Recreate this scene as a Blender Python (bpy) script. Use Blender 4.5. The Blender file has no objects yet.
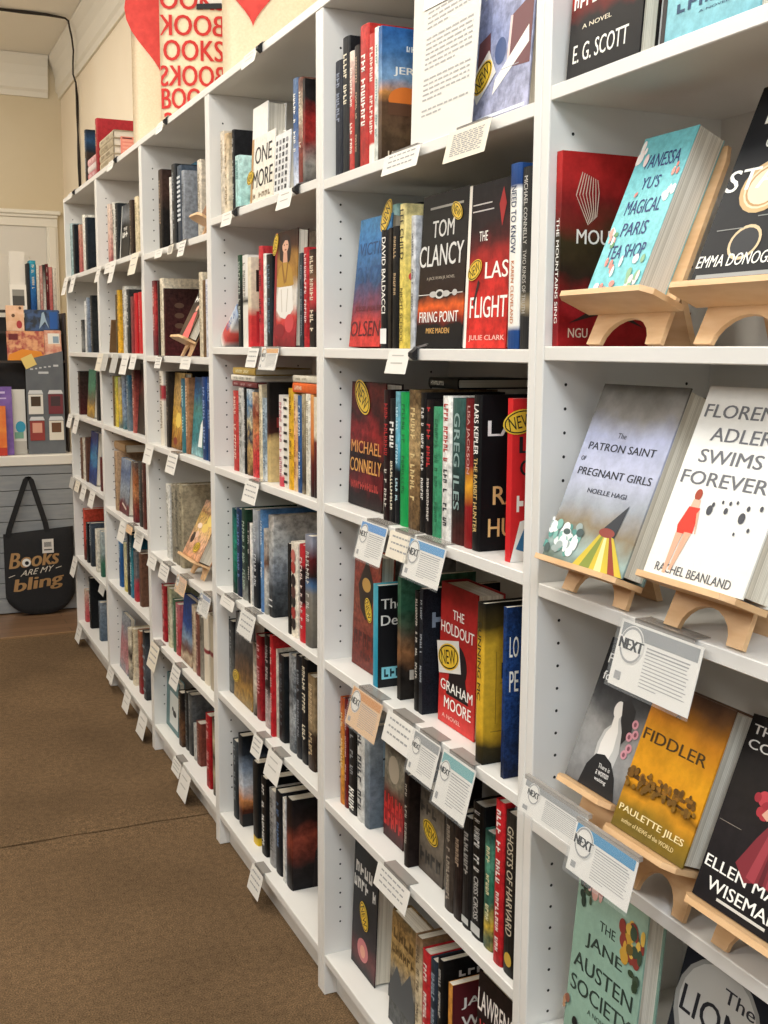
import bpy, bmesh, math, random
from mathutils import Matrix, Vector
C = bpy.context.scene.collection
PI = math.pi
random.seed(7)
BOOKS=[
{'b': 1, 'r': 1, 'o': 'F', 'Yl': -0.0361, 'Yr': -0.1889, 'x': 0.01, 'z': 1.688, 'h': 0.2173, 'w': 0.025, 'c': '141416@0,1c1a1a@.28,6e1a12@.4,d8301e@.52,3a1414@.75,1a1414', 'd': 'black cover below red flame art', 'T': [('f', 'E. G. SCOTT', 'f2efe6', 0.47, 0.13, 0.74, 0.1), ('f', 'A NOVEL', 'e6dcc4', 0.4, 0.27, 0.4, 0.025), ('f', 'REUNION', 'f2efe6', 0.35, 0.42, 0.6, 0.08)], 'amp': 0.25, 'ns': 25, 'lean': 4, 'i': 1, 'n': 2},
{'b': 1, 'r': 1, 'o': 'F', 'Yl': -0.2257, 'Yr': -0.3819, 'x': 0.01, 'z': 1.688, 'h': 0.1242, 'w': 0.025, 'c': '7fb9c4@0,92cbd2@.4,bfe3e4', 'd': 'aqua blue novel cover', 'T': [('fr', '2a2626', 0, 0, 0.05, 1), ('f', 'A NOVEL', '3a5c74', 0.55, 0.16, 0.3, 0.02), ('f', 'SUMMER', '2c4a66', 0.5, 0.25, 0.7, 0.08)], 'amp': 0.4, 'ns': 25, 'lean': 4, 'i': 2, 'n': 2},
{'b': 1, 'r': 2, 'o': 'S', 'Yl': -0.0205, 'Yr': -0.0345, 'x': 0.012, 'z': 1.362, 'h': 0.2458, 'w': 0.15, 'c': '9c1c1e@0,8a1a1e@.18,2c2018@.36,3a301c@.55,7c2220@.7,b62a28@.82', 'd': 'red and black novel with swirl art', 'T': [('s', 'THE MOUNTAINS SING', 'f2efe6', 0.12, 0.66, 0.55), ('f', 'MOU', 'e9e4da', 0.33, 0.57, 0.34, 0.075), ('f', 'NGU', 'd8c8b4', 0.2, 0.07, 0.2, 0.05), ('fp', 'd8c6b2', [(0.27, 0.63), (0.14, 0.78), (0.2, 0.9), (0.207, 0.897), (0.148, 0.777), (0.277, 0.633)]), ('fp', 'd8c6b2', [(0.28200000000000003, 0.636), (0.17300000000000001, 0.783), (0.222, 0.895), (0.22899999999999998, 0.892), (0.181, 0.78), (0.28900000000000003, 0.639)]), ('fp', 'd8c6b2', [(0.29400000000000004, 0.642), (0.20600000000000002, 0.786), (0.244, 0.89), (0.251, 0.887), (0.214, 0.783), (0.30100000000000005, 0.645)]), ('fp', 'd8c6b2', [(0.30600000000000005, 0.648), (0.23900000000000002, 0.789), (0.266, 0.885), (0.273, 0.882), (0.247, 0.786), (0.31300000000000006, 0.651)]), ('fp', 'd8c6b2', [(0.318, 0.654), (0.272, 0.792), (0.28800000000000003, 0.88), (0.295, 0.877), (0.28, 0.789), (0.325, 0.657)]), ('fp', 'd8c6b2', [(0.33, 0.66), (0.30500000000000005, 0.795), (0.31, 0.875), (0.31699999999999995, 0.872), (0.313, 0.792), (0.337, 0.663)]), ('fp', 'd8c6b2', [(0.342, 0.666), (0.338, 0.798), (0.332, 0.87), (0.33899999999999997, 0.867), (0.346, 0.795), (0.34900000000000003, 0.669)]), ('fp', 'd8c6b2', [(0.35400000000000004, 0.672), (0.371, 0.801), (0.354, 0.865), (0.361, 0.862), (0.379, 0.798), (0.36100000000000004, 0.675)]), ('fp', '2a1a14', [(0.1, 0.12), (0.5, 0.24), (0.9, 0.1), (0.5, 0.18)])], 'amp': 0.5, 'ns': 12, 'i': 1, 'n': 3},
{'b': 1, 'r': 2, 'o': 'E', 'Yl': -0.1027, 'Yr': -0.2056, 'x': 0.025, 'z': 1.362, 'h': 0.2082, 'w': 0.04, 'c': '7cc7cc@0,8ad0d2@.5,6fbcc4', 'd': 'turquoise paperback with indigo brush lettering', 'T': [('f', 'VANESSA', '2e3a6e', 0.52, 0.83, 0.68, 0.09), ('f', "YU'S", '2e3a6e', 0.47, 0.69, 0.34, 0.08), ('f', 'MAGICAL', '2e3a6e', 0.5, 0.54, 0.66, 0.09), ('f', 'PARIS', '2e3a6e', 0.5, 0.4, 0.48, 0.085), ('f', 'TEA SHOP', '2e3a6e', 0.5, 0.26, 0.72, 0.085), ('fe', 'f0d8d0', 0.071, 0.883, 0.0492, 0.0381), ('fe', 'f0d8d0', 0.204, 0.843, 0.0413, 0.0406), ('fe', 'f0d8d0', 0.03, 0.859, 0.038, 0.0388), ('fe', 'f6efe8', 0.129, 0.909, 0.0255, 0.0228), ('fe', 'f6efe8', 0.056, 0.944, 0.0386, 0.0362), ('fe', 'f3e9e2', 0.048, 0.914, 0.0294, 0.0175), ('fe', 'f3e9e2', 0.062, 0.866, 0.0594, 0.0389), ('fe', 'f6efe8', 0.874, 0.575, 0.0445, 0.0263), ('fe', 'f3e9e2', 0.962, 0.616, 0.0471, 0.0315), ('fe', 'f6efe8', 0.833, 0.593, 0.0462, 0.0192), ('fe', 'f6efe8', 0.872, 0.609, 0.0201, 0.0273), ('fe', 'f6efe8', 0.839, 0.588, 0.0286, 0.0276), ('fe', 'f3e9e2', 0.897, 0.617, 0.0216, 0.0331), ('fe', 'e58a7c', 0.914, 0.73, 0.0274, 0.0217), ('fe', 'e9a394', 0.844, 0.746, 0.0177, 0.0131), ('fe', 'e58a7c', 0.875, 0.773, 0.0204, 0.0165), ('fe', 'e9a394', 0.841, 0.73, 0.0304, 0.0256), ('fe', 'f3e9e2', 0.116, 0.39, 0.0303, 0.0198), ('fe', 'e9a394', 0.18, 0.316, 0.0295, 0.026), ('fe', 'f3e9e2', 0.071, 0.406, 0.0353, 0.0201), ('fe', 'e9a394', 0.065, 0.392, 0.0376, 0.0281), ('fe', 'e9a394', 0.189, 0.323, 0.0214, 0.0333), ('fe', '6a9a6a', 0.176, 0.309, 0.0407, 0.0207), ('fe', 'e9a394', 0.092, 0.352, 0.0216, 0.032), ('fe', 'f3e9e2', 0.154, 0.342, 0.0258, 0.0332), ('fe', '6a9a6a', 0.181, 0.374, 0.0421, 0.0161), ('fe', 'f0d8d0', 0.764, 0.046, 0.0358, 0.0189), ('fe', '8ab08a', 0.899, 0.2, 0.0368, 0.0265), ('fe', '8ab08a', 0.749, 0.082, 0.0373, 0.0356), ('fe', 'f3e9e2', 0.766, 0.202, 0.0527, 0.0296), ('fe', 'f0d8d0', 0.903, 0.066, 0.038, 0.0271), ('fe', '8ab08a', 0.903, 0.097, 0.0473, 0.0328), ('fe', '8ab08a', 0.824, 0.042, 0.0321, 0.0281), ('fe', '8ab08a', 0.739, 0.118, 0.0467, 0.031), ('fe', 'f0d8d0', 0.928, 0.093, 0.0281, 0.0345), ('fe', 'f0d8d0', 0.813, 0.078, 0.0437, 0.026), ('fe', 'e58a7c', 0.359, 0.151, 0.0335, 0.03), ('fe', 'e58a7c', 0.475, 0.058, 0.0516, 0.0196), ('fe', 'e58a7c', 0.28, 0.047, 0.033, 0.0189), ('fe', 'f3e9e2', 0.179, 0.047, 0.0494, 0.022), ('fe', 'f3e9e2', 0.388, 0.135, 0.0279, 0.033), ('fe', 'e58a7c', 0.307, 0.185, 0.032, 0.0279), ('fe', 'e58a7c', 0.208, 0.199, 0.0287, 0.0287), ('fe', 'e58a7c', 0.36, 0.013, 0.0441, 0.0297), ('fe', 'f3e9e2', 0.495, 0.195, 0.0277, 0.0354), ('fe', 'f3e9e2', 0.227, 0.004, 0.0286, 0.0165), ('fe', 'e58a7c', 0.291, 0.626, 0.0138, 0.0113), ('fe', 'e58a7c', 0.27, 0.617, 0.0174, 0.0138)], 'k': 'p', 'amp': 0.35, 'ns': 40, 'a': 23, 's': 0.0471, 'bw': 0.185, 'i': 2, 'n': 3},
{'b': 1, 'r': 2, 'o': 'E', 'Yl': -0.2762, 'Yr': -0.4271, 'x': 0.032, 'z': 1.362, 'h': 0.2367, 'w': 0.035, 'c': '1a1b1e@0,202226@.5,17181c', 'd': 'charcoal novel with gold pocket watch', 'T': [('f', 'THE', 'f2efe6', 0.5, 0.95, 0.16, 0.035), ('f', 'PULL', 'f2efe6', 0.47, 0.85, 0.55, 0.11), ('f', 'OF THE', 'f2efe6', 0.46, 0.7, 0.34, 0.06), ('fe', 'c9a878', 0.46, 0.47, 0.25, 0.13), ('fe', 'e8cfae', 0.46, 0.47, 0.21, 0.11), ('fe', 'b8905e', 0.46, 0.47, 0.19, 0.1), ('fe', 'ecd3b4', 0.46, 0.47, 0.17, 0.09), ('f', 'STARS', 'f2efe6', 0.46, 0.52, 0.84, 0.11), ('fe', 'd8bd96', 0.46, 0.2, 0.16, 0.085), ('fe', '2a2c30', 0.46, 0.2, 0.135, 0.07), ('f', 'EMMA DONOGHUE', 'f2efe6', 0.5, 0.12, 0.92, 0.06), ('fr', '9c9c98', 0.08, 0.035, 0.9, 0.055), ('fr', '8c8c88', 0.12, 0.27, 0.4, 0.275), ('fr', '8c8c88', 0.5, 0.32, 0.85, 0.325)], 'k': 'h', 'amp': 0.2, 'ns': 25, 'a': 23, 's': 0.0508, 'bw': 0.185, 'i': 3, 'n': 3},
{'b': 1, 'r': 3, 'o': 'E', 'Yl': -0.0525, 'Yr': -0.2294, 'x': 0.004, 'z': 1.047, 'h': 0.2377, 'w': 0.035, 'c': '5b6a60@0,9ab0ac@.1,8a7c64@.2,9ea3aa@.3,b9bdd2@.5,a9aec8@.7,8f8b86@.85,5c5850', 'd': 'grey seascape novel with striped skirt', 'T': [('f', 'The', '3b3b44', 0.46, 0.715, 0.1, 0.03), ('f', 'PATRON SAINT', '22242c', 0.5, 0.645, 0.78, 0.042), ('f', 'OF', '22242c', 0.1, 0.57, 0.06, 0.025), ('f', 'PREGNANT GIRLS', '22242c', 0.52, 0.5, 0.86, 0.042), ('f', 'NOELLE HAGI', '2c2e38', 0.52, 0.4, 0.46, 0.026), ('fp', 'c9b33c', [(0.42, 0.0), (0.62, 0.2), (0.75, 0.2), (1, 0.0)]), ('fp', '7f8c3e', [(0.5, 0.0), (0.64, 0.19), (0.66, 0.19), (0.62, 0.0)]), ('fp', 'e9df9c', [(0.68, 0.0), (0.67, 0.2), (0.69, 0.2), (0.76, 0.0)]), ('fp', '8d3a2c', [(0.84, 0.0), (0.71, 0.2), (0.73, 0.2), (0.92, 0.0)]), ('fp', '33363c', [(0.6, 0.2), (0.78, 0.18), (0.82, 0.36)]), ('fe', '8e4038', 0.68, 0.2, 0.09, 0.025), ('fe', 'dfe6e4', 0.276, 0.127, 0.047, 0.0248), ('fe', '5a948c', 0.038, 0.127, 0.0295, 0.0254), ('fe', '5a948c', 0.327, 0.108, 0.0428, 0.0266), ('fe', '5a948c', 0.187, 0.069, 0.0307, 0.0233), ('fe', '7fb3a8', 0.387, 0.136, 0.0298, 0.0315), ('fe', 'dfe6e4', 0.153, 0.094, 0.0457, 0.0246), ('fe', '5a948c', 0.252, 0.179, 0.0305, 0.0225), ('fe', '7fb3a8', 0.197, 0.117, 0.0398, 0.0215), ('fe', '7fb3a8', 0.238, 0.084, 0.0475, 0.0237), ('fe', 'eff2f0', 0.008, 0.187, 0.0286, 0.0322), ('fe', '7fb3a8', 0.191, 0.063, 0.0374, 0.0227), ('fe', '5a948c', 0.016, 0.065, 0.031, 0.0234), ('fe', '4a5a58', 0.11, 0.185, 0.0419, 0.0188), ('fe', '5a948c', 0.338, 0.153, 0.028, 0.0236), ('fe', 'eff2f0', 0.207, 0.175, 0.0447, 0.0315), ('fe', 'dfe6e4', 0.304, 0.09, 0.0349, 0.0206), ('fe', '5a948c', 0.293, 0.049, 0.0298, 0.0274), ('fe', '4a5a58', 0.053, 0.045, 0.0355, 0.0274), ('fe', 'dfe6e4', 0.355, 0.127, 0.0204, 0.0293), ('fe', 'eff2f0', 0.238, 0.148, 0.0467, 0.0267), ('fe', 'eff2f0', 0.19, 0.147, 0.0401, 0.0316), ('fe', 'eff2f0', 0.332, 0.055, 0.0434, 0.0276), ('fe', 'eff2f0', 0.233, 0.142, 0.0332, 0.0201), ('fe', '7fb3a8', 0.191, 0.127, 0.0339, 0.0205), ('fe', '7fb3a8', 0.17, 0.126, 0.0214, 0.0284), ('fe', '5a948c', 0.328, 0.164, 0.0386, 0.0145), ('fe', '9aa8a6', 0.172, 0.055, 0.0313, 0.0235), ('fe', 'dfe6e4', 0.337, 0.078, 0.0381, 0.0327), ('fe', '9aa8a6', 0.358, 0.194, 0.0398, 0.0226), ('fe', '7fb3a8', 0.244, 0.107, 0.0245, 0.0262), ('fe', 'dfe6e4', 0.222, 0.144, 0.0409, 0.0195), ('fe', '4a5a58', 0.23, 0.156, 0.0446, 0.0166), ('fe', 'eff2f0', 0.037, 0.148, 0.0337, 0.0209), ('fe', '9aa8a6', 0.15, 0.053, 0.0395, 0.017), ('fe', '9aa8a6', 0.271, 0.089, 0.0464, 0.0248), ('fe', '7fb3a8', 0.105, 0.128, 0.0271, 0.0287), ('fe', '4a5a58', 0.39, 0.166, 0.0442, 0.0229), ('fe', 'eff2f0', 0.072, 0.152, 0.0383, 0.0157), ('fe', '9aa8a6', 0.014, 0.175, 0.0342, 0.0229), ('fe', 'eff2f0', 0.351, 0.117, 0.0291, 0.0296), ('fe', 'dfe6e4', 0.217, 0.103, 0.0438, 0.0325), ('fe', 'eff2f0', 0.272, 0.078, 0.0233, 0.0331), ('fe', '9aa8a6', 0.197, 0.077, 0.0396, 0.0214), ('fe', '7fb3a8', 0.116, 0.185, 0.0397, 0.0296), ('fe', 'eff2f0', 0.055, 0.17, 0.0381, 0.0298), ('fe', 'eff2f0', 0.384, 0.099, 0.021, 0.0335)], 'k': 'h', 'amp': 0.3, 'ns': 14, 'a': 22, 's': 0.0323, 'i': 1, 'n': 2},
{'b': 1, 'r': 3, 'o': 'E', 'Yl': -0.2608, 'Yr': -0.4267, 'x': 0.006, 'z': 1.047, 'h': 0.2245, 'w': 0.04, 'c': 'e9e6dc@0,efede6@.5,e6e4de', 'd': 'white novel with red swimsuit figure', 'T': [('f', 'FLORENCE', '6b6c70', 0.52, 0.87, 0.9, 0.07), ('f', 'ADLER', '6b6c70', 0.5, 0.75, 0.58, 0.07), ('f', 'SWIMS', '6b6c70', 0.47, 0.635, 0.6, 0.07), ('f', 'FOREVER', '6b6c70', 0.48, 0.52, 0.82, 0.07), ('f', 'RACHEL BEANLAND', '55565a', 0.5, 0.045, 0.74, 0.045), ('fe', 'a5442e', 0.3, 0.435, 0.035, 0.03), ('fp', 'e0b49a', [(0.27, 0.41), (0.34, 0.41), (0.36, 0.28), (0.24, 0.28)]), ('fp', 'd23a2a', [(0.25, 0.37), (0.36, 0.37), (0.37, 0.24), (0.22, 0.22), (0.2, 0.27)]), ('fp', 'd9a88c', [(0.21, 0.23), (0.28, 0.23), (0.24, 0.02), (0.21, 0.02)]), ('fp', 'd9a88c', [(0.29, 0.24), (0.36, 0.24), (0.29, 0.04), (0.26, 0.04)]), ('fp', 'd9a88c', [(0.36, 0.36), (0.4, 0.24), (0.39, 0.24), (0.345, 0.34)]), ('fe', '4b4c52', 0.45, 0.37, 0.028, 0.0252), ('fe', '4b4c52', 0.47, 0.4, 0.014, 0.0126), ('fe', '4b4c52', 0.6, 0.38, 0.018, 0.0162), ('fe', '4b4c52', 0.62, 0.42, 0.012, 0.0108), ('fe', '4b4c52', 0.76, 0.36, 0.03, 0.027), ('fe', '4b4c52', 0.79, 0.41, 0.015, 0.0135), ('fe', '4b4c52', 0.9, 0.42, 0.015, 0.0135), ('fe', '4b4c52', 0.55, 0.42, 0.01, 0.009000000000000001), ('fe', '4b4c52', 0.68, 0.43, 0.01, 0.009000000000000001), ('fe', '4b4c52', 0.85, 0.31, 0.012, 0.0108), ('fe', '4b4c52', 0.74, 0.28, 0.01, 0.009000000000000001)], 'k': 'h', 'amp': 0.05, 'ns': 25, 'a': 22, 's': 0.0475, 'i': 2, 'n': 2},
{'b': 1, 'r': 4, 'o': 'E', 'Yl': -0.0931, 'Yr': -0.2131, 'x': 0.0, 'z': 0.714, 'h': 0.1903, 'w': 0.03, 'c': '5a5a5c@0,8a8a89@.2,8f8e8c@.38,4c4c4d@.55,262628@.72,19191b', 'd': 'black and white novel with pink flowers', 'T': [('f', 'FREEDOM', 'e6e4e0', 0.5, 0.86, 0.8, 0.07), ('f', 'for FLORA', 'e6e4e0', 0.5, 0.74, 0.8, 0.06), ('fp', 'b6b5b2', [(0.5, 0.56), (0.58, 0.58), (0.62, 0.5), (0.7, 0.43), (0.76, 0.3), (0.74, 0.18), (0.4, 0.18), (0.38, 0.3), (0.42, 0.4), (0.5, 0.45)]), ('fp', 'dedad4', [(0.5, 0.54), (0.56, 0.56), (0.59, 0.49), (0.64, 0.42), (0.66, 0.3), (0.62, 0.2), (0.44, 0.2), (0.43, 0.31), (0.46, 0.39), (0.51, 0.44)]), ('fe', 'dedad4', 0.54, 0.56, 0.08, 0.06), ('fp', '1a1a1c', [(0.28, 0.0), (0.32, 0.14), (0.42, 0.23), (0.56, 0.25), (0.7, 0.22), (0.82, 0.14), (0.92, 0.0)]), ('fp', '201f20', [(0.56, 0.62), (0.66, 0.66), (0.8, 0.6), (0.84, 0.45), (0.74, 0.36), (0.68, 0.46), (0.62, 0.52)]), ('f', 'There is', 'd8d6d2', 0.62, 0.17, 0.2, 0.03), ('f', 'a woman', 'd8d6d2', 0.62, 0.125, 0.22, 0.03), ('f', 'waiting', 'd8d6d2', 0.62, 0.08, 0.2, 0.03), ('fe', 'c48a94', 0.86, 0.52, 0.05, 0.03), ('fe', 'c48a94', 0.91, 0.46, 0.05, 0.03), ('fe', 'c48a94', 0.83, 0.43, 0.05, 0.03), ('fe', 'c48a94', 0.88, 0.36, 0.05, 0.03), ('fe', 'c48a94', 0.84, 0.31, 0.05, 0.03), ('fe', '7a4a56', 0.86, 0.52, 0.022, 0.015), ('fe', '7a4a56', 0.91, 0.46, 0.022, 0.015), ('fe', '7a4a56', 0.83, 0.43, 0.022, 0.015), ('fe', '7a4a56', 0.88, 0.36, 0.022, 0.015), ('fe', '7a4a56', 0.84, 0.31, 0.022, 0.015)], 'k': 'h', 'amp': 0.45, 'ns': 11, 'a': 21, 's': 0.0837, 'i': 1, 'n': 3},
{'b': 1, 'r': 4, 'o': 'E', 'Yl': -0.2187, 'Yr': -0.3561, 'x': 0.002, 'z': 0.714, 'h': 0.1838, 'w': 0.042, 'c': '6b5a26@0,8a6c22@.14,c88a24@.24,7d5414@.3,cf8c1e@.36,e09c22@.55,c9801e@.75,7a5230@.9,5a4030', 'd': 'golden amber landscape novel', 'T': [('f', 'A', '4a3412', 0.4, 0.83, 0.06, 0.04), ('f', 'FIDDLER', '4a3412', 0.47, 0.64, 0.82, 0.075), ('f', 'PAULETTE JILES', 'e9d7a4', 0.5, 0.13, 0.86, 0.055), ('f', 'author of NEWS of the WORLD', 'dcc68e', 0.5, 0.065, 0.7, 0.028), ('fp', '4a300e', [(0.1, 0.37), (0.5, 0.35), (0.95, 0.31), (0.95, 0.3), (0.5, 0.325), (0.1, 0.34)]), ('fe', '8a5c1a', 0.716, 0.369, 0.017, 0.011), ('fe', '8a5c1a', 0.226, 0.374, 0.0347, 0.0202), ('fe', '5a3c12', 0.05, 0.373, 0.0337, 0.0196), ('fe', '7a5416', 0.341, 0.373, 0.019, 0.0201), ('fe', '6e4a16', 0.387, 0.368, 0.0335, 0.0127), ('fe', '5a3c12', 0.149, 0.394, 0.0308, 0.0204), ('fe', '6e4a16', 0.484, 0.347, 0.0344, 0.0159), ('fe', '6e4a16', 0.669, 0.385, 0.0249, 0.0244), ('fe', '6e4a16', 0.757, 0.364, 0.0245, 0.014), ('fe', '8a5c1a', 0.08, 0.388, 0.0271, 0.0202), ('fe', '7a5416', 0.871, 0.387, 0.0293, 0.0132), ('fe', '5a3c12', 0.305, 0.389, 0.0301, 0.0129), ('fe', '8a5c1a', 0.208, 0.358, 0.0159, 0.0194), ('fe', '5a3c12', 0.056, 0.349, 0.0314, 0.0165), ('fe', '6e4a16', 0.08, 0.395, 0.0326, 0.0188), ('fe', '6e4a16', 0.695, 0.359, 0.0319, 0.0119), ('fe', '7a5416', 0.098, 0.36, 0.0161, 0.0163), ('fe', '6e4a16', 0.093, 0.395, 0.0244, 0.0199), ('fe', '6e4a16', 0.905, 0.357, 0.0296, 0.0199), ('fe', '8a5c1a', 0.528, 0.35, 0.0216, 0.0121), ('fe', '8a5c1a', 0.588, 0.396, 0.0195, 0.0108), ('fe', '5a3c12', 0.488, 0.379, 0.0229, 0.0197), ('fe', '6e4a16', 0.872, 0.363, 0.0244, 0.0226), ('fe', '8a5c1a', 0.549, 0.353, 0.0251, 0.022), ('fe', '5a3c12', 0.787, 0.364, 0.0177, 0.0117), ('fe', '8a5c1a', 0.677, 0.393, 0.0353, 0.0203), ('fe', '5a3c12', 0.105, 0.387, 0.016, 0.0134), ('fe', '5a3c12', 0.844, 0.398, 0.0165, 0.0218), ('fe', '7a5416', 0.727, 0.378, 0.0338, 0.0201), ('fe', '8a5c1a', 0.567, 0.372, 0.0322, 0.0201), ('fe', '6e4a16', 0.705, 0.387, 0.0206, 0.0224), ('fe', '7a5416', 0.556, 0.364, 0.0214, 0.0125), ('fe', '7a5416', 0.658, 0.362, 0.0163, 0.0217), ('fe', '6e4a16', 0.075, 0.348, 0.0177, 0.0158), ('fe', '5a3c12', 0.904, 0.382, 0.0199, 0.0168), ('fe', '5a3c12', 0.231, 0.366, 0.0184, 0.0196), ('fe', '8a5c1a', 0.704, 0.351, 0.0261, 0.013), ('fe', '8a5c1a', 0.452, 0.401, 0.0317, 0.0122), ('fe', '5a3c12', 0.451, 0.359, 0.0275, 0.013), ('fe', '6e4a16', 0.741, 0.401, 0.0262, 0.0248), ('fe', '6e4a16', 0.143, 0.394, 0.0238, 0.0113), ('fe', '6e4a16', 0.08, 0.38, 0.0251, 0.0235), ('fe', '7a5416', 0.468, 0.357, 0.0323, 0.015), ('fe', '5a3c12', 0.738, 0.392, 0.0227, 0.0224), ('fe', '6e4a16', 0.606, 0.369, 0.018, 0.0227), ('fe', '7a5416', 0.393, 0.351, 0.0233, 0.0216), ('fe', '5a3c12', 0.86, 0.357, 0.0317, 0.0153), ('fe', '7a5416', 0.827, 0.382, 0.0318, 0.016), ('fe', '6e4a16', 0.143, 0.381, 0.028, 0.0225), ('fe', '6e4a16', 0.336, 0.347, 0.0216, 0.0161), ('fe', '7a5416', 0.541, 0.386, 0.0244, 0.0221), ('fe', '6e4a16', 0.533, 0.393, 0.0226, 0.0192), ('fe', '8a5c1a', 0.306, 0.35, 0.0168, 0.0157), ('fe', '7a5416', 0.326, 0.401, 0.0208, 0.021), ('fe', '6e4a16', 0.084, 0.35, 0.0352, 0.0149), ('fe', '5a3c12', 0.669, 0.395, 0.0305, 0.0195), ('fe', '8a5c1a', 0.485, 0.351, 0.0175, 0.0155), ('fe', '7a5416', 0.404, 0.345, 0.0232, 0.0131), ('fe', '8a5c1a', 0.869, 0.382, 0.0231, 0.0121), ('fe', '5a3c12', 0.274, 0.351, 0.0212, 0.0222), ('fe', '6a4a18', 0.858, 0.297, 0.0283, 0.0218), ('fe', '6a4a18', 0.64, 0.313, 0.0282, 0.0199), ('fe', '7c5818', 0.425, 0.307, 0.0261, 0.0238), ('fe', '7c5818', 0.426, 0.293, 0.0337, 0.0154), ('fe', '7c5818', 0.077, 0.295, 0.0268, 0.0194), ('fe', '6a4a18', 0.44, 0.303, 0.0171, 0.0221), ('fe', '7c5818', 0.706, 0.292, 0.0252, 0.0228), ('fe', '6a4a18', 0.337, 0.324, 0.0285, 0.0241), ('fe', '6a4a18', 0.854, 0.315, 0.0318, 0.0228), ('fe', '6a4a18', 0.224, 0.296, 0.0169, 0.0127), ('fe', '6a4a18', 0.567, 0.308, 0.0218, 0.0218), ('fe', '6a4a18', 0.692, 0.327, 0.0351, 0.0197), ('fe', '6a4a18', 0.379, 0.323, 0.0191, 0.0153), ('fe', '6a4a18', 0.463, 0.317, 0.0306, 0.0117), ('fe', '7c5818', 0.897, 0.309, 0.0151, 0.0249), ('fe', '7c5818', 0.169, 0.29, 0.023, 0.0155), ('fe', '6a4a18', 0.492, 0.328, 0.03, 0.0107), ('fe', '7c5818', 0.949, 0.32, 0.0191, 0.0156), ('fe', '6a4a18', 0.312, 0.31, 0.0296, 0.0221), ('fe', '6a4a18', 0.316, 0.303, 0.0328, 0.0181), ('fe', '6a4a18', 0.248, 0.329, 0.0207, 0.0211), ('fe', '6a4a18', 0.294, 0.294, 0.025, 0.025), ('fe', '7c5818', 0.82, 0.3, 0.0245, 0.0124), ('fe', '6a4a18', 0.055, 0.321, 0.0226, 0.0107), ('fe', '7c5818', 0.556, 0.328, 0.0332, 0.0117), ('fe', '6a4a18', 0.224, 0.322, 0.0153, 0.0181)], 'k': 'h', 'amp': 0.3, 'ns': 16, 'a': 21, 's': 0.0631, 'i': 2, 'n': 3},
{'b': 1, 'r': 4, 'o': 'E', 'Yl': -0.3678, 'Yr': -0.5282, 'x': 0.004, 'z': 0.714, 'h': 0.207, 'w': 0.035, 'c': '1c1a1c@0,262223@.4,2a2624@.6,1c1a1a', 'd': 'dark novel with girl in red dress', 'T': [('f', 'THE ORPHAN', 'd8d4cc', 0.5, 0.93, 0.86, 0.05), ('f', 'COLLECTOR', 'd8d4cc', 0.5, 0.85, 0.86, 0.05), ('f', 'ELLEN MARIE', 'efece4', 0.48, 0.2, 0.86, 0.06), ('f', 'WISEMAN', 'efece4', 0.46, 0.1, 0.66, 0.065), ('fr', 'c9c5bc', 0.25, 0.035, 0.7, 0.05), ('fp', '7a2a32', [(0.3, 0.26), (0.4, 0.42), (0.5, 0.55), (0.62, 0.56), (0.72, 0.42), (0.84, 0.27), (0.7, 0.2), (0.55, 0.23), (0.42, 0.19)]), ('fp', '9a3c44', [(0.42, 0.22), (0.5, 0.52), (0.55, 0.52), (0.5, 0.21)]), ('fp', '9a3c44', [(0.6, 0.22), (0.58, 0.53), (0.62, 0.53), (0.7, 0.23)]), ('fp', '5c1e26', [(0.53, 0.22), (0.555, 0.5), (0.575, 0.5), (0.57, 0.22)]), ('fe', '982c36', 0.384, 0.614, 0.0415, 0.0181), ('fe', 'a8343c', 0.355, 0.608, 0.0402, 0.032), ('fe', 'b84048', 0.39, 0.594, 0.0263, 0.0181), ('fe', 'b84048', 0.358, 0.617, 0.0539, 0.0399), ('fe', '982c36', 0.302, 0.612, 0.0308, 0.0258), ('fe', '982c36', 0.409, 0.572, 0.059, 0.0419), ('fe', 'a8343c', 0.355, 0.549, 0.0299, 0.0264), ('fe', 'a8343c', 0.393, 0.542, 0.0309, 0.0287), ('fe', 'a8343c', 0.396, 0.534, 0.0393, 0.0212), ('fe', 'a8343c', 0.745, 0.579, 0.0325, 0.0259), ('fe', '982c36', 0.694, 0.622, 0.052, 0.0164), ('fe', 'a8343c', 0.751, 0.539, 0.0266, 0.0302), ('fe', '982c36', 0.748, 0.545, 0.0388, 0.0372), ('fe', 'a8343c', 0.698, 0.541, 0.0351, 0.0224), ('fe', '982c36', 0.725, 0.574, 0.0499, 0.037), ('fp', '3b2a22', [(0.42, 0.7), (0.46, 0.8), (0.56, 0.82), (0.66, 0.78), (0.68, 0.66), (0.62, 0.6), (0.46, 0.6)]), ('fe', 'd2a58c', 0.55, 0.7, 0.07, 0.05), ('fp', 'd6a58e', [(0.38, 0.54), (0.44, 0.52), (0.56, 0.68), (0.52, 0.7)]), ('fp', 'd6a58e', [(0.7, 0.54), (0.65, 0.52), (0.57, 0.68), (0.6, 0.7)]), ('fe', 'dcb09a', 0.555, 0.69, 0.04, 0.03), ('fr', '8b8378', 0.05, 0.42, 0.26, 0.423)], 'k': 'h', 'amp': 0.3, 'ns': 25, 'a': 21, 's': 0.0443, 'i': 3, 'n': 3},
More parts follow.
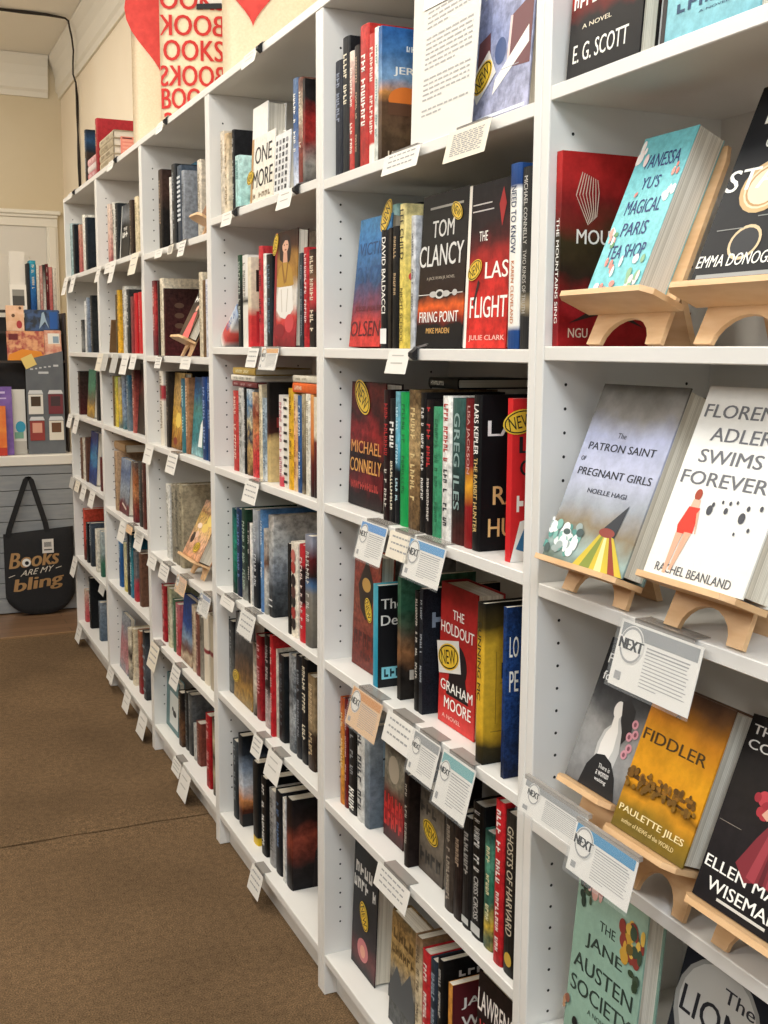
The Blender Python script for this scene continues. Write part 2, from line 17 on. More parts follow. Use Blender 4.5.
{'b': 1, 'r': 5, 'o': 'F', 'Yl': -0.0918, 'Yr': -0.2445, 'x': 0.008, 'z': 0.4, 'h': 0.288, 'w': 0.03, 'c': '7f9a88@0,8fae9c@.3,92b2a0@.7,a2bba8', 'd': 'sage green novel with serif lettering', 'T': [('f', 'THE', '33413a', 0.5, 0.74, 0.22, 0.045), ('f', 'JANE', '33413a', 0.48, 0.63, 0.52, 0.075), ('f', 'AUSTEN', '33413a', 0.5, 0.51, 0.84, 0.075), ('f', 'SOCIETY', '33413a', 0.5, 0.395, 0.86, 0.075), ('f', 'A NOVEL', '4a5a50', 0.5, 0.315, 0.3, 0.025), ('fe', 'c47a6c', 0.115, 0.925, 0.0506, 0.0208), ('fe', '2f3d34', 0.259, 0.867, 0.0255, 0.0227), ('fe', 'c47a6c', 0.201, 0.933, 0.0528, 0.0189), ('fe', 'e2b0a4', 0.106, 0.943, 0.0559, 0.0365), ('fe', 'e2b0a4', 0.127, 0.914, 0.0479, 0.0402), ('fe', 'd8968a', 0.225, 0.893, 0.0454, 0.0321), ('fe', '2f3d34', 0.376, 0.896, 0.0308, 0.0403), ('fe', '34423a', 0.252, 0.867, 0.0324, 0.0327), ('fe', '34423a', 0.353, 0.896, 0.0443, 0.0378), ('fe', 'c47a6c', 0.184, 0.868, 0.0251, 0.0313), ('fe', 'e2b0a4', 0.183, 0.867, 0.0281, 0.0259), ('fe', 'c47a6c', 0.155, 0.901, 0.0535, 0.0294), ('fe', 'c47a6c', 0.287, 0.891, 0.054, 0.0328), ('fe', '2f3d34', 0.08, 0.955, 0.0496, 0.032), ('fe', '2f3d34', 0.349, 0.96, 0.0458, 0.0314), ('fe', '4a3a3c', 0.148, 0.875, 0.041, 0.0345), ('fe', 'e2b0a4', 0.198, 0.965, 0.0264, 0.0319), ('fe', '34423a', 0.169, 0.924, 0.0405, 0.0316), ('fe', 'e2b0a4', 0.362, 0.873, 0.0272, 0.0343), ('fe', '34423a', 0.035, 0.946, 0.0356, 0.0304), ('fe', 'e2b0a4', 0.28, 0.868, 0.0475, 0.0382), ('fe', '34423a', 0.166, 0.897, 0.0409, 0.0248), ('fe', 'd8968a', 0.206, 0.968, 0.0413, 0.0213), ('fe', 'c47a6c', 0.36, 0.898, 0.0464, 0.0287), ('fe', 'c47a6c', 0.147, 0.869, 0.0399, 0.0327), ('fe', '4a3a3c', 0.162, 0.884, 0.057, 0.0217), ('fe', '4c5c48', 0.23, 0.815, 0.0179, 0.0197), ('fe', '4c5c48', 0.16, 0.873, 0.0228, 0.0164), ('fe', '2f3d34', 0.147, 0.857, 0.038, 0.0173), ('fe', '2f3d34', 0.111, 0.823, 0.0382, 0.0211), ('fe', '4c5c48', 0.181, 0.844, 0.0409, 0.0142), ('fe', '2f3d34', 0.134, 0.792, 0.033, 0.0267), ('fe', '2f3d34', 0.088, 0.875, 0.0269, 0.0232), ('fe', '8a3c34', 0.914, 0.706, 0.0495, 0.0352), ('fe', '6e5a2c', 0.718, 0.805, 0.0354, 0.0349), ('fe', 'c4973c', 0.719, 0.701, 0.0237, 0.0178), ('fe', '8a3c34', 0.951, 0.771, 0.0258, 0.0249), ('fe', 'd8b050', 0.818, 0.84, 0.0395, 0.0301), ('fe', '8a3c34', 0.843, 0.839, 0.0523, 0.026), ('fe', 'c4973c', 0.748, 0.729, 0.0419, 0.0178), ('fe', '8a3c34', 0.976, 0.777, 0.0363, 0.0218), ('fe', '3c4c3c', 0.827, 0.821, 0.0237, 0.0352), ('fe', 'd8b050', 0.807, 0.791, 0.0514, 0.0229), ('fe', '8a3c34', 0.848, 0.712, 0.0242, 0.0365), ('fe', 'b98c3a', 0.786, 0.778, 0.0476, 0.0298), ('fe', '6e5a2c', 0.78, 0.809, 0.0306, 0.0261), ('fe', '8a3c34', 0.869, 0.711, 0.0289, 0.0311), ('fe', '8a3c34', 0.915, 0.761, 0.0299, 0.0213), ('fe', '8a3c34', 0.725, 0.761, 0.042, 0.0347), ('fe', 'd8b050', 0.925, 0.767, 0.0319, 0.0353), ('fe', '8a3c34', 0.8, 0.698, 0.0452, 0.0184), ('fe', 'c4973c', 0.794, 0.785, 0.0426, 0.0265), ('fe', '3c4c3c', 0.957, 0.735, 0.033, 0.0351), ('fe', 'd8b050', 0.847, 0.737, 0.0342, 0.0328), ('fe', '6e5a2c', 0.883, 0.811, 0.0454, 0.0158), ('fe', 'd8b050', 0.787, 0.826, 0.0433, 0.025), ('fe', '3c4c3c', 0.889, 0.744, 0.0456, 0.0269), ('fe', '8a3c34', 0.893, 0.816, 0.0229, 0.0285), ('fe', '8a3c34', 0.7, 0.817, 0.0468, 0.0342), ('fe', 'c4973c', 0.764, 0.69, 0.0531, 0.032), ('fe', 'd8b050', 0.973, 0.826, 0.03, 0.034), ('fe', '8a3c34', 0.729, 0.757, 0.0497, 0.03), ('fe', 'c4973c', 0.757, 0.728, 0.0246, 0.0363), ('fe', '6e5a2c', 0.822, 0.739, 0.0457, 0.024), ('fe', '3c4c3c', 0.854, 0.819, 0.0472, 0.0318), ('fe', '3c4c3c', 0.923, 0.59, 0.0279, 0.0202), ('fe', '33432f', 0.947, 0.596, 0.0287, 0.0198), ('fe', '3c4c3c', 0.918, 0.621, 0.0181, 0.0259), ('fe', '3c4c3c', 0.953, 0.627, 0.035, 0.0268), ('fe', '33432f', 0.872, 0.643, 0.0417, 0.0157), ('fe', '33432f', 0.94, 0.602, 0.0306, 0.0275), ('fe', 'b38a6a', 0.018, 0.256, 0.024, 0.0149), ('fe', '8a5a48', 0.031, 0.293, 0.0174, 0.0161), ('fe', 'b38a6a', 0.017, 0.275, 0.0245, 0.0165), ('fe', 'b38a6a', 0.022, 0.281, 0.0192, 0.0206), ('fe', '8a5a48', 0.061, 0.298, 0.0343, 0.0222), ('fe', '8a5a48', 0.066, 0.299, 0.0268, 0.0226), ('fp', '1d1f20', [(0.1, 0.0), (0.1, 0.12), (0.2, 0.2), (0.3, 0.1), (0.3, 0.0)]), ('fe', '1d1f20', 0.2, 0.22, 0.04, 0.025), ('fe', 'e8e6e0', 0.33, 0.12, 0.09, 0.06), ('fp', '1d1f20', [(0.45, 0.0), (0.44, 0.1), (0.55, 0.16), (0.66, 0.08), (0.66, 0.0)]), ('fe', '1d1f20', 0.52, 0.18, 0.04, 0.025)], 'amp': 0.15, 'ns': 25, 'lean': 5, 'i': 1, 'n': 2},
{'b': 1, 'r': 5, 'o': 'F', 'Yl': -0.2659, 'Yr': -0.446, 'x': 0.01, 'z': 0.4, 'h': 0.2669, 'w': 0.05, 'c': '1c2028@0,23262c@.5,1a1d26', 'd': 'navy novel with grey medallion', 'T': [('fe', '8f8f8b', 0.42, 0.66, 0.4, 0.25), ('fe', 'b8b7b2', 0.42, 0.67, 0.36, 0.22), ('f', 'The', '22242c', 0.58, 0.79, 0.28, 0.06), ('f', 'LIONS', '1d1f26', 0.44, 0.66, 0.7, 0.12), ('f', 'OF FIFTH', 'e9e6dc', 0.5, 0.4, 0.8, 0.08), ('f', 'AVENUE', 'e9e6dc', 0.5, 0.28, 0.7, 0.08), ('fe', 'c49a4c', 0.84, 0.52, 0.13, 0.09), ('fe', 'e0bd74', 0.84, 0.52, 0.1, 0.07)], 'k': 'h', 'amp': 0.2, 'ns': 25, 'lean': 15, 'i': 2, 'n': 2},
{'b': 2, 'r': 1, 'o': 'S', 'Yl': 0.773, 'Yr': 0.737, 'x': 0.02, 'z': 1.676, 'h': 0.2131, 'w': 0.15, 'c': '20242e', 'd': 'thin dark navy book', 'g': '8c93a4', 'amp': 0.25, 'ns': 25, 'i': 1, 'n': 9},
{'b': 2, 'r': 1, 'o': 'S', 'Yl': 0.7364, 'Yr': 0.7018, 'x': 0.02, 'z': 1.676, 'h': 0.247, 'w': 0.15, 'c': '1c1d1f', 'd': 'tall black hardcover', 'g': 'e6dcc4', 'amp': 0.25, 'ns': 25, 'i': 2, 'n': 9},
{'b': 2, 'r': 1, 'o': 'S', 'Yl': 0.7012, 'Yr': 0.6784, 'x': 0.02, 'z': 1.676, 'h': 0.2153, 'w': 0.15, 'c': 'b03a32@0,b84038@.6,e6dccb', 'd': 'red and white thin book', 'g': 'f0e4d8', 'amp': 0.25, 'ns': 25, 'i': 3, 'n': 9},
{'b': 2, 'r': 1, 'o': 'S', 'Yl': 0.6778, 'Yr': 0.6541, 'x': 0.02, 'z': 1.676, 'h': 0.2198, 'w': 0.15, 'c': '2a211c', 'd': 'dark brown thin book', 'g': 'b49c84', 'amp': 0.25, 'ns': 25, 'i': 4, 'n': 9},
{'b': 2, 'r': 1, 'o': 'S', 'Yl': 0.6535, 'Yr': 0.6134, 'x': 0.02, 'z': 1.676, 'h': 0.2471, 'w': 0.15, 'c': 'b4332e', 'd': 'tall red hardcover with white lettering', 'T': [('s', 'CIVIL RIGHTS', 'f2efe6', 0.3, 0.8, 0.5)], 'amp': 0.25, 'ns': 25, 'i': 5, 'n': 9},
{'b': 2, 'r': 1, 'o': 'S', 'Yl': 0.6108, 'Yr': 0.5843, 'x': 0.02, 'z': 1.676, 'h': 0.224, 'w': 0.15, 'c': 'e8e2d6@0,e8e2d6@.16,b8322c@.18,c23c34', 'd': 'red book with white foot', 'g': 'f0dcd0', 'amp': 0.02, 'ns': 25, 'i': 6, 'n': 9},
{'b': 2, 'r': 1, 'o': 'S', 'Yl': 0.583, 'Yr': 0.5672, 'x': 0.02, 'z': 1.676, 'h': 0.2294, 'w': 0.15, 'c': 'dfe2da', 'd': 'thin white book', 'g': '5a8a84', 'amp': 0.25, 'ns': 25, 'i': 7, 'n': 9},
{'b': 2, 'r': 1, 'o': 'S', 'Yl': 0.5666, 'Yr': 0.5511, 'x': 0.02, 'z': 1.676, 'h': 0.2264, 'w': 0.15, 'c': '3a2c22@0,5a4632@.2,59402f@.42,c98a4c@.5,7fa2c4@.62,4a7ab0@.8,2f64a4', 'd': 'blue sky novel with golden dome', 'T': [('f', 'JERUSALEM', 'f2efe6', 0.6, 0.68, 0.9, 0.07), ('f', 'Simon', 'dce6ee', 0.45, 0.85, 0.3, 0.04), ('fe', 'd8742c', 0.3, 0.47, 0.22, 0.1), ('fr', '5c3c28', 0.08, 0.36, 0.52, 0.45), ('fe', 'f0c070', 0.8, 0.46, 0.14, 0.06), ('f', 'SEBAG MONTEFIORE', 'd8c8b0', 0.5, 0.07, 0.85, 0.045)], 'amp': 0.25, 'ns': 14, 'i': 8, 'n': 9},
{'b': 2, 'r': 1, 'o': 'F', 'Yl': 0.2392, 'Yr': 0.0801, 'x': 0.026, 'z': 1.676, 'h': 0.2331, 'w': 0.022, 'c': 'b3b4cc@0,a7abc8@.3,8f98bc@.5,b6b9d6@.8,c4c6de', 'd': 'lavender novel with brown pillars, yellow sticker', 'T': [('fp', '75484a', [(0.05, 0.28), (0.05, 0.52), (0.25, 0.56), (0.3, 0.3)]), ('fp', '704548', [(0.6, 0.3), (0.62, 0.6), (0.98, 0.68), (0.98, 0.28)]), ('fp', 'e6c9c2', [(0.58, 0.3), (0.6, 0.6), (0.64, 0.6), (0.62, 0.3)]), ('f', 'JOURNEY', 'f2efe6', 0.5, 0.8, 0.8, 0.06), ('f', 'FAREWELL', 'f2efe6', 0.5, 0.9, 0.8, 0.06), ('fr', 'dfe2ee', 0.1, 0.04, 0.95, 0.06), ('fe', '4c5c86', 0.46, 0.42, 0.1, 0.08), ('fp', 'f2efe6', [(0.36, 0.17), (0.4, 0.26), (0.93, 0.5), (0.95, 0.4)]), ('fr', 'a8a8ac', 0.5, 0.3, 0.8, 0.305), ('stw', 0.17, 0.3, 0.06, 35)], 'amp': 0.3, 'ns': 14, 'lean': 4, 'i': 9, 'n': 9},
{'b': 2, 'r': 2, 'o': 'S', 'Yl': 0.6642, 'Yr': 0.6297, 'x': 0.09, 'z': 1.358, 'h': 0.2629, 'w': 0.15, 'c': 'dfe6e2@0,d8e4e0@.6,8fc0bc', 'd': 'tall white and teal book', 'g': '7a9a9a', 'amp': 0.25, 'ns': 25, 'i': 1, 'n': 12},
{'b': 2, 'r': 2, 'o': 'F', 'Yl': 0.7176, 'Yr': 0.57, 'x': 0.026, 'z': 1.358, 'h': 0.2362, 'w': 0.03, 'c': 'c23a34@0,c8403a@.15,7a3a48@.3,3a5478@.5,3f74a8@.8,4d86b4', 'd': 'blue to red gradient novel, yellow sticker', 'T': [('st', 0.84, 0.985, 0.062, 62), ('f', 'VICTIM', '22406a', 0.5, 0.76, 0.82, 0.1), ('f', '2117', '274a78', 0.45, 0.56, 0.7, 0.13), ('f', 'JUSSI ADLER', '5c1c22', 0.55, 0.29, 0.86, 0.05), ('f', 'OLSEN', '5a1a1e', 0.5, 0.14, 0.92, 0.12)], 'amp': 0.25, 'ns': 25, 'lean': 6, 'i': 2, 'n': 12},
{'b': 2, 'r': 2, 'o': 'S', 'Yl': 0.5953, 'Yr': 0.563, 'x': 0.1, 'z': 1.358, 'h': 0.2585, 'w': 0.15, 'c': '15161c', 'd': 'tall black and navy book', 'g': '3c5c9c', 'amp': 0.25, 'ns': 25, 'i': 3, 'n': 12},
{'b': 2, 'r': 2, 'o': 'S', 'Yl': 0.5564, 'Yr': 0.522, 'x': 0.02, 'z': 1.358, 'h': 0.2031, 'w': 0.15, 'c': '19191b', 'd': 'black thriller with white spine title', 'T': [('s', 'DAVID BALDACCI', 'f2efe6', 0.3, 0.94, 0.5), ('sr', 'e4e4e0', 0.04, 0.17)], 'amp': 0.25, 'ns': 25, 'i': 4, 'n': 12},
{'b': 2, 'r': 2, 'o': 'S', 'Yl': 0.5196, 'Yr': 0.5076, 'x': 0.02, 'z': 1.358, 'h': 0.2046, 'w': 0.15, 'c': '2c2620', 'd': 'thin dark brown book', 'amp': 0.25, 'ns': 25, 'i': 5, 'n': 12},
{'b': 2, 'r': 2, 'o': 'S', 'Yl': 0.5064, 'Yr': 0.4805, 'x': 0.02, 'z': 1.358, 'h': 0.2056, 'w': 0.15, 'c': '1b1a1a', 'd': 'black book with tan letters', 'g': 'b49a76', 'amp': 0.25, 'ns': 25, 'i': 6, 'n': 12},
{'b': 2, 'r': 2, 'o': 'S', 'Yl': 0.477, 'Yr': 0.4534, 'x': 0.02, 'z': 1.358, 'h': 0.2396, 'w': 0.15, 'c': 'd9bf55@0,e2cc6a@.5,ead99a', 'd': 'yellow thriller with black lettering', 'T': [('s', 'LEE CHILD', '2a2618', 0.62, 0.96, 0.62), ('s', 'NIGHT SCHOOL', '5a4c1e', 0.04, 0.42, 0.5), ('fe', 'd8483c', 0.1, 0.5, 0.05, 0.03)], 'amp': 0.25, 'ns': 25, 'i': 7, 'n': 12},
{'b': 2, 'r': 2, 'o': 'S', 'Yl': 0.4528, 'Yr': 0.4349, 'x': 0.03, 'z': 1.358, 'h': 0.2186, 'w': 0.15, 'c': 'aeb0b4@0,c9cacc@.6,dcdcdc', 'd': 'silver grey hardcover', 'g': '6a6c70', 'amp': 0.25, 'ns': 25, 'i': 8, 'n': 12},
{'b': 2, 'r': 2, 'o': 'F', 'Yl': 0.4243, 'Yr': 0.2607, 'x': 0.026, 'z': 1.358, 'h': 0.2443, 'w': 0.035, 'c': '141416@0,1a1818@.14,8e2a1a@.2,e2622a@.26,30201a@.33,201e1c@.7,141212', 'd': 'black thriller with large silver title', 'T': [('f', 'TOM', 'cfcdc8', 0.5, 0.77, 0.46, 0.11), ('f', 'CLANCY', 'd4d2cd', 0.48, 0.6, 0.94, 0.14), ('f', 'A JACK RYAN JR. NOVEL', 'a89c8c', 0.5, 0.45, 0.6, 0.025), ('fr', 'd9d6d0', 0.02, 0.345, 0.98, 0.35), ('fe', 'c9c6c0', 0.5, 0.347, 0.1, 0.03), ('fe', '1c1a1a', 0.5, 0.347, 0.06, 0.018), ('fe', 'b8b5b0', 0.36, 0.347, 0.08, 0.02), ('fe', 'b8b5b0', 0.64, 0.347, 0.08, 0.02), ('fe', 'b8b5b0', 0.82, 0.35, 0.05, 0.02), ('f', 'FIRING POINT', 'f0ece6', 0.5, 0.2, 0.84, 0.07), ('f', 'MIKE MADEN', 'd8a860', 0.5, 0.11, 0.5, 0.035), ('fr', '9c9890', 0.2, 0.9, 0.9, 0.915), ('st', 0.78, 0.86, 0.04, -30)], 'amp': 0.15, 'ns': 25, 'lean': 3, 'i': 9, 'n': 12},
{'b': 2, 'r': 2, 'o': 'F', 'Yl': 0.2597, 'Yr': 0.131, 'x': 0.03, 'z': 1.358, 'h': 0.2423, 'w': 0.03, 'c': 'd4352e@0,c9302a@.3,b42a26@.5,5a1a1a@.65,2a1a1c@.8,1d191c', 'd': 'red and black thriller with white title', 'T': [('f', 'THE', 'f2efe6', 0.38, 0.68, 0.2, 0.06), ('f', 'LAS', 'f2efe6', 0.72, 0.47, 0.52, 0.1), ('f', 'FLIGHT', 'f2efe6', 0.56, 0.25, 0.86, 0.13), ('f', 'JULIE CLARK', 'e9b4a8', 0.55, 0.06, 0.84, 0.04), ('fp', 'b02a28', [(0.72, 0.85), (0.8, 0.95), (0.88, 0.85), (0.8, 0.72)]), ('fp', '2c1416', [(0.2, 0.28), (0.3, 0.42), (0.34, 0.4), (0.22, 0.24)]), ('fr', 'd8d0cc', 0.1, 0.87, 0.55, 0.878), ('fr', 'd8d0cc', 0.1, 0.83, 0.6, 0.838), ('fr', 'ece6da', 0.0, 0.0, 0.07, 1), ('st', 0.22, 0.48, 0.045, 25)], 'amp': 0.3, 'ns': 12, 'lean': 2, 'i': 10, 'n': 12},
{'b': 2, 'r': 2, 'o': 'S', 'Yl': 0.0993, 'Yr': 0.0701, 'x': 0.012, 'z': 1.358, 'h': 0.2505, 'w': 0.15, 'c': '1f3c6e@0,24467c@.1,ece8de@.13,f0ede4@.86,1f3c70@.89,284c86', 'd': 'white thriller with blue tips', 'T': [('s', 'NEED TO KNOW', '2c3a5c', 0.52, 0.88, 0.5), ('s', 'KAREN CLEVELAND', 'c4743c', 0.14, 0.48, 0.3)], 'amp': 0.02, 'ns': 25, 'i': 11, 'n': 12},
{'b': 2, 'r': 2, 'o': 'S', 'Yl': 0.0695, 'Yr': 0.044, 'x': 0.014, 'z': 1.358, 'h': 0.2424, 'w': 0.15, 'c': '2a2a2a@0,2c2c2c@.18,a8987c@.24,3a3832@.32,2a2a2a', 'd': 'dark grey thriller with pale lettering', 'T': [('s', 'MICHAEL CONNELLY', 'c4c0b8', 0.58, 0.95, 0.4), ('s', 'TWO KINDS OF TRUTH', 'b4b0a8', 0.2, 0.55, 0.4)], 'amp': 0.05, 'ns': 25, 'i': 12, 'n': 12},
{'b': 2, 'r': 3, 'o': 'F', 'Yl': 0.7657, 'Yr': 0.5983, 'x': 0.045, 'z': 1.054, 'h': 0.2392, 'w': 0.035, 'c': '1a1012@0,2a1416@.1,6e1a20@.2,3a1214@.35,1e1012@.45,8e2224@.6,3a1618@.75,6a2420@.9,281614', 'd': 'dark red thriller, oval yellow sticker', 'T': [('f', 'MICHAEL', 'c88a4a', 0.5, 0.48, 0.86, 0.1), ('f', 'CONNELLY', 'd49a50', 0.5, 0.33, 0.9, 0.11), ('f', 'FAIR WARNING', 'a83a34', 0.5, 0.17, 0.8, 0.06), ('st', 0.36, 0.88, 0.085, -38)], 'amp': 0.4, 'ns': 15, 'lean': 2, 'i': 1, 'n': 15},
{'b': 2, 'r': 3, 'o': 'S', 'Yl': 0.5373, 'Yr': 0.5103, 'x': 0.019, 'z': 1.054, 'h': 0.232, 'w': 0.15, 'c': '231416', 'd': 'black book with red lettering', 'T': [('s', 'STIEG LARSSON', 'a82a2c', 0.5, 0.9, 0.6), ('s', 'THE GIRL', 'c9c2b8', 0.1, 0.4, 0.4)], 'amp': 0.25, 'ns': 25, 'i': 2, 'n': 15},
{'b': 2, 'r': 3, 'o': 'S', 'Yl': 0.5097, 'Yr': 0.487, 'x': 0.019, 'z': 1.054, 'h': 0.218, 'w': 0.15, 'c': '1b1b1d', 'd': 'black book with white lettering', 'T': [('s', 'TANA', 'e8e6e0', 0.6, 0.82, 0.8), ('s', 'THE TRESPASSER', 'e6dcc4', 0.1, 0.5, 0.45)], 'amp': 0.25, 'ns': 25, 'i': 3, 'n': 15},
{'b': 2, 'r': 3, 'o': 'S', 'Yl': 0.4858, 'Yr': 0.4681, 'x': 0.019, 'z': 1.054, 'h': 0.2307, 'w': 0.15, 'c': '1a1c20@0,16181c@.4,5aa0b8@.55,7ab4c4', 'd': 'black book with pale blue top', 'g': 'bfe0ea', 'amp': 0.25, 'ns': 25, 'i': 4, 'n': 15},
{'b': 2, 'r': 3, 'o': 'S', 'Yl': 0.4675, 'Yr': 0.4354, 'x': 0.019, 'z': 1.054, 'h': 0.2307, 'w': 0.15, 'c': '1f9a50', 'd': 'bright green book', 'g': '1c6a3a', 'amp': 0.05, 'ns': 25, 'i': 5, 'n': 15},
{'b': 2, 'r': 3, 'o': 'L', 'Yl': 0.4997, 'Yr': 0.3893, 'x': 0.09, 'z': 1.2906, 'h': 0.1104, 'w': 0.14, 't': 0.0186, 'c': '161616', 'd': 'black book with white letters lying flat', 'g': 'f2efe6', 'k': 'h', 'amp': 0.1, 'ns': 25, 'i': 6, 'n': 15},
{'b': 2, 'r': 3, 'o': 'S', 'Yl': 0.4342, 'Yr': 0.3922, 'x': 0.019, 'z': 1.054, 'h': 0.236, 'w': 0.15, 'c': '5a4630@0,8a6c48@.4,b09468@.6,6c5438', 'd': 'mottled brown book with gold lettering', 'g': 'd9c08a', 'amp': 0.6, 'ns': 40, 'i': 7, 'n': 15},
{'b': 2, 'r': 3, 'o': 'S', 'Yl': 0.3861, 'Yr': 0.3667, 'x': 0.019, 'z': 1.054, 'h': 0.2325, 'w': 0.15, 'c': '1a1818', 'd': 'black book with small white letters', 'g': 'd8d4cc', 'amp': 0.25, 'ns': 25, 'i': 8, 'n': 15},
{'b': 2, 'r': 3, 'o': 'S', 'Yl': 0.3656, 'Yr': 0.3423, 'x': 0.019, 'z': 1.054, 'h': 0.2218, 'w': 0.15, 'c': '1c1516', 'd': 'black book with red title', 'T': [('s', 'DEEP FREEZE', 'b03234', 0.5, 0.95, 0.6), ('s', 'JOHN SANDFORD', 'cfc8c0', 0.1, 0.45, 0.4)], 'amp': 0.25, 'ns': 25, 'i': 9, 'n': 15},
{'b': 2, 'r': 3, 'o': 'S', 'Yl': 0.3413, 'Yr': 0.3104, 'x': 0.019, 'z': 1.054, 'h': 0.2116, 'w': 0.15, 'c': '3a8a62@0,4a9a70', 'd': 'medium green book', 'g': '2a6a4a', 'amp': 0.25, 'ns': 25, 'i': 10, 'n': 15},
{'b': 2, 'r': 3, 'o': 'S', 'Yl': 0.3083, 'Yr': 0.2765, 'x': 0.019, 'z': 1.054, 'h': 0.2303, 'w': 0.15, 'c': 'eae7e0', 'd': 'white book with red and black letters', 'T': [('s', 'THE GUARDIANS', 'b0443c', 0.55, 0.95, 0.5), ('s', 'JOHN GRISHAM', '33353a', 0.1, 0.5, 0.45)], 'amp': 0.25, 'ns': 25, 'i': 11, 'n': 15},
{'b': 2, 'r': 3, 'o': 'S', 'Yl': 0.2755, 'Yr': 0.2335, 'x': 0.019, 'z': 1.054, 'h': 0.2283, 'w': 0.15, 'c': '4a1c1a@0,2a201e@.2,1e2426@.35,2c4844@.6,3a5a54', 'd': 'dark teal thriller with tall letters', 'T': [('s', 'GREG ILES', '8fa8a4', 0.24, 0.9, 0.5)], 'amp': 0.2, 'ns': 25, 'i': 12, 'n': 15},
{'b': 2, 'r': 3, 'o': 'S', 'Yl': 0.2305, 'Yr': 0.2056, 'x': 0.019, 'z': 1.054, 'h': 0.2298, 'w': 0.15, 'c': '7a1a1c@0,8a1e20@.28,e0a030@.42,8a2420@.55,5a1418', 'd': 'dark red book with orange flame', 'T': [('s', 'LISA JACKSON', 'c89a94', 0.5, 0.95, 0.5)], 'amp': 0.1, 'ns': 25, 'i': 13, 'n': 15},
{'b': 2, 'r': 3, 'o': 'S', 'Yl': 0.2047, 'Yr': 0.1805, 'x': 0.019, 'z': 1.054, 'h': 0.236, 'w': 0.15, 'c': '141415', 'd': 'black hardcover with white and gold letters', 'T': [('s', 'LARS KEPLER', 'f0eee8', 0.62, 0.94, 0.62), ('s', 'THE RABBIT HUNTER', 'd8b878', 0.12, 0.6, 0.5), ('f', 'LARS', 'f0eee8', 0.43, 0.79, 0.68, 0.1), ('f', 'RABBIT', 'e0b878', 0.58, 0.36, 0.84, 0.12), ('f', 'HUNTER', 'e0b878', 0.54, 0.15, 0.86, 0.12)], 'amp': 0.02, 'ns': 25, 'i': 14, 'n': 15},
{'b': 2, 'r': 3, 'o': 'S', 'Yl': 0.1024, 'Yr': 0.0879, 'x': 0.02, 'z': 1.054, 'h': 0.235, 'w': 0.15, 'c': 'c8262a@0,cc2a2c', 'd': 'bright red thriller, oval yellow sticker', 'T': [('f', 'LEE', '17171a', 0.3, 0.72, 0.44, 0.1), ('f', 'CHILD', '17171a', 0.4, 0.58, 0.62, 0.1), ('f', 'RUN', 'f2efe6', 0.2, 0.36, 0.3, 0.1), ('fp', 'e8e6e0', [(0.0, 0.0), (0.1, 0.25), (0.5, 0.3), (0.5, 0)]), ('fp', '2e6a96', [(0.06, 0.08), (0.16, 0.22), (0.2, 0.05)]), ('st', 0.08, 0.86, 0.058, 12)], 'amp': 0.04, 'ns': 25, 'i': 15, 'n': 15},
{'b': 2, 'r': 4, 'o': 'S', 'Yl': 0.7287, 'Yr': 0.6867, 'x': 0.1, 'z': 0.733, 'h': 0.2107, 'w': 0.15, 'c': '8a8680', 'd': 'plain grey hardcover behind', 'g': '6a6660', 'amp': 0.25, 'ns': 25, 'i': 1, 'n': 9},
{'b': 2, 'r': 4, 'o': 'F', 'Yl': 0.7463, 'Yr': 0.6151, 'x': 0.045, 'z': 0.733, 'h': 0.2339, 'w': 0.03, 'c': '6e2e26@0,7e3a2e@.3,8a4a34@.55,8e4032@.8,96503c', 'd': 'rust red ornate novel, yellow sticker', 'T': [('fp', '2e2218', [(0.3, 0.5), (0.2, 0.7), (0.5, 0.95), (0.8, 0.72), (0.7, 0.5), (0.5, 0.42)]), ('fe', 'b8904a', 0.5, 0.72, 0.16, 0.06), ('f', 'CIRCE', '4a1e18', 0.5, 0.25, 0.84, 0.13), ('f', 'NOVEL', '4a1e18', 0.5, 0.12, 0.5, 0.06), ('st', 0.62, 0.52, 0.05, -60)], 'amp': 0.4, 'ns': 30, 'lean': 2, 'i': 2, 'n': 9},
{'b': 2, 'r': 4, 'o': 'S', 'Yl': 0.5881, 'Yr': 0.5602, 'x': 0.022, 'z': 0.733, 'h': 0.1933, 'w': 0.13, 'c': '2a8aa8@0,2f92ac@.3,58b4c8', 'd': 'black book with teal spine', 'T': [('fr', '131417', 0, 0, 1, 1), ('f', 'The', 'f2efe6', 0.22, 0.82, 0.34, 0.1), ('f', 'Death', 'f2efe6', 0.32, 0.66, 0.54, 0.1), ('fr', '86d0dc', 0.06, 0.08, 0.6, 0.2), ('f', 'Peter', '14343e', 0.32, 0.14, 0.46, 0.08), ('fp', '254a78', [(0.5, 0.24), (0.6, 0.36), (0.9, 0.4), (0.95, 0.24)])], 'amp': 0.05, 'ns': 25, 'i': 3, 'n': 9},
{'b': 2, 'r': 4, 'o': 'S', 'Yl': 0.4917, 'Yr': 0.4771, 'x': 0.03, 'z': 0.733, 'h': 0.2242, 'w': 0.15, 'c': '1c1a18@0,2a2420@.25,9a6a44@.4,5a5040@.55,3a6a52@.75,4a7a60', 'd': 'green and orange misty thriller', 'T': [('f', 'WEST', 'cfc6b8', 0.5, 0.2, 0.8, 0.08), ('f', 'WIND', 'cfc6b8', 0.5, 0.09, 0.6, 0.06)], 'amp': 0.35, 'ns': 14, 'i': 4, 'n': 9},
{'b': 2, 'r': 4, 'o': 'S', 'Yl': 0.425, 'Yr': 0.4033, 'x': 0.03, 'z': 0.733, 'h': 0.2124, 'w': 0.15, 'c': '161515', 'd': 'black book with pale lettering', 'g': 'cfc8bc', 'amp': 0.25, 'ns': 25, 'i': 5, 'n': 9},
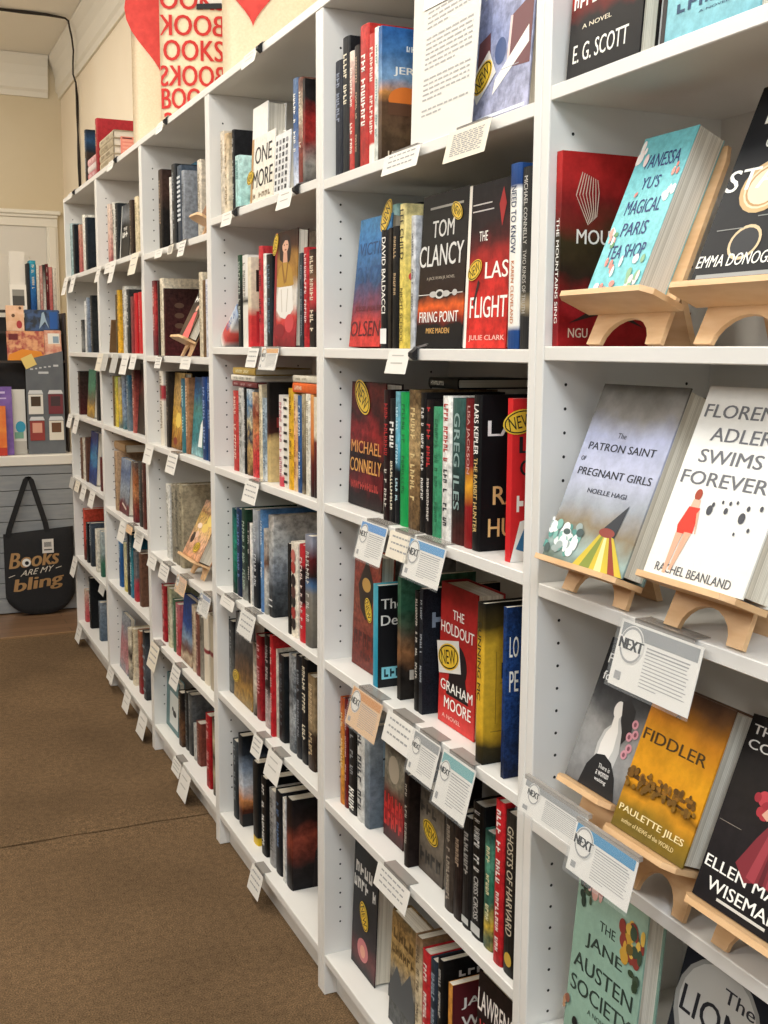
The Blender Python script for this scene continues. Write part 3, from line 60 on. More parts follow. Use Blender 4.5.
{'b': 2, 'r': 4, 'o': 'S', 'Yl': 0.4021, 'Yr': 0.3887, 'x': 0.03, 'z': 0.733, 'h': 0.2211, 'w': 0.15, 'c': '20242c', 'd': 'dark navy hardcover with silver specks', 'g': 'aeb4bc', 'T': [('f', 'FROST', '8a98a8', 0.5, 0.75, 0.8, 0.12)], 'amp': 0.6, 'ns': 120, 'i': 6, 'n': 9},
{'b': 2, 'r': 4, 'o': 'F', 'Yl': 0.3619, 'Yr': 0.2315, 'x': 0.045, 'z': 0.733, 'h': 0.2395, 'w': 0.05, 'c': 'd23c38@0,c23430@.15,b02a28@.5,a82826@.8,982422', 'd': 'red novel with dark keyhole shape', 'T': [('fe', '1c1518', 0.52, 0.45, 0.26, 0.15), ('fp', '1c1518', [(0.34, 0.42), (0.24, 0.22), (0.84, 0.22), (0.72, 0.42)]), ('f', 'THE', 'f2efe6', 0.52, 0.8, 0.3, 0.065), ('f', 'HOLDOUT', 'f2efe6', 0.5, 0.69, 0.88, 0.08), ('f', 'GRAHAM', 'f2efe6', 0.52, 0.28, 0.86, 0.075), ('f', 'MOORE', 'f2efe6', 0.56, 0.16, 0.72, 0.085), ('f', 'A NOVEL', 'e8b8ac', 0.4, 0.06, 0.5, 0.03), ('stw', 0.3, 0.49, 0.075, 12)], 'amp': 0.1, 'ns': 25, 'lean': 1, 'i': 7, 'n': 9},
{'b': 2, 'r': 4, 'o': 'S', 'Yl': 0.1619, 'Yr': 0.1395, 'x': 0.008, 'z': 0.733, 'h': 0.2497, 'w': 0.15, 'c': '1c1a14@0,3a321c@.1,d2a52e@.2,dcae34@.5,d4a832@.75,4a3c1a@.85,1a1814', 'd': 'cracked yellow hardcover with black ends', 'T': [('s', 'RUNNING MC', '2c2614', 0.4, 0.88, 0.5), ('f', 'E', '1c1a14', 0.82, 0.74, 0.14, 0.1), ('f', 'E', '1c1a14', 0.82, 0.42, 0.14, 0.1), ('f', 'RUIN', '1c1a14', 0.5, 0.58, 0.6, 0.1), ('fr', '8a6c20', 0.1, 0.2, 0.3, 0.205), ('fr', '8a6c20', 0.2, 0.5, 0.39, 0.505), ('fr', '8a6c20', 0.30000000000000004, 0.26, 0.48, 0.265), ('fr', '8a6c20', 0.4, 0.56, 0.5700000000000001, 0.565), ('fr', '8a6c20', 0.5, 0.32, 0.6599999999999999, 0.32499999999999996), ('fr', '8a6c20', 0.6, 0.62, 0.75, 0.625), ('fr', '8a6c20', 0.7000000000000001, 0.38, 0.8400000000000001, 0.385), ('fr', '8a6c20', 0.15, 0.25, 0.156, 0.7), ('fr', '8a6c20', 0.26, 0.25, 0.266, 0.7), ('fr', '8a6c20', 0.37, 0.25, 0.376, 0.7), ('fr', '8a6c20', 0.48, 0.25, 0.486, 0.7), ('fr', '8a6c20', 0.59, 0.25, 0.596, 0.7), ('fr', '8a6c20', 0.7000000000000001, 0.25, 0.7060000000000001, 0.7), ('fr', '8a6c20', 0.81, 0.25, 0.8160000000000001, 0.7)], 'amp': 0.1, 'ns': 25, 'i': 8, 'n': 9},
{'b': 2, 'r': 4, 'o': 'S', 'Yl': 0.0882, 'Yr': 0.0782, 'x': 0.012, 'z': 0.733, 'h': 0.2573, 'w': 0.15, 'c': '16223e@0,1c3462@.3,234480@.6,1c3a6c@.85,1a2c50', 'd': 'deep blue book with white capitals', 'T': [('f', 'LO', 'f2efe6', 0.085, 0.77, 0.1, 0.12), ('f', 'PE', 'f2efe6', 0.09, 0.57, 0.1, 0.12)], 'amp': 0.7, 'ns': 60, 'i': 9, 'n': 9},
{'b': 2, 'r': 5, 'o': 'S', 'Yl': 0.7577, 'Yr': 0.7358, 'x': 0.025, 'z': 0.436, 'h': 0.2241, 'w': 0.15, 'c': 'c87a2c@0,d89a3c@.4,b8542c', 'd': 'orange thin paperback', 'g': 'f0d8a0', 'amp': 0.25, 'ns': 25, 'i': 1, 'n': 15},
{'b': 2, 'r': 5, 'o': 'S', 'Yl': 0.7343, 'Yr': 0.7159, 'x': 0.025, 'z': 0.436, 'h': 0.228, 'w': 0.15, 'c': '6a1a1c', 'd': 'thin dark red book', 'g': 'd8b0a8', 'amp': 0.25, 'ns': 25, 'i': 2, 'n': 15},
{'b': 2, 'r': 5, 'o': 'S', 'Yl': 0.7144, 'Yr': 0.6726, 'x': 0.025, 'z': 0.436, 'h': 0.2291, 'w': 0.15, 'c': '181818', 'd': 'black book with white blocks', 'T': [('s', 'NOIR', 'f2efe6', 0.03, 0.24, 0.7), ('s', 'JAMES ELLROY', '8c8c8c', 0.35, 0.9, 0.4)], 'amp': 0.25, 'ns': 25, 'i': 3, 'n': 15},
{'b': 2, 'r': 5, 'o': 'S', 'Yl': 0.6696, 'Yr': 0.6349, 'x': 0.025, 'z': 0.436, 'h': 0.224, 'w': 0.15, 'c': 'd9d8d2', 'd': 'white book with black letters', 'T': [('s', 'CRIME STORY', '3a3c40', 0.1, 0.8, 0.55)], 'amp': 0.25, 'ns': 25, 'i': 4, 'n': 15},
{'b': 2, 'r': 5, 'o': 'S', 'Yl': 0.6321, 'Yr': 0.6068, 'x': 0.025, 'z': 0.436, 'h': 0.2055, 'w': 0.15, 'c': '5a646c@0,7a848c@.5,a8b0b4', 'd': 'slate grey hardcover with window picture', 'T': [('f', 'NIGHT', 'c8d0d4', 0.6, 0.3, 0.6, 0.08), ('fr', '9ab0bc', 0.2, 0.5, 0.9, 0.85), ('fr', '3a444c', 0.52, 0.5, 0.56, 0.85), ('fr', '3a444c', 0.2, 0.66, 0.9, 0.68)], 'amp': 0.2, 'ns': 25, 'i': 5, 'n': 15},
{'b': 2, 'r': 5, 'o': 'F', 'Yl': 0.5854, 'Yr': 0.4935, 'x': 0.045, 'z': 0.436, 'h': 0.1904, 'w': 0.03, 'c': '2a1416@0,4a1a1c@.1,a8282a@.3,6a3830@.45,8a8270@.62,9a9484@.8,6a6458', 'd': 'portrait cover with tall red letters', 'T': [('f', 'BLOOD', 'c83430', 0.5, 0.38, 0.9, 0.16), ('f', 'TRIAL', 'c83430', 0.5, 0.2, 0.9, 0.15), ('fe', 'b8ac98', 0.5, 0.74, 0.26, 0.14)], 'amp': 0.3, 'ns': 25, 'lean': 1, 'i': 6, 'n': 15},
{'b': 2, 'r': 5, 'o': 'S', 'Yl': 0.4483, 'Yr': 0.4302, 'x': 0.025, 'z': 0.436, 'h': 0.1726, 'w': 0.15, 'c': '221a18@0,2a201c', 'd': 'brown black hardcover with pale capitals', 'T': [('s', 'KARIN SLAUGHTER', 'b8aea0', 0.2, 0.9, 0.5), ('f', 'R', 'cfc8be', 0.4, 0.72, 0.4, 0.13), ('f', 'R', 'cfc8be', 0.4, 0.22, 0.4, 0.13)], 'amp': 0.25, 'ns': 25, 'i': 7, 'n': 15},
{'b': 2, 'r': 5, 'o': 'F', 'Yl': 0.4294, 'Yr': 0.3316, 'x': 0.045, 'z': 0.436, 'h': 0.1593, 'w': 0.03, 'c': '4a4038@0,6c6256@.3,8a8072@.55,5a5248@.8,4a443c', 'd': 'taupe thriller, rectangular yellow sticker', 'T': [('f', 'THE', '2c2824', 0.4, 0.9, 0.5, 0.08), ('f', 'HUNT', '33302c', 0.5, 0.75, 0.9, 0.12), ('f', 'RUTH', '33302c', 0.5, 0.2, 0.86, 0.16), ('st', 0.5, 0.52, 0.06, -20)], 'amp': 0.2, 'ns': 25, 'lean': 1, 'i': 8, 'n': 15},
{'b': 2, 'r': 5, 'o': 'S', 'Yl': 0.2806, 'Yr': 0.2498, 'x': 0.02, 'z': 0.436, 'h': 0.1678, 'w': 0.15, 'c': '3a322c@0,4a4038@.5,2c2622', 'd': 'dark taupe book', 'g': 'a89c8c', 'amp': 0.25, 'ns': 25, 'i': 9, 'n': 15},
{'b': 2, 'r': 5, 'o': 'S', 'Yl': 0.2488, 'Yr': 0.219, 'x': 0.02, 'z': 0.436, 'h': 0.1607, 'w': 0.15, 'c': '241a18', 'd': 'brown black book with tan letters', 'g': 'b09880', 'amp': 0.25, 'ns': 25, 'i': 10, 'n': 15},
{'b': 2, 'r': 5, 'o': 'S', 'Yl': 0.218, 'Yr': 0.189, 'x': 0.02, 'z': 0.436, 'h': 0.1874, 'w': 0.15, 'c': '1c1a1a', 'd': 'black book with grey lettering', 'g': 'a4a09a', 'T': [('sr', 'b8b8b4', 0.04, 0.1)], 'amp': 0.25, 'ns': 25, 'i': 11, 'n': 15},
{'b': 2, 'r': 5, 'o': 'S', 'Yl': 0.1881, 'Yr': 0.1498, 'x': 0.02, 'z': 0.436, 'h': 0.2222, 'w': 0.15, 'c': '141414', 'd': 'black thriller with tall white letters', 'T': [('s', 'JAMES PATTERSON', 'dcdad4', 0.5, 0.95, 0.5), ('s', 'CRISS CROSS', 'c4c2bc', 0.14, 0.46, 0.4), ('sr', 'b8b8b4', 0.03, 0.1)], 'amp': 0.25, 'ns': 25, 'i': 12, 'n': 15},
{'b': 2, 'r': 5, 'o': 'S', 'Yl': 0.148, 'Yr': 0.1183, 'x': 0.02, 'z': 0.436, 'h': 0.1914, 'w': 0.15, 'c': '2a5a4a@0,c8a83a@.2,3a6a58@.35,2a6a52@.6,5a9a80@.8,2a5044', 'd': 'green and yellow paperback', 'g': 'e8e0b0', 'amp': 0.5, 'ns': 25, 'i': 13, 'n': 15},
{'b': 2, 'r': 5, 'o': 'S', 'Yl': 0.1025, 'Yr': 0.0757, 'x': 0.012, 'z': 0.436, 'h': 0.2588, 'w': 0.15, 'c': 'c0242a', 'd': 'tall red book with white lettering', 'T': [('s', 'HARLAN COBEN', 'f0e0d8', 0.5, 0.95, 0.5), ('s', 'THE STRANGER', 'f0e0d8', 0.08, 0.45, 0.4)], 'amp': 0.25, 'ns': 25, 'i': 14, 'n': 15},
{'b': 2, 'r': 5, 'o': 'S', 'Yl': 0.0732, 'Yr': 0.0358, 'x': 0.012, 'z': 0.436, 'h': 0.2524, 'w': 0.15, 'c': '1b1a18@0,2a2622', 'd': 'black book with crest at foot', 'T': [('s', 'GHOSTS OF HARVARD', 'c4b8a0', 0.25, 0.92, 0.5), ('se', 'c4a03c', 0.1, 0.3)], 'amp': 0.25, 'ns': 25, 'i': 15, 'n': 15},
{'b': 2, 'r': 6, 'o': 'F', 'Yl': 0.7462, 'Yr': 0.6208, 'x': 0.045, 'z': 0.092, 'h': 0.2665, 'w': 0.04, 'c': '2a2a2c@0,6a3a3c@.15,3a3436@.28,2a2a2c@.5,26282a', 'd': 'charcoal thriller, slanted yellow sticker', 'T': [('f', 'DEAN', 'd8d6d0', 0.45, 0.8, 0.7, 0.09), ('f', 'KOONTZ', 'd8d6d0', 0.5, 0.68, 0.9, 0.09), ('st', 0.52, 0.46, 0.06, -60), ('fe', 'c87a7c', 0.5, 0.18, 0.22, 0.09), ('fe', 'e0a48c', 0.5, 0.17, 0.1, 0.05)], 'amp': 0.15, 'ns': 25, 'lean': 2, 'i': 1, 'n': 8},
{'b': 2, 'r': 6, 'o': 'F', 'Yl': 0.5239, 'Yr': 0.4104, 'x': 0.03, 'z': 0.092, 'h': 0.2196, 'w': 0.04, 'c': '4a4c4e@0,6a6c6a@.25,8a8478@.45,b89a64@.65,9a7a4a@.85,7a6442', 'd': 'golden mountain landscape novel', 'T': [('f', 'THE', '5a4424', 0.4, 0.93, 0.4, 0.05), ('f', 'LAND', '5a4424', 0.5, 0.82, 0.8, 0.09), ('f', 'BEYOND', '5a4424', 0.5, 0.68, 0.86, 0.08), ('fp', '55585a', [(0, 0.3), (0.3, 0.55), (0.5, 0.42), (0.8, 0.6), (1, 0.35), (1, 0.2), (0, 0.2)])], 'amp': 0.35, 'ns': 25, 'lean': 2, 'i': 2, 'n': 8},
{'b': 2, 'r': 6, 'o': 'S', 'Yl': 0.408, 'Yr': 0.3819, 'x': 0.03, 'z': 0.092, 'h': 0.2292, 'w': 0.15, 'c': 'd8c8a8@0,cdbb98@.7,8a6a4a', 'd': 'cream and brown hardcover', 'g': '6a5a44', 'amp': 0.25, 'ns': 25, 'i': 3, 'n': 8},
{'b': 2, 'r': 6, 'o': 'S', 'Yl': 0.3796, 'Yr': 0.3484, 'x': 0.03, 'z': 0.092, 'h': 0.2169, 'w': 0.15, 'c': 'c02c30', 'd': 'red spined hardcover', 'g': 'f2efe6', 'amp': 0.25, 'ns': 25, 'i': 4, 'n': 8},
{'b': 2, 'r': 6, 'o': 'S', 'Yl': 0.3462, 'Yr': 0.3204, 'x': 0.03, 'z': 0.092, 'h': 0.2169, 'w': 0.15, 'c': '2a3440', 'd': 'dark blue spined hardcover', 'g': '9caab8', 'amp': 0.25, 'ns': 25, 'i': 5, 'n': 8},
{'b': 2, 'r': 6, 'o': 'S', 'Yl': 0.3182, 'Yr': 0.2974, 'x': 0.03, 'z': 0.092, 'h': 0.2314, 'w': 0.15, 'c': '161616', 'd': 'thick black hardcover', 'g': 'c8c4bc', 'T': [('f', 'MURDER', 'd8d6d0', 0.55, 0.88, 0.7, 0.05)], 'amp': 0.25, 'ns': 25, 'i': 6, 'n': 8},
{'b': 2, 'r': 6, 'o': 'S', 'Yl': 0.2749, 'Yr': 0.2601, 'x': 0.03, 'z': 0.092, 'h': 0.2093, 'w': 0.12, 'c': 'c8893c', 'd': 'short book with maroon cover', 'T': [('fr', '5a1a20', 0, 0, 1, 1), ('f', 'JA', 'f2efe6', 0.3, 0.82, 0.3, 0.1), ('f', 'W', 'f2efe6', 0.3, 0.66, 0.3, 0.1), ('f', 'M', 'f2efe6', 0.3, 0.5, 0.3, 0.1)], 'amp': 0.25, 'ns': 25, 'i': 7, 'n': 8},
{'b': 2, 'r': 6, 'o': 'F', 'Yl': 0.1748, 'Yr': 0.039, 'x': 0.02, 'z': 0.092, 'h': 0.2859, 'w': 0.035, 'c': '3a1416@0,2a1618@.5,201618@.8,241a1a', 'd': 'black and red book with slanted lettering', 'T': [('f', 'LAWRENCE', 'f0e8e0', 0.5, 0.84, 0.92, 0.13), ('f', 'WRIGHT', 'd84a44', 0.5, 0.66, 0.8, 0.14)], 'amp': 0.3, 'ns': 25, 'lean': 2, 'i': 8, 'n': 8},
{'b': 3, 'r': 1, 'o': 'S', 'Yl': 1.6819, 'Yr': 1.6759, 'x': 0.12, 'z': 1.684, 'h': 0.2919, 'w': 0.142, 'c': '19191b', 'd': 'tall black book at the back', 'amp': 0.25, 'ns': 25, 'i': 1, 'n': 12},
{'b': 3, 'r': 1, 'o': 'S', 'Yl': 1.5568, 'Yr': 1.5243, 'x': 0.02, 'z': 1.684, 'h': 0.2082, 'w': 0.15, 'c': 'd8cbb6', 'd': 'beige thin book', 'g': 'a89880', 'amp': 0.25, 'ns': 25, 'i': 2, 'n': 12},
{'b': 3, 'r': 1, 'o': 'S', 'Yl': 1.5215, 'Yr': 1.4886, 'x': 0.02, 'z': 1.684, 'h': 0.1976, 'w': 0.15, 'c': 'dccbae@0,e0d0b4@.5,c4a880', 'd': 'cream hardcover', 'g': '8a7454', 'amp': 0.25, 'ns': 25, 'i': 3, 'n': 12},
{'b': 3, 'r': 1, 'o': 'S', 'Yl': 1.488, 'Yr': 1.467, 'x': 0.03, 'z': 1.684, 'h': 0.2027, 'w': 0.15, 'c': '1c1c1e', 'd': 'thin black book', 'g': 'c8c4bc', 'amp': 0.25, 'ns': 25, 'i': 4, 'n': 12},
{'b': 3, 'r': 1, 'o': 'S', 'Yl': 1.4321, 'Yr': 1.3944, 'x': 0.02, 'z': 1.684, 'h': 0.131, 'w': 0.12, 'c': '9cc8c4@0,b8d8d4', 'd': 'short mint green book', 'g': '5a8a88', 'amp': 0.25, 'ns': 25, 'i': 5, 'n': 12},
{'b': 3, 'r': 1, 'o': 'F', 'Yl': 1.3934, 'Yr': 1.2766, 'x': 0.048, 'z': 1.684, 'h': 0.2354, 'w': 0.045, 'c': 'ece8de@0,f0ede6', 'd': 'thick white hardcover standing behind', 'T': [('f', 'SELECTED', '9c9484', 0.6, 0.3, 0.6, 0.04)], 'amp': 0.03, 'ns': 25, 'lean': 2, 'i': 6, 'n': 12},
{'b': 3, 'r': 1, 'o': 'F', 'Yl': 1.2816, 'Yr': 1.1168, 'x': 0.012, 'z': 1.684, 'h': 0.1443, 'w': 0.025, 'c': 'e6dcc8@0,ece6d8@.5,efe9de', 'd': 'white book with big black capitals', 'T': [('f', 'ONE', '17171a', 0.52, 0.72, 0.72, 0.26), ('f', 'MORE', '17171a', 0.52, 0.36, 0.86, 0.27), ('fr', 'b08a5c', 0.0, 0.0, 0.09, 1), ('f', 'CHANCE', '8a7a64', 0.5, 0.1, 0.8, 0.08), ('st', -0.02, 0.42, 0.05, 10)], 'amp': 0.1, 'ns': 25, 'lean': 3, 'i': 7, 'n': 12},
{'b': 3, 'r': 1, 'o': 'F', 'Yl': 1.1147, 'Yr': 1.0145, 'x': 0.012, 'z': 1.684, 'h': 0.1255, 'w': 0.025, 'c': 'd8d8d6@0,e2e2e0', 'd': 'black and white checkered book', 'T': [('fr', '8a8a8c', 0.08, 0.06, 0.2, 0.13), ('fr', '2c2c2e', 0.08, 0.16999999999999998, 0.2, 0.24), ('fr', '8a8a8c', 0.08, 0.28, 0.2, 0.35), ('fr', '2c2c2e', 0.08, 0.39, 0.2, 0.46), ('fr', '8a8a8c', 0.08, 0.5, 0.2, 0.5700000000000001), ('fr', '2c2c2e', 0.08, 0.6100000000000001, 0.2, 0.68), ('fr', '8a8a8c', 0.08, 0.72, 0.2, 0.79), ('fr', '2c2c2e', 0.08, 0.8300000000000001, 0.2, 0.9), ('fr', '2c2c2e', 0.3, 0.06, 0.42000000000000004, 0.13), ('fr', '8a8a8c', 0.3, 0.16999999999999998, 0.42000000000000004, 0.24), ('fr', '2c2c2e', 0.3, 0.28, 0.42000000000000004, 0.35), ('fr', '8a8a8c', 0.3, 0.39, 0.42000000000000004, 0.46), ('fr', '2c2c2e', 0.3, 0.5, 0.42000000000000004, 0.5700000000000001), ('fr', '8a8a8c', 0.3, 0.6100000000000001, 0.42000000000000004, 0.68), ('fr', '2c2c2e', 0.3, 0.72, 0.42000000000000004, 0.79), ('fr', '8a8a8c', 0.3, 0.8300000000000001, 0.42000000000000004, 0.9), ('fr', '8a8a8c', 0.52, 0.06, 0.64, 0.13), ('fr', '2c2c2e', 0.52, 0.16999999999999998, 0.64, 0.24), ('fr', '8a8a8c', 0.52, 0.28, 0.64, 0.35), ('fr', '2c2c2e', 0.52, 0.39, 0.64, 0.46), ('fr', '8a8a8c', 0.52, 0.5, 0.64, 0.5700000000000001), ('fr', '2c2c2e', 0.52, 0.6100000000000001, 0.64, 0.68), ('fr', '8a8a8c', 0.52, 0.72, 0.64, 0.79), ('fr', '2c2c2e', 0.52, 0.8300000000000001, 0.64, 0.9), ('fr', '2c2c2e', 0.74, 0.06, 0.8600000000000001, 0.13), ('fr', '8a8a8c', 0.74, 0.16999999999999998, 0.8600000000000001, 0.24), ('fr', '2c2c2e', 0.74, 0.28, 0.8600000000000001, 0.35), ('fr', '8a8a8c', 0.74, 0.39, 0.8600000000000001, 0.46), ('fr', '2c2c2e', 0.74, 0.5, 0.8600000000000001, 0.5700000000000001), ('fr', '8a8a8c', 0.74, 0.6100000000000001, 0.8600000000000001, 0.68), ('fr', '2c2c2e', 0.74, 0.72, 0.8600000000000001, 0.79), ('fr', '8a8a8c', 0.74, 0.8300000000000001, 0.8600000000000001, 0.9)], 'amp': 0.05, 'ns': 25, 'lean': 3, 'i': 8, 'n': 12},
{'b': 3, 'r': 1, 'o': 'S', 'Yl': 1.0354, 'Yr': 1.0138, 'x': 0.0466, 'z': 1.684, 'h': 0.1085, 'w': 0.12, 'c': 'a8acc8', 'd': 'short lavender book', 'g': '6a70a0', 'amp': 0.25, 'ns': 25, 'i': 9, 'n': 12},
{'b': 3, 'r': 1, 'o': 'S', 'Yl': 1.0118, 'Yr': 0.9829, 'x': 0.02, 'z': 1.684, 'h': 0.2236, 'w': 0.15, 'c': 'dfe4ec@0,8a98b8@.3,3c5a8a@.6,5a7090', 'd': 'blue grey tall book', 'g': 'f2efe6', 'amp': 0.25, 'ns': 25, 'i': 10, 'n': 12},
{'b': 3, 'r': 1, 'o': 'S', 'Yl': 0.9791, 'Yr': 0.9508, 'x': 0.02, 'z': 1.684, 'h': 0.2184, 'w': 0.15, 'c': '6a2a22@0,8a4438@.4,c8b8a0@.6,6a3a30', 'd': 'brown red striped book', 'g': 'e6dcc4', 'amp': 0.5, 'ns': 25, 'i': 11, 'n': 12},
{'b': 3, 'r': 1, 'o': 'S', 'Yl': 0.9471, 'Yr': 0.9324, 'x': 0.02, 'z': 1.684, 'h': 0.2108, 'w': 0.15, 'c': '3a3634@0,8a8680@.2,8a2a26@.4,a82e2a@.65,1e1c1c@.85', 'd': 'red and black misty thriller', 'T': [('f', 'NIGHT', 'c8c4bc', 0.5, 0.26, 0.8, 0.12), ('f', 'FALL', 'c8c4bc', 0.5, 0.12, 0.7, 0.1), ('fe', 'd8d4cc', 0.5, 0.9, 0.3, 0.03)], 'amp': 0.4, 'ns': 14, 'i': 12, 'n': 12},
{'b': 3, 'r': 2, 'o': 'R', 'Yl': 1.5775, 'Yr': 1.4203, 'x': 0.02, 'z': 1.36, 'h': 0.16, 'w': 0.13, 't': 0.034, 'ang': 62, 'c': 'e8e4dc@0,c84a44@.2,d85850@.45,e8e6e2@.6,a8bcd8', 'd': 'red white and blue book fallen sideways', 'g': '6a84b4', 'k': 'h', 'amp': 0.05, 'ns': 25, 'i': 1, 'n': 13},
{'b': 3, 'r': 2, 'o': 'S', 'Yl': 1.4213, 'Yr': 1.3847, 'x': 0.02, 'z': 1.36, 'h': 0.2205, 'w': 0.15, 'c': '141618@0,181a1a@.6,2a4a38@.85', 'd': 'black and green book', 'g': 'a8b0a8', 'amp': 0.25, 'ns': 25, 'i': 2, 'n': 13},
{'b': 3, 'r': 2, 'o': 'F', 'Yl': 1.4576, 'Yr': 1.3356, 'x': 0.19, 'z': 1.36, 'h': 0.2803, 'w': 0.03, 'c': 'd8d4ca', 'd': 'cream hardcover standing at the back', 'amp': 0.25, 'ns': 25, 'lean': 1, 'i': 3, 'n': 13},
{'b': 3, 'r': 2, 'o': 'S', 'Yl': 1.3821, 'Yr': 1.3414, 'x': 0.02, 'z': 1.36, 'h': 0.2175, 'w': 0.15, 'c': 'd8d4ca@0,dcd8ce@.45,2a2622@.5,d8d4cc@.56,e2ded6', 'd': 'white book with dark band', 'g': '8c887e', 'amp': 0.02, 'ns': 25, 'i': 4, 'n': 13},
{'b': 3, 'r': 2, 'o': 'S', 'Yl': 1.3389, 'Yr': 1.3141, 'x': 0.02, 'z': 1.36, 'h': 0.2099, 'w': 0.15, 'c': 'c83438@0,c4403c@.35,d8c8ac@.45,e0d4bc', 'd': 'red and cream illustrated book', 'T': [('fr', '2a1c1a', 0.1, 0.62, 0.95, 0.86), ('fr', 'a8242a', 0.1, 0.05, 0.95, 0.4), ('fe', 'c89a3c', 0.4, 0.3, 0.2, 0.08), ('fe', 'd8c4a0', 0.5, 0.76, 0.25, 0.07)], 'amp': 0.1, 'ns': 25, 'i': 5, 'n': 13},
{'b': 3, 'r': 2, 'o': 'S', 'Yl': 1.2538, 'Yr': 1.2233, 'x': 0.02, 'z': 1.36, 'h': 0.2291, 'w': 0.15, 'c': 'b83238@0,c03a3e', 'd': 'red book with dark letters', 'g': '5a1418', 'amp': 0.25, 'ns': 25, 'i': 6, 'n': 13},
{'b': 3, 'r': 2, 'o': 'S', 'Yl': 1.2164, 'Yr': 1.1981, 'x': 0.02, 'z': 1.36, 'h': 0.21, 'w': 0.15, 'c': 'e8e4da', 'd': 'thin white book', 'amp': 0.25, 'ns': 25, 'i': 7, 'n': 13},
{'b': 3, 'r': 2, 'o': 'S', 'Yl': 1.197, 'Yr': 1.155, 'x': 0.02, 'z': 1.36, 'h': 0.2061, 'w': 0.15, 'c': '14181c@0,1c262e@.4,181818', 'd': 'navy black hardcover', 'g': '5a7080', 'T': [('f', 'DARK', '8aa0ac', 0.5, 0.3, 0.7, 0.1)], 'amp': 0.25, 'ns': 25, 'i': 8, 'n': 13},
{'b': 3, 'r': 2, 'o': 'F', 'Yl': 1.1229, 'Yr': 0.9779, 'x': 0.012, 'z': 1.36, 'h': 0.246, 'w': 0.025, 'c': '7a1e26@0,a83038@.14,c8403c@.24,d8d0c4@.36,dad4ca@.52,a87c3c@.62,9a7038@.76,4a2c22@.86,2c1c18', 'd': 'portrait cover of woman in ochre shawl, yellow sticker', 'T': [('fr', '8a2228', 0, 0, 0.1, 1), ('fp', '261612', [(0.22, 0.76), (0.2, 0.88), (0.3, 0.96), (0.5, 0.975), (0.66, 0.94), (0.72, 0.85), (0.68, 0.74), (0.5, 0.7)]), ('fp', 'cf9c82', [(0.36, 0.7), (0.38, 0.82), (0.54, 0.82), (0.58, 0.7)]), ('fe', 'd8a88c', 0.46, 0.87, 0.14, 0.058), ('fp', '2c1a16', [(0.32, 0.88), (0.36, 0.94), (0.5, 0.955), (0.6, 0.92), (0.56, 0.915), (0.44, 0.92)]), ('fe', '8e4a40', 0.47, 0.838, 0.045, 0.007), ('fe', '3a221c', 0.41, 0.88, 0.025, 0.006), ('fe', '3a221c', 0.53, 0.88, 0.025, 0.006), ('fp', 'b08838', [(0.1, 0.53), (0.2, 0.68), (0.36, 0.73), (0.58, 0.73), (0.76, 0.67), (0.88, 0.53), (0.5, 0.5)]), ('fp', '8a6028', [(0.3, 0.72), (0.36, 0.73), (0.5, 0.56), (0.44, 0.54)]), ('fp', '8a6028', [(0.62, 0.72), (0.57, 0.73), (0.48, 0.56), (0.54, 0.55)]), ('fp', 'e4e0d8', [(0.12, 0.32), (0.2, 0.52), (0.8, 0.52), (0.88, 0.32), (0.7, 0.26), (0.5, 0.24), (0.3, 0.26)]), ('fp', 'c8c0b4', [(0.3, 0.5), (0.34, 0.5), (0.4, 0.3), (0.36, 0.3)]), ('fp', 'c8c0b4', [(0.6, 0.5), (0.64, 0.5), (0.6, 0.3), (0.56, 0.3)]), ('fe', 'c84448', 0.72, 0.2, 0.2, 0.08), ('fe', '8a1e28', 0.3, 0.14, 0.22, 0.06), ('st', 0.02, 0.9, 0.05, 60)], 'amp': 0.2, 'ns': 14, 'lean': 2, 'i': 9, 'n': 13},
{'b': 3, 'r': 2, 'o': 'S', 'Yl': 0.9974, 'Yr': 0.9721, 'x': 0.0486, 'z': 1.36, 'h': 0.1951, 'w': 0.15, 'c': '9aa83a@0,a8b44a@.48,181a18@.52,1c1c1c', 'd': 'lime green and black book', 'g': 'e8ecc8', 'amp': 0.02, 'ns': 25, 'i': 10, 'n': 13},
{'b': 3, 'r': 2, 'o': 'S', 'Yl': 0.9702, 'Yr': 0.953, 'x': 0.02, 'z': 1.36, 'h': 0.1934, 'w': 0.15, 'c': '343c42', 'd': 'dark slate book', 'g': '8a949c', 'amp': 0.25, 'ns': 25, 'i': 11, 'n': 13},
{'b': 3, 'r': 2, 'o': 'S', 'Yl': 0.9511, 'Yr': 0.9211, 'x': 0.02, 'z': 1.36, 'h': 0.2029, 'w': 0.15, 'c': 'b02a30', 'd': 'tall red thin book', 'g': 'e8c8c4', 'amp': 0.25, 'ns': 25, 'i': 12, 'n': 13},
{'b': 3, 'r': 2, 'o': 'S', 'Yl': 0.9193, 'Yr': 0.8792, 'x': 0.02, 'z': 1.36, 'h': 0.1957, 'w': 0.15, 'c': '201a18@0,241c1a@.35,c03a3c@.5,b8383a@.6,6a4a34@.72,2a2220', 'd': 'black book with red label', 'g': 'd8c8b0', 'amp': 0.05, 'ns': 25, 'i': 13, 'n': 13},
{'b': 3, 'r': 3, 'o': 'S', 'Yl': 1.4752, 'Yr': 1.4332, 'x': 0.02, 'z': 1.05, 'h': 0.2014, 'w': 0.15, 'c': 'b43a38@0,c04642', 'd': 'coral red spine book', 'g': 'e8c8b8', 'amp': 0.25, 'ns': 25, 'i': 1, 'n': 22},
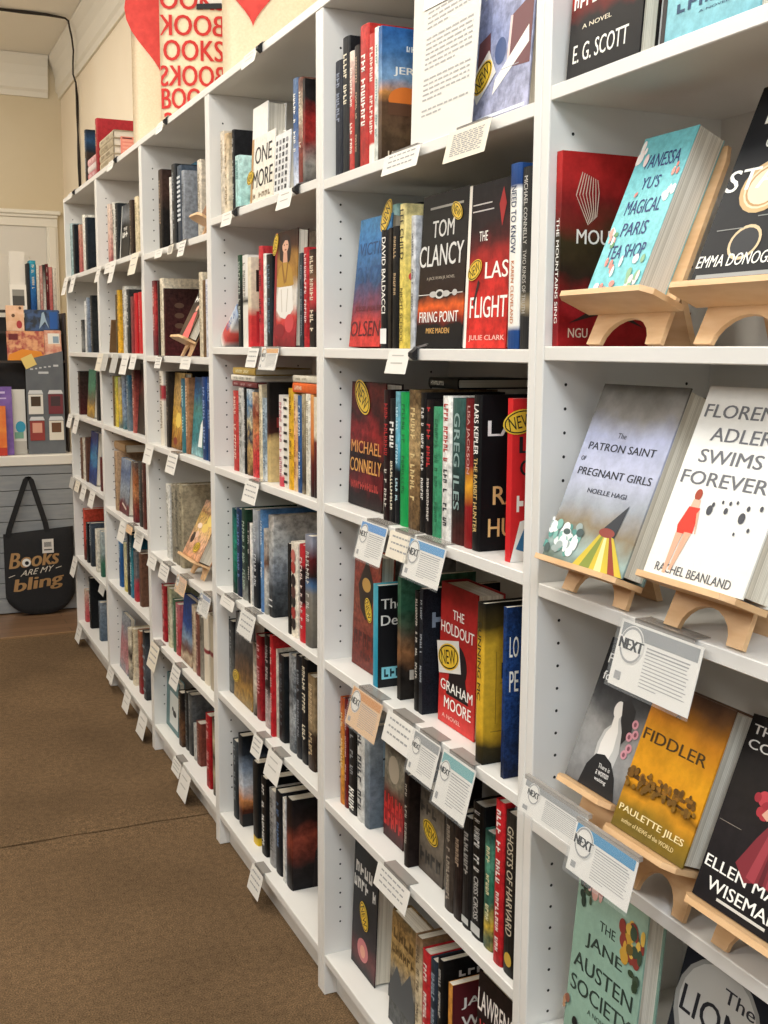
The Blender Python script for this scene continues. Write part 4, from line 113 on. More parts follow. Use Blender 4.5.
{'b': 3, 'r': 3, 'o': 'S', 'Yl': 1.4288, 'Yr': 1.3868, 'x': 0.02, 'z': 1.05, 'h': 0.2097, 'w': 0.15, 'c': 'b8b6b0@0,c4c2bc', 'd': 'pale grey book', 'g': '7c7a74', 'amp': 0.25, 'ns': 25, 'i': 2, 'n': 22},
{'b': 3, 'r': 3, 'o': 'L', 'Yl': 1.4841, 'Yr': 1.2854, 'x': 0.02, 'z': 1.2773, 'h': 0.1988, 'w': 0.14, 't': 0.0145, 'c': 'd8d2c4', 'd': 'white book lying on top', 'g': '8a8478', 'k': 'h', 'amp': 0.1, 'ns': 25, 'i': 3, 'n': 22},
{'b': 3, 'r': 3, 'o': 'L', 'Yl': 1.4659, 'Yr': 1.2849, 'x': 0.02, 'z': 1.2925, 'h': 0.181, 'w': 0.14, 't': 0.0177, 'c': 'b8984c', 'd': 'mustard book at top of pile', 'g': 'f0e4b0', 'k': 'h', 'amp': 0.1, 'ns': 25, 'i': 4, 'n': 22},
{'b': 3, 'r': 3, 'o': 'S', 'Yl': 1.3796, 'Yr': 1.3617, 'x': 0.02, 'z': 1.05, 'h': 0.2124, 'w': 0.15, 'c': '1a1a1c', 'd': 'thin black spine book', 'g': 'b8b4ac', 'amp': 0.25, 'ns': 25, 'i': 5, 'n': 22},
{'b': 3, 'r': 3, 'o': 'L', 'Yl': 1.4701, 'Yr': 1.2678, 'x': 0.02, 'z': 1.263, 'h': 0.2023, 'w': 0.14, 't': 0.0137, 'c': '6a2428', 'd': 'dark red book lying on top', 'g': 'c8a0a0', 'k': 'h', 'amp': 0.1, 'ns': 25, 'i': 6, 'n': 22},
{'b': 3, 'r': 3, 'o': 'S', 'Yl': 1.3604, 'Yr': 1.3184, 'x': 0.02, 'z': 1.05, 'h': 0.2095, 'w': 0.15, 'c': '5a3c2a@0,c8a468@.3,28364a@.45,c8b890@.6,4a7aa0@.8,c8d0d4', 'd': 'patchwork coloured book', 'amp': 0.6, 'ns': 40, 'i': 7, 'n': 22},
{'b': 3, 'r': 3, 'o': 'S', 'Yl': 1.3146, 'Yr': 1.2726, 'x': 0.02, 'z': 1.05, 'h': 0.2034, 'w': 0.15, 'c': 'c83c40@0,c8403e@.35,c88a58@.55,7a2a24@.75,d8b890', 'd': 'coral book with mottled top', 'amp': 0.5, 'ns': 40, 'i': 8, 'n': 22},
{'b': 3, 'r': 3, 'o': 'S', 'Yl': 1.2599, 'Yr': 1.2384, 'x': 0.02, 'z': 1.05, 'h': 0.2219, 'w': 0.15, 'c': 'd9c9a8@0,e0d2b4', 'd': 'cream spine book', 'g': 'a08a64', 'amp': 0.25, 'ns': 25, 'i': 9, 'n': 22},
{'b': 3, 'r': 3, 'o': 'S', 'Yl': 1.2371, 'Yr': 1.2035, 'x': 0.02, 'z': 1.05, 'h': 0.1929, 'w': 0.15, 'c': 'c4c8c8@0,8aa0b0@.5,aebcc4', 'd': 'light blue grey book', 'g': '5a6a78', 'amp': 0.4, 'ns': 25, 'i': 10, 'n': 22},
{'b': 3, 'r': 3, 'o': 'S', 'Yl': 1.2011, 'Yr': 1.1791, 'x': 0.02, 'z': 1.05, 'h': 0.2298, 'w': 0.15, 'c': 'c8b07c@0,c4a870@.42,3a1c18@.5,1e1816@.7,1c1a18', 'd': 'black hardcover with tan lower half', 'T': [('f', 'FIRE', '8a2a26', 0.5, 0.6, 0.8, 0.1)], 'amp': 0.12, 'ns': 25, 'i': 11, 'n': 22},
{'b': 3, 'r': 3, 'o': 'S', 'Yl': 1.1176, 'Yr': 1.0833, 'x': 0.02, 'z': 1.05, 'h': 0.2045, 'w': 0.15, 'c': 'b8404c@0,c8505a@.1,e6dcd2@.14,e8e0d8', 'd': 'white book with pink foot', 'g': 'c87a84', 'amp': 0.02, 'ns': 25, 'i': 12, 'n': 22},
{'b': 3, 'r': 3, 'o': 'S', 'Yl': 1.0822, 'Yr': 1.0532, 'x': 0.02, 'z': 1.05, 'h': 0.2021, 'w': 0.15, 'c': 'ded8c8', 'd': 'white book with black stripes', 'T': [('sr', '2c2a28', 0.05, 0.08), ('sr', '2c2a28', 0.14, 0.16999999999999998), ('sr', '2c2a28', 0.22999999999999998, 0.26), ('sr', '2c2a28', 0.32, 0.35000000000000003), ('sr', '2c2a28', 0.41, 0.44), ('sr', '2c2a28', 0.49999999999999994, 0.5299999999999999), ('sr', '2c2a28', 0.5900000000000001, 0.62), ('sr', '2c2a28', 0.68, 0.71), ('sr', '2c2a28', 0.77, 0.7999999999999999), ('sr', '2c2a28', 0.86, 0.8899999999999999), ('sr', '2c2a28', 0.95, 0.9799999999999999)], 'amp': 0.05, 'ns': 25, 'i': 13, 'n': 22},
{'b': 3, 'r': 3, 'o': 'S', 'Yl': 1.0521, 'Yr': 1.0172, 'x': 0.02, 'z': 1.05, 'h': 0.2214, 'w': 0.15, 'c': 'd8a428@0,dcae34', 'd': 'yellow spine book', 'g': '8a6418', 'amp': 0.25, 'ns': 25, 'i': 14, 'n': 22},
{'b': 3, 'r': 3, 'o': 'S', 'Yl': 1.0161, 'Yr': 0.9937, 'x': 0.02, 'z': 1.05, 'h': 0.2096, 'w': 0.15, 'c': 'd8b890@0,d89a64@.5,e0c8a8', 'd': 'pale orange book', 'g': 'a06030', 'amp': 0.25, 'ns': 25, 'i': 15, 'n': 22},
{'b': 3, 'r': 3, 'o': 'S', 'Yl': 0.9926, 'Yr': 0.9623, 'x': 0.02, 'z': 1.05, 'h': 0.2079, 'w': 0.15, 'c': '274a78@0,2c5488@.6,3a6494', 'd': 'blue spine book', 'g': 'c8d4e0', 'amp': 0.25, 'ns': 25, 'i': 16, 'n': 22},
{'b': 3, 'r': 3, 'o': 'S', 'Yl': 0.9603, 'Yr': 0.9439, 'x': 0.02, 'z': 1.05, 'h': 0.2124, 'w': 0.15, 'c': 'a8987c@0,3a322a@.1,b8a888', 'd': 'thin beige book', 'g': '5a4c3a', 'amp': 0.25, 'ns': 25, 'i': 17, 'n': 22},
{'b': 3, 'r': 3, 'o': 'L', 'Yl': 1.0196, 'Yr': 0.8717, 'x': 0.02, 'z': 1.2639, 'h': 0.1479, 'w': 0.14, 't': 0.0215, 'c': 'd8622a', 'd': 'orange book lying flat', 'g': 'f4d8b8', 'k': 'h', 'amp': 0.1, 'ns': 25, 'i': 18, 'n': 22},
{'b': 3, 'r': 3, 'o': 'L', 'Yl': 1.0171, 'Yr': 0.8716, 'x': 0.02, 'z': 1.286, 'h': 0.1455, 'w': 0.14, 't': 0.0149, 'c': 'd8d0bc', 'd': 'cream book on the orange one', 'g': 'a8a08c', 'k': 'h', 'amp': 0.1, 'ns': 25, 'i': 19, 'n': 22},
{'b': 3, 'r': 3, 'o': 'S', 'Yl': 0.9418, 'Yr': 0.9137, 'x': 0.02, 'z': 1.05, 'h': 0.2133, 'w': 0.15, 'c': 'e2dccc', 'd': 'cream white book', 'g': 'a89c84', 'amp': 0.25, 'ns': 25, 'i': 20, 'n': 22},
{'b': 3, 'r': 3, 'o': 'S', 'Yl': 0.9117, 'Yr': 0.8939, 'x': 0.02, 'z': 1.05, 'h': 0.2129, 'w': 0.15, 'c': '241c1c@0,5a2422@.3,c8743c@.6,d89a5c', 'd': 'orange and black book', 'amp': 0.1, 'ns': 25, 'i': 21, 'n': 22},
{'b': 3, 'r': 3, 'o': 'S', 'Yl': 0.8929, 'Yr': 0.8725, 'x': 0.02, 'z': 1.05, 'h': 0.2086, 'w': 0.15, 'c': '1c1618@0,4a1c1c@.3,6a2a26@.55,d8ccb4@.6,e0d4bc', 'd': 'cream and dark red book', 'amp': 0.15, 'ns': 25, 'i': 22, 'n': 22},
{'b': 3, 'r': 4, 'o': 'S', 'Yl': 1.501, 'Yr': 1.4646, 'x': 0.021, 'z': 0.728, 'h': 0.221, 'w': 0.15, 'c': '1a2c28@0,1f6a58@.3,2a8a74@.6,1a4a50', 'd': 'teal green book', 'amp': 0.4, 'ns': 25, 'i': 1, 'n': 13},
{'b': 3, 'r': 4, 'o': 'S', 'Yl': 1.4631, 'Yr': 1.4211, 'x': 0.021, 'z': 0.728, 'h': 0.2264, 'w': 0.15, 'c': '18243c@0,203456', 'd': 'dark blue book', 'g': '6a84b4', 'amp': 0.25, 'ns': 25, 'i': 2, 'n': 13},
{'b': 3, 'r': 4, 'o': 'S', 'Yl': 1.4184, 'Yr': 1.3764, 'x': 0.021, 'z': 0.728, 'h': 0.2318, 'w': 0.15, 'c': '8a8a84@0,3a4640@.3,24382e@.6,1f3a2c', 'd': 'dark green book', 'g': '9cb0a0', 'amp': 0.3, 'ns': 25, 'i': 3, 'n': 13},
{'b': 3, 'r': 4, 'o': 'S', 'Yl': 1.3661, 'Yr': 1.3428, 'x': 0.021, 'z': 0.728, 'h': 0.2028, 'w': 0.15, 'c': '1b1a1a', 'd': 'black thin book', 'g': 'd4d0c8', 'amp': 0.25, 'ns': 25, 'i': 4, 'n': 13},
{'b': 3, 'r': 4, 'o': 'S', 'Yl': 1.3413, 'Yr': 1.3255, 'x': 0.021, 'z': 0.728, 'h': 0.2041, 'w': 0.15, 'c': 'e8e4dc', 'd': 'thin white paperback', 'amp': 0.25, 'ns': 25, 'i': 5, 'n': 13},
{'b': 3, 'r': 4, 'o': 'S', 'Yl': 1.3241, 'Yr': 1.2821, 'x': 0.021, 'z': 0.728, 'h': 0.2414, 'w': 0.15, 'c': '1a1e24@0,22262c@.45,8a9098@.6,b4b8bc', 'd': 'grey and black hardcover', 'g': 'c8ccd0', 'amp': 0.15, 'ns': 25, 'i': 6, 'n': 13},
{'b': 3, 'r': 4, 'o': 'S', 'Yl': 1.2638, 'Yr': 1.2393, 'x': 0.021, 'z': 0.728, 'h': 0.2472, 'w': 0.15, 'c': '4a74a8@0,6a94c0@.5,5a88b8', 'd': 'sky blue book', 'g': 'e0e8f0', 'amp': 0.25, 'ns': 25, 'i': 7, 'n': 13},
{'b': 3, 'r': 4, 'o': 'S', 'Yl': 1.2366, 'Yr': 1.215, 'x': 0.021, 'z': 0.728, 'h': 0.2064, 'w': 0.15, 'c': '8a8880@0,d8d4cc@.4,6a4a38@.6,d4ccc0', 'd': 'white and brown book', 'amp': 0.3, 'ns': 25, 'i': 8, 'n': 13},
{'b': 3, 'r': 4, 'o': 'S', 'Yl': 1.2144, 'Yr': 1.1787, 'x': 0.025, 'z': 0.728, 'h': 0.2416, 'w': 0.15, 'c': '26282a@0,4a4e52@.25,8a9098@.5,b0b0ac@.75,c4bcb2', 'd': 'thick grey mountain hardcover', 'T': [('sr', 'd8d8d8', 0.1, 0.115), ('sr', 'd8d8d8', 0.16, 0.175)], 'amp': 0.4, 'ns': 18, 'i': 9, 'n': 13},
{'b': 3, 'r': 4, 'o': 'S', 'Yl': 1.0332, 'Yr': 1.0191, 'x': 0.012, 'z': 0.728, 'h': 0.2038, 'w': 0.15, 'c': '1c1a1a', 'd': 'thin black cover book', 'amp': 0.25, 'ns': 25, 'i': 10, 'n': 13},
{'b': 3, 'r': 4, 'o': 'S', 'Yl': 1.0179, 'Yr': 0.9759, 'x': 0.012, 'z': 0.728, 'h': 0.2105, 'w': 0.15, 'c': 'e6dcc8@0,eadfcc', 'd': 'cream book with dark floral motif', 'T': [('se', '2c2424', 0.14, 0.35), ('se', '9c3a34', 0.26, 0.35), ('se', '2c2a28', 0.38, 0.35), ('se', '5a3a34', 0.48, 0.35), ('se', '2c2424', 0.6, 0.35), ('se', 'a84038', 0.74, 0.35), ('se', 'c06a60', 0.86, 0.35)], 'amp': 0.25, 'ns': 25, 'i': 11, 'n': 13},
{'b': 3, 'r': 4, 'o': 'S', 'Yl': 0.963, 'Yr': 0.9309, 'x': 0.012, 'z': 0.728, 'h': 0.2138, 'w': 0.15, 'c': 'b8242c@0,bc2830@.35,2a181a@.42,221618@.75,b02a30@.82,b42c32', 'd': 'red and black book', 'g': 'e8d0c8', 'amp': 0.04, 'ns': 25, 'i': 12, 'n': 13},
{'b': 3, 'r': 4, 'o': 'S', 'Yl': 0.9287, 'Yr': 0.8867, 'x': 0.012, 'z': 0.728, 'h': 0.24, 'w': 0.15, 'c': '5a5650@0,7a7468@.3,7c7870@.48,4a6a90@.55,2a1e1e@.64,5a1e20@.8,8a8c98@.95', 'd': 'taupe and blue hardcover', 'g': 'c8c4bc', 'amp': 0.08, 'ns': 25, 'i': 13, 'n': 13},
{'b': 3, 'r': 5, 'o': 'S', 'Yl': 1.5795, 'Yr': 1.5375, 'x': 0.03, 'z': 0.438, 'h': 0.1979, 'w': 0.15, 'c': '1b1b1d@0,6a6a66@.06,1d1d1f', 'd': 'black spined book', 'g': '8c8c8a', 'amp': 0.25, 'ns': 25, 'i': 1, 'n': 12},
{'b': 3, 'r': 5, 'o': 'F', 'Yl': 1.5316, 'Yr': 1.366, 'x': 0.03, 'z': 0.438, 'h': 0.2297, 'w': 0.03, 'c': '8a7244@0,a8803c@.15,6a4e34@.35,3c3836@.6,5a5654@.85,4a4846', 'd': 'grey and brown thriller, yellow sticker', 'T': [('st', 0.12, 0.25, 0.055, 8), ('f', 'STORM', 'b8b0a4', 0.55, 0.8, 0.7, 0.08)], 'amp': 0.5, 'ns': 16, 'lean': 2, 'i': 2, 'n': 12},
{'b': 3, 'r': 5, 'o': 'S', 'Yl': 1.3627, 'Yr': 1.3368, 'x': 0.03, 'z': 0.438, 'h': 0.1875, 'w': 0.15, 'c': '3a2c24@0,d8ccb8@.5,5a4a3c', 'd': 'cream and dark thin book', 'amp': 0.25, 'ns': 25, 'i': 3, 'n': 12},
{'b': 3, 'r': 5, 'o': 'S', 'Yl': 1.3351, 'Yr': 1.2931, 'x': 0.03, 'z': 0.438, 'h': 0.2159, 'w': 0.15, 'c': '8a1c22@0,9c2228', 'd': 'dark red book', 'g': 'd8a8a4', 'amp': 0.25, 'ns': 25, 'i': 4, 'n': 12},
{'b': 3, 'r': 5, 'o': 'S', 'Yl': 1.2675, 'Yr': 1.2266, 'x': 0.03, 'z': 0.438, 'h': 0.2312, 'w': 0.15, 'c': 'b8a4a0@0,a89490@.3,2a1e1e@.45,1e1a1a', 'd': 'black and pink grey book', 'g': 'c8b8b4', 'amp': 0.25, 'ns': 25, 'i': 5, 'n': 12},
{'b': 3, 'r': 5, 'o': 'S', 'Yl': 1.1934, 'Yr': 1.1743, 'x': 0.02, 'z': 0.438, 'h': 0.2476, 'w': 0.15, 'c': 'b4242a@0,c02c30', 'd': 'red hardcover', 'g': 'e8c4bc', 'amp': 0.25, 'ns': 25, 'i': 6, 'n': 12},
{'b': 3, 'r': 5, 'o': 'S', 'Yl': 1.1737, 'Yr': 1.1649, 'x': 0.03, 'z': 0.438, 'h': 0.2164, 'w': 0.15, 'c': 'e0d6c2', 'd': 'thin cream book', 'amp': 0.25, 'ns': 25, 'i': 7, 'n': 12},
{'b': 3, 'r': 5, 'o': 'S', 'Yl': 1.1621, 'Yr': 1.1201, 'x': 0.03, 'z': 0.438, 'h': 0.2095, 'w': 0.15, 'c': '1d2022', 'd': 'black hardcover', 'g': '5a6064', 'amp': 0.25, 'ns': 25, 'i': 8, 'n': 12},
{'b': 3, 'r': 5, 'o': 'S', 'Yl': 1.088, 'Yr': 1.046, 'x': 0.03, 'z': 0.438, 'h': 0.2289, 'w': 0.15, 'c': '5a5e62@0,a8acae@.4,4a4e52@.6,b8bcbe', 'd': 'mottled grey white book', 'amp': 0.6, 'ns': 50, 'i': 9, 'n': 12},
{'b': 3, 'r': 5, 'o': 'S', 'Yl': 1.0397, 'Yr': 1.0046, 'x': 0.03, 'z': 0.438, 'h': 0.2381, 'w': 0.15, 'c': '2a2c30', 'd': 'dark grey book', 'g': '8a8e94', 'amp': 0.25, 'ns': 25, 'i': 10, 'n': 12},
{'b': 3, 'r': 5, 'o': 'S', 'Yl': 1.0033, 'Yr': 0.9653, 'x': 0.03, 'z': 0.438, 'h': 0.2415, 'w': 0.15, 'c': '1a1a1c', 'd': 'black book with pale letters', 'g': 'e6dcc4', 'amp': 0.25, 'ns': 25, 'i': 11, 'n': 12},
{'b': 3, 'r': 5, 'o': 'S', 'Yl': 0.9628, 'Yr': 0.9208, 'x': 0.03, 'z': 0.438, 'h': 0.2141, 'w': 0.15, 'c': '33261e@0,3a2c22@.35,9a8464@.45,8a7454', 'd': 'brown book with tan top', 'g': 'c8b08a', 'amp': 0.25, 'ns': 25, 'i': 12, 'n': 12},
{'b': 3, 'r': 6, 'o': 'S', 'Yl': 1.5548, 'Yr': 1.5128, 'x': 0.03, 'z': 0.092, 'h': 0.2185, 'w': 0.15, 'c': '222628@0,2a3034@.6,4a5054', 'd': 'dark grey book', 'g': '8a9094', 'amp': 0.25, 'ns': 25, 'i': 1, 'n': 8},
{'b': 3, 'r': 6, 'o': 'S', 'Yl': 1.5034, 'Yr': 1.4641, 'x': 0.03, 'z': 0.092, 'h': 0.2503, 'w': 0.15, 'c': '18181a@0,4a2418@.18,d08a54@.28,c8ccd2@.45,8a98aa@.6,2a2e34@.8,1b1d20', 'd': 'black hardcover with glowing cloud art', 'T': [('fr', '1a1a1c', 0, 0, 1, 0.14)], 'amp': 0.2, 'ns': 25, 'i': 2, 'n': 8},
{'b': 3, 'r': 6, 'o': 'S', 'Yl': 1.3765, 'Yr': 1.3345, 'x': 0.03, 'z': 0.092, 'h': 0.2215, 'w': 0.15, 'c': 'd8b428@0,c8a428@.08,1c1c1c@.1,1c1c1c', 'd': 'black book with white brush marks', 'T': [('f', 'KING', 'f2efe6', 0.5, 0.8, 0.8, 0.16), ('f', 'FIRE', 'f2efe6', 0.5, 0.6, 0.8, 0.14)], 'amp': 0.02, 'ns': 25, 'i': 3, 'n': 8},
{'b': 3, 'r': 6, 'o': 'S', 'Yl': 1.3062, 'Yr': 1.2642, 'x': 0.03, 'z': 0.092, 'h': 0.2047, 'w': 0.15, 'c': '141415', 'd': 'black book with white script', 'g': 'e4e2dc', 'amp': 0.25, 'ns': 25, 'i': 4, 'n': 8},
{'b': 3, 'r': 6, 'o': 'S', 'Yl': 1.2404, 'Yr': 1.1984, 'x': 0.03, 'z': 0.092, 'h': 0.1954, 'w': 0.15, 'c': '9c9a98', 'd': 'plain grey book', 'g': '5c5a58', 'amp': 0.25, 'ns': 25, 'i': 5, 'n': 8},
{'b': 3, 'r': 6, 'o': 'S', 'Yl': 1.1921, 'Yr': 1.1501, 'x': 0.03, 'z': 0.092, 'h': 0.2109, 'w': 0.15, 'c': '1b1d22', 'd': 'black book with blue letters', 'g': '6a86b0', 'amp': 0.25, 'ns': 25, 'i': 6, 'n': 8},
{'b': 3, 'r': 6, 'o': 'S', 'Yl': 1.1324, 'Yr': 1.1153, 'x': 0.03, 'z': 0.092, 'h': 0.2111, 'w': 0.15, 'c': 'e4e2dc', 'd': 'thin white book', 'amp': 0.25, 'ns': 25, 'i': 7, 'n': 8},
{'b': 3, 'r': 6, 'o': 'S', 'Yl': 1.1139, 'Yr': 1.0719, 'x': 0.03, 'z': 0.092, 'h': 0.2229, 'w': 0.15, 'c': '18181a@0,201a1a@.25,5a2a22@.35,8a4030@.6,2a1c1a@.75,18181a', 'd': 'black hardcover with dark figures art', 'T': [('fp', '140f10', [(0.35, 0.0), (0.4, 0.4), (0.5, 0.52), (0.6, 0.4), (0.62, 0.0)]), ('fp', '140f10', [(0.7, 0.0), (0.72, 0.34), (0.8, 0.42), (0.9, 0.3), (0.92, 0.0)]), ('fe', 'd8a080', 0.86, 0.34, 0.1, 0.06)], 'amp': 0.3, 'ns': 14, 'i': 8, 'n': 8},
{'b': 4, 'r': 1, 'o': 'S', 'Yl': 2.2482, 'Yr': 2.2002, 'x': 0.02, 'z': 1.652, 'h': 0.2411, 'w': 0.15, 'c': '1c1a18@0,241e1a@.5,4a342a@.75,3a2c26', 'd': 'dark brown hardcover', 'g': 'a08a74', 'T': [('f', 'LOST', 'b8a08c', 0.5, 0.8, 0.7, 0.08)], 'amp': 0.25, 'ns': 25, 'i': 1, 'n': 8},
{'b': 4, 'r': 1, 'o': 'F', 'Yl': 2.1992, 'Yr': 2.1035, 'x': 0.09, 'z': 1.652, 'h': 0.2559, 'w': 0.025, 'c': '3a4a64@0,24508c@.2,1c3c70@.4,18284a@.6,2a5a90@.85,3a7a94', 'd': 'starry blue novel', 'T': [('f', 'STAR', 'a8c4dc', 0.5, 0.6, 0.8, 0.12), ('f', 'NIGHT', 'a8c4dc', 0.5, 0.42, 0.8, 0.1)], 'amp': 0.7, 'ns': 30, 'lean': 4, 'i': 2, 'n': 8},
{'b': 4, 'r': 1, 'o': 'S', 'Yl': 2.1025, 'Yr': 2.0791, 'x': 0.02, 'z': 1.652, 'h': 0.2016, 'w': 0.15, 'c': 'd8d4cc', 'd': 'thin white book', 'amp': 0.25, 'ns': 25, 'i': 3, 'n': 8},
{'b': 4, 'r': 1, 'o': 'S', 'Yl': 2.0776, 'Yr': 2.0296, 'x': 0.02, 'z': 1.652, 'h': 0.2332, 'w': 0.15, 'c': '26282a@0,303234', 'd': 'tall charcoal book', 'g': '8a8e90', 'amp': 0.25, 'ns': 25, 'i': 4, 'n': 8},
{'b': 4, 'r': 1, 'o': 'S', 'Yl': 2.0077, 'Yr': 1.9607, 'x': 0.02, 'z': 1.652, 'h': 0.2194, 'w': 0.15, 'c': '2c3440@0,4a5664', 'd': 'slate book with white stripes', 'T': [('sr', 'd0d4d8', 0.3, 0.33), ('sr', 'd0d4d8', 0.36, 0.39), ('sr', 'd0d4d8', 0.42, 0.45), ('sr', 'd0d4d8', 0.48, 0.51), ('sr', 'd0d4d8', 0.54, 0.5700000000000001), ('sr', 'd0d4d8', 0.6, 0.63), ('sr', 'd0d4d8', 0.6599999999999999, 0.69), ('sr', 'd0d4d8', 0.72, 0.75), ('sr', 'd0d4d8', 0.78, 0.81), ('sr', 'd0d4d8', 0.8400000000000001, 0.8700000000000001)], 'amp': 0.25, 'ns': 25, 'i': 5, 'n': 8},
{'b': 4, 'r': 1, 'o': 'S', 'Yl': 1.958, 'Yr': 1.9283, 'x': 0.02, 'z': 1.652, 'h': 0.2008, 'w': 0.15, 'c': '8a8e94', 'd': 'plain steel grey book', 'g': '4a4e54', 'amp': 0.25, 'ns': 25, 'i': 6, 'n': 8},
{'b': 4, 'r': 1, 'o': 'S', 'Yl': 1.8985, 'Yr': 1.858, 'x': 0.05, 'z': 1.652, 'h': 0.2224, 'w': 0.15, 'c': 'd4c8b4', 'd': 'tall cream book', 'g': '9a8c74', 'amp': 0.25, 'ns': 25, 'i': 7, 'n': 8},
{'b': 4, 'r': 1, 'o': 'E', 'Yl': 1.7648, 'Yr': 1.6583, 'x': 0.02, 'z': 1.652, 'h': 0.1198, 'w': 0.02, 'c': '5a3a20@0,8a5c30@.3,c8b090@.4,3a2618@.6,2c1c14', 'd': 'small brown book on easel', 'k': 'p', 'amp': 0.25, 'ns': 25, 'a': 26, 's': 0.0371, 'i': 8, 'n': 8},
{'b': 4, 'r': 2, 'o': 'S', 'Yl': 2.3671, 'Yr': 2.3191, 'x': 0.02, 'z': 1.332, 'h': 0.236, 'w': 0.15, 'c': '4a2026@0,7a2a2e@.25,a83234@.5,b03a38@.8,5a1e22', 'd': 'crimson book', 'g': 'd8b0a8', 'amp': 0.25, 'ns': 25, 'i': 1, 'n': 10},
{'b': 4, 'r': 2, 'o': 'S', 'Yl': 2.2892, 'Yr': 2.2609, 'x': 0.02, 'z': 1.332, 'h': 0.2305, 'w': 0.15, 'c': '221a1a', 'd': 'thin dark book', 'amp': 0.25, 'ns': 25, 'i': 2, 'n': 10},
{'b': 4, 'r': 2, 'o': 'S', 'Yl': 2.258, 'Yr': 2.2113, 'x': 0.02, 'z': 1.332, 'h': 0.2376, 'w': 0.15, 'c': 'e0d4bc', 'd': 'cream hardcover', 'g': 'b0a082', 'amp': 0.25, 'ns': 25, 'i': 3, 'n': 10},
{'b': 4, 'r': 2, 'o': 'S', 'Yl': 2.2085, 'Yr': 2.1856, 'x': 0.02, 'z': 1.332, 'h': 0.2055, 'w': 0.15, 'c': '4a1c1e@0,3a2420', 'd': 'maroon and brown patterned hardcover', 'T': [('fe', '5a4030', 0.3, 0.3, 0.1, 0.04), ('fe', '5a4030', 0.3, 0.44999999999999996, 0.1, 0.04), ('fe', '5a4030', 0.3, 0.6, 0.1, 0.04), ('fe', '5a4030', 0.3, 0.75, 0.1, 0.04)], 'amp': 0.4, 'ns': 25, 'i': 4, 'n': 10},
{'b': 4, 'r': 2, 'o': 'S', 'Yl': 1.8942, 'Yr': 1.8606, 'x': 0.0815, 'z': 1.332, 'h': 0.2198, 'w': 0.15, 'c': 'e4cfc0@0,e8d8cc', 'd': 'pale pink spine book', 'g': 'c0a090', 'amp': 0.25, 'ns': 25, 'i': 5, 'n': 10},
{'b': 4, 'r': 2, 'o': 'E', 'Yl': 1.9346, 'Yr': 1.8094, 'x': 0.0, 'z': 1.332, 'h': 0.157, 'w': 0.025, 'c': '2a1e18@0,5a4632@.4,2c211b@.7,221a16', 'd': 'dark novel with coral dress figure on easel', 'T': [('fp', 'd8605c', [(0.35, 0.0), (0.5, 0.5), (0.75, 0.52), (1, 0.0)]), ('fe', 'd8a48c', 0.62, 0.58, 0.1, 0.06), ('f', '1X', 'f2efe6', 0.3, 0.78, 0.4, 0.12), ('fe', 'e0dcd0', 0.35, 0.92, 0.2, 0.05)], 'k': 'h', 'amp': 0.25, 'ns': 25, 'a': 26, 's': 0.0424, 'i': 6, 'n': 10},
{'b': 4, 'r': 2, 'o': 'S', 'Yl': 1.8582, 'Yr': 1.8102, 'x': 0.0815, 'z': 1.332, 'h': 0.2274, 'w': 0.15, 'c': 'a82a2e@0,b43438@.5,a03034', 'd': 'tall red spine book', 'g': 'e8c4bc', 'amp': 0.25, 'ns': 25, 'i': 7, 'n': 10},
{'b': 4, 'r': 2, 'o': 'S', 'Yl': 1.8072, 'Yr': 1.7709, 'x': 0.025, 'z': 1.332, 'h': 0.2302, 'w': 0.15, 'c': 'd9cbb0', 'd': 'tall cream spine book', 'g': 'a4947a', 'amp': 0.25, 'ns': 25, 'i': 8, 'n': 10},
{'b': 4, 'r': 2, 'o': 'S', 'Yl': 1.75, 'Yr': 1.7234, 'x': 0.02, 'z': 1.332, 'h': 0.206, 'w': 0.15, 'c': '6a5238', 'd': 'thin brown book', 'amp': 0.25, 'ns': 25, 'i': 9, 'n': 10},
{'b': 4, 'r': 2, 'o': 'S', 'Yl': 1.7212, 'Yr': 1.6843, 'x': 0.02, 'z': 1.332, 'h': 0.207, 'w': 0.15, 'c': 'd4d4dc', 'd': 'pale lilac book', 'g': 'a8a8b8', 'amp': 0.25, 'ns': 25, 'i': 10, 'n': 10},
{'b': 4, 'r': 3, 'o': 'S', 'Yl': 2.29, 'Yr': 2.242, 'x': 0.02, 'z': 1.05, 'h': 0.2342, 'w': 0.15, 'c': 'd8d0c0@0,dcd4c6@.6,a83c42@.64,a83c42@.8,ded6c8@.82', 'd': 'white book with red label', 'g': '8a7c6a', 'amp': 0.03, 'ns': 25, 'i': 1, 'n': 8},
{'b': 4, 'r': 3, 'o': 'S', 'Yl': 2.2064, 'Yr': 2.1659, 'x': 0.02, 'z': 1.05, 'h': 0.2341, 'w': 0.15, 'c': '2a2420', 'd': 'dark thin book', 'g': '8a7a6a', 'amp': 0.25, 'ns': 25, 'i': 2, 'n': 8},
{'b': 4, 'r': 3, 'o': 'F', 'Yl': 2.1649, 'Yr': 2.039, 'x': 0.026, 'z': 1.05, 'h': 0.2313, 'w': 0.022, 'c': '6a4420@0,b07c34@.2,d8ac44@.35,c89c48@.5,b8945c@.8,a88850', 'd': 'ochre painting cover', 'T': [('fe', '3a2018', 0.84, 0.6, 0.12, 0.05), ('fe', 'e8c860', 0.6, 0.38, 0.26, 0.1), ('fe', '7a3020', 0.4, 0.1, 0.2, 0.05)], 'amp': 0.5, 'ns': 25, 'lean': 4, 'i': 3, 'n': 8},
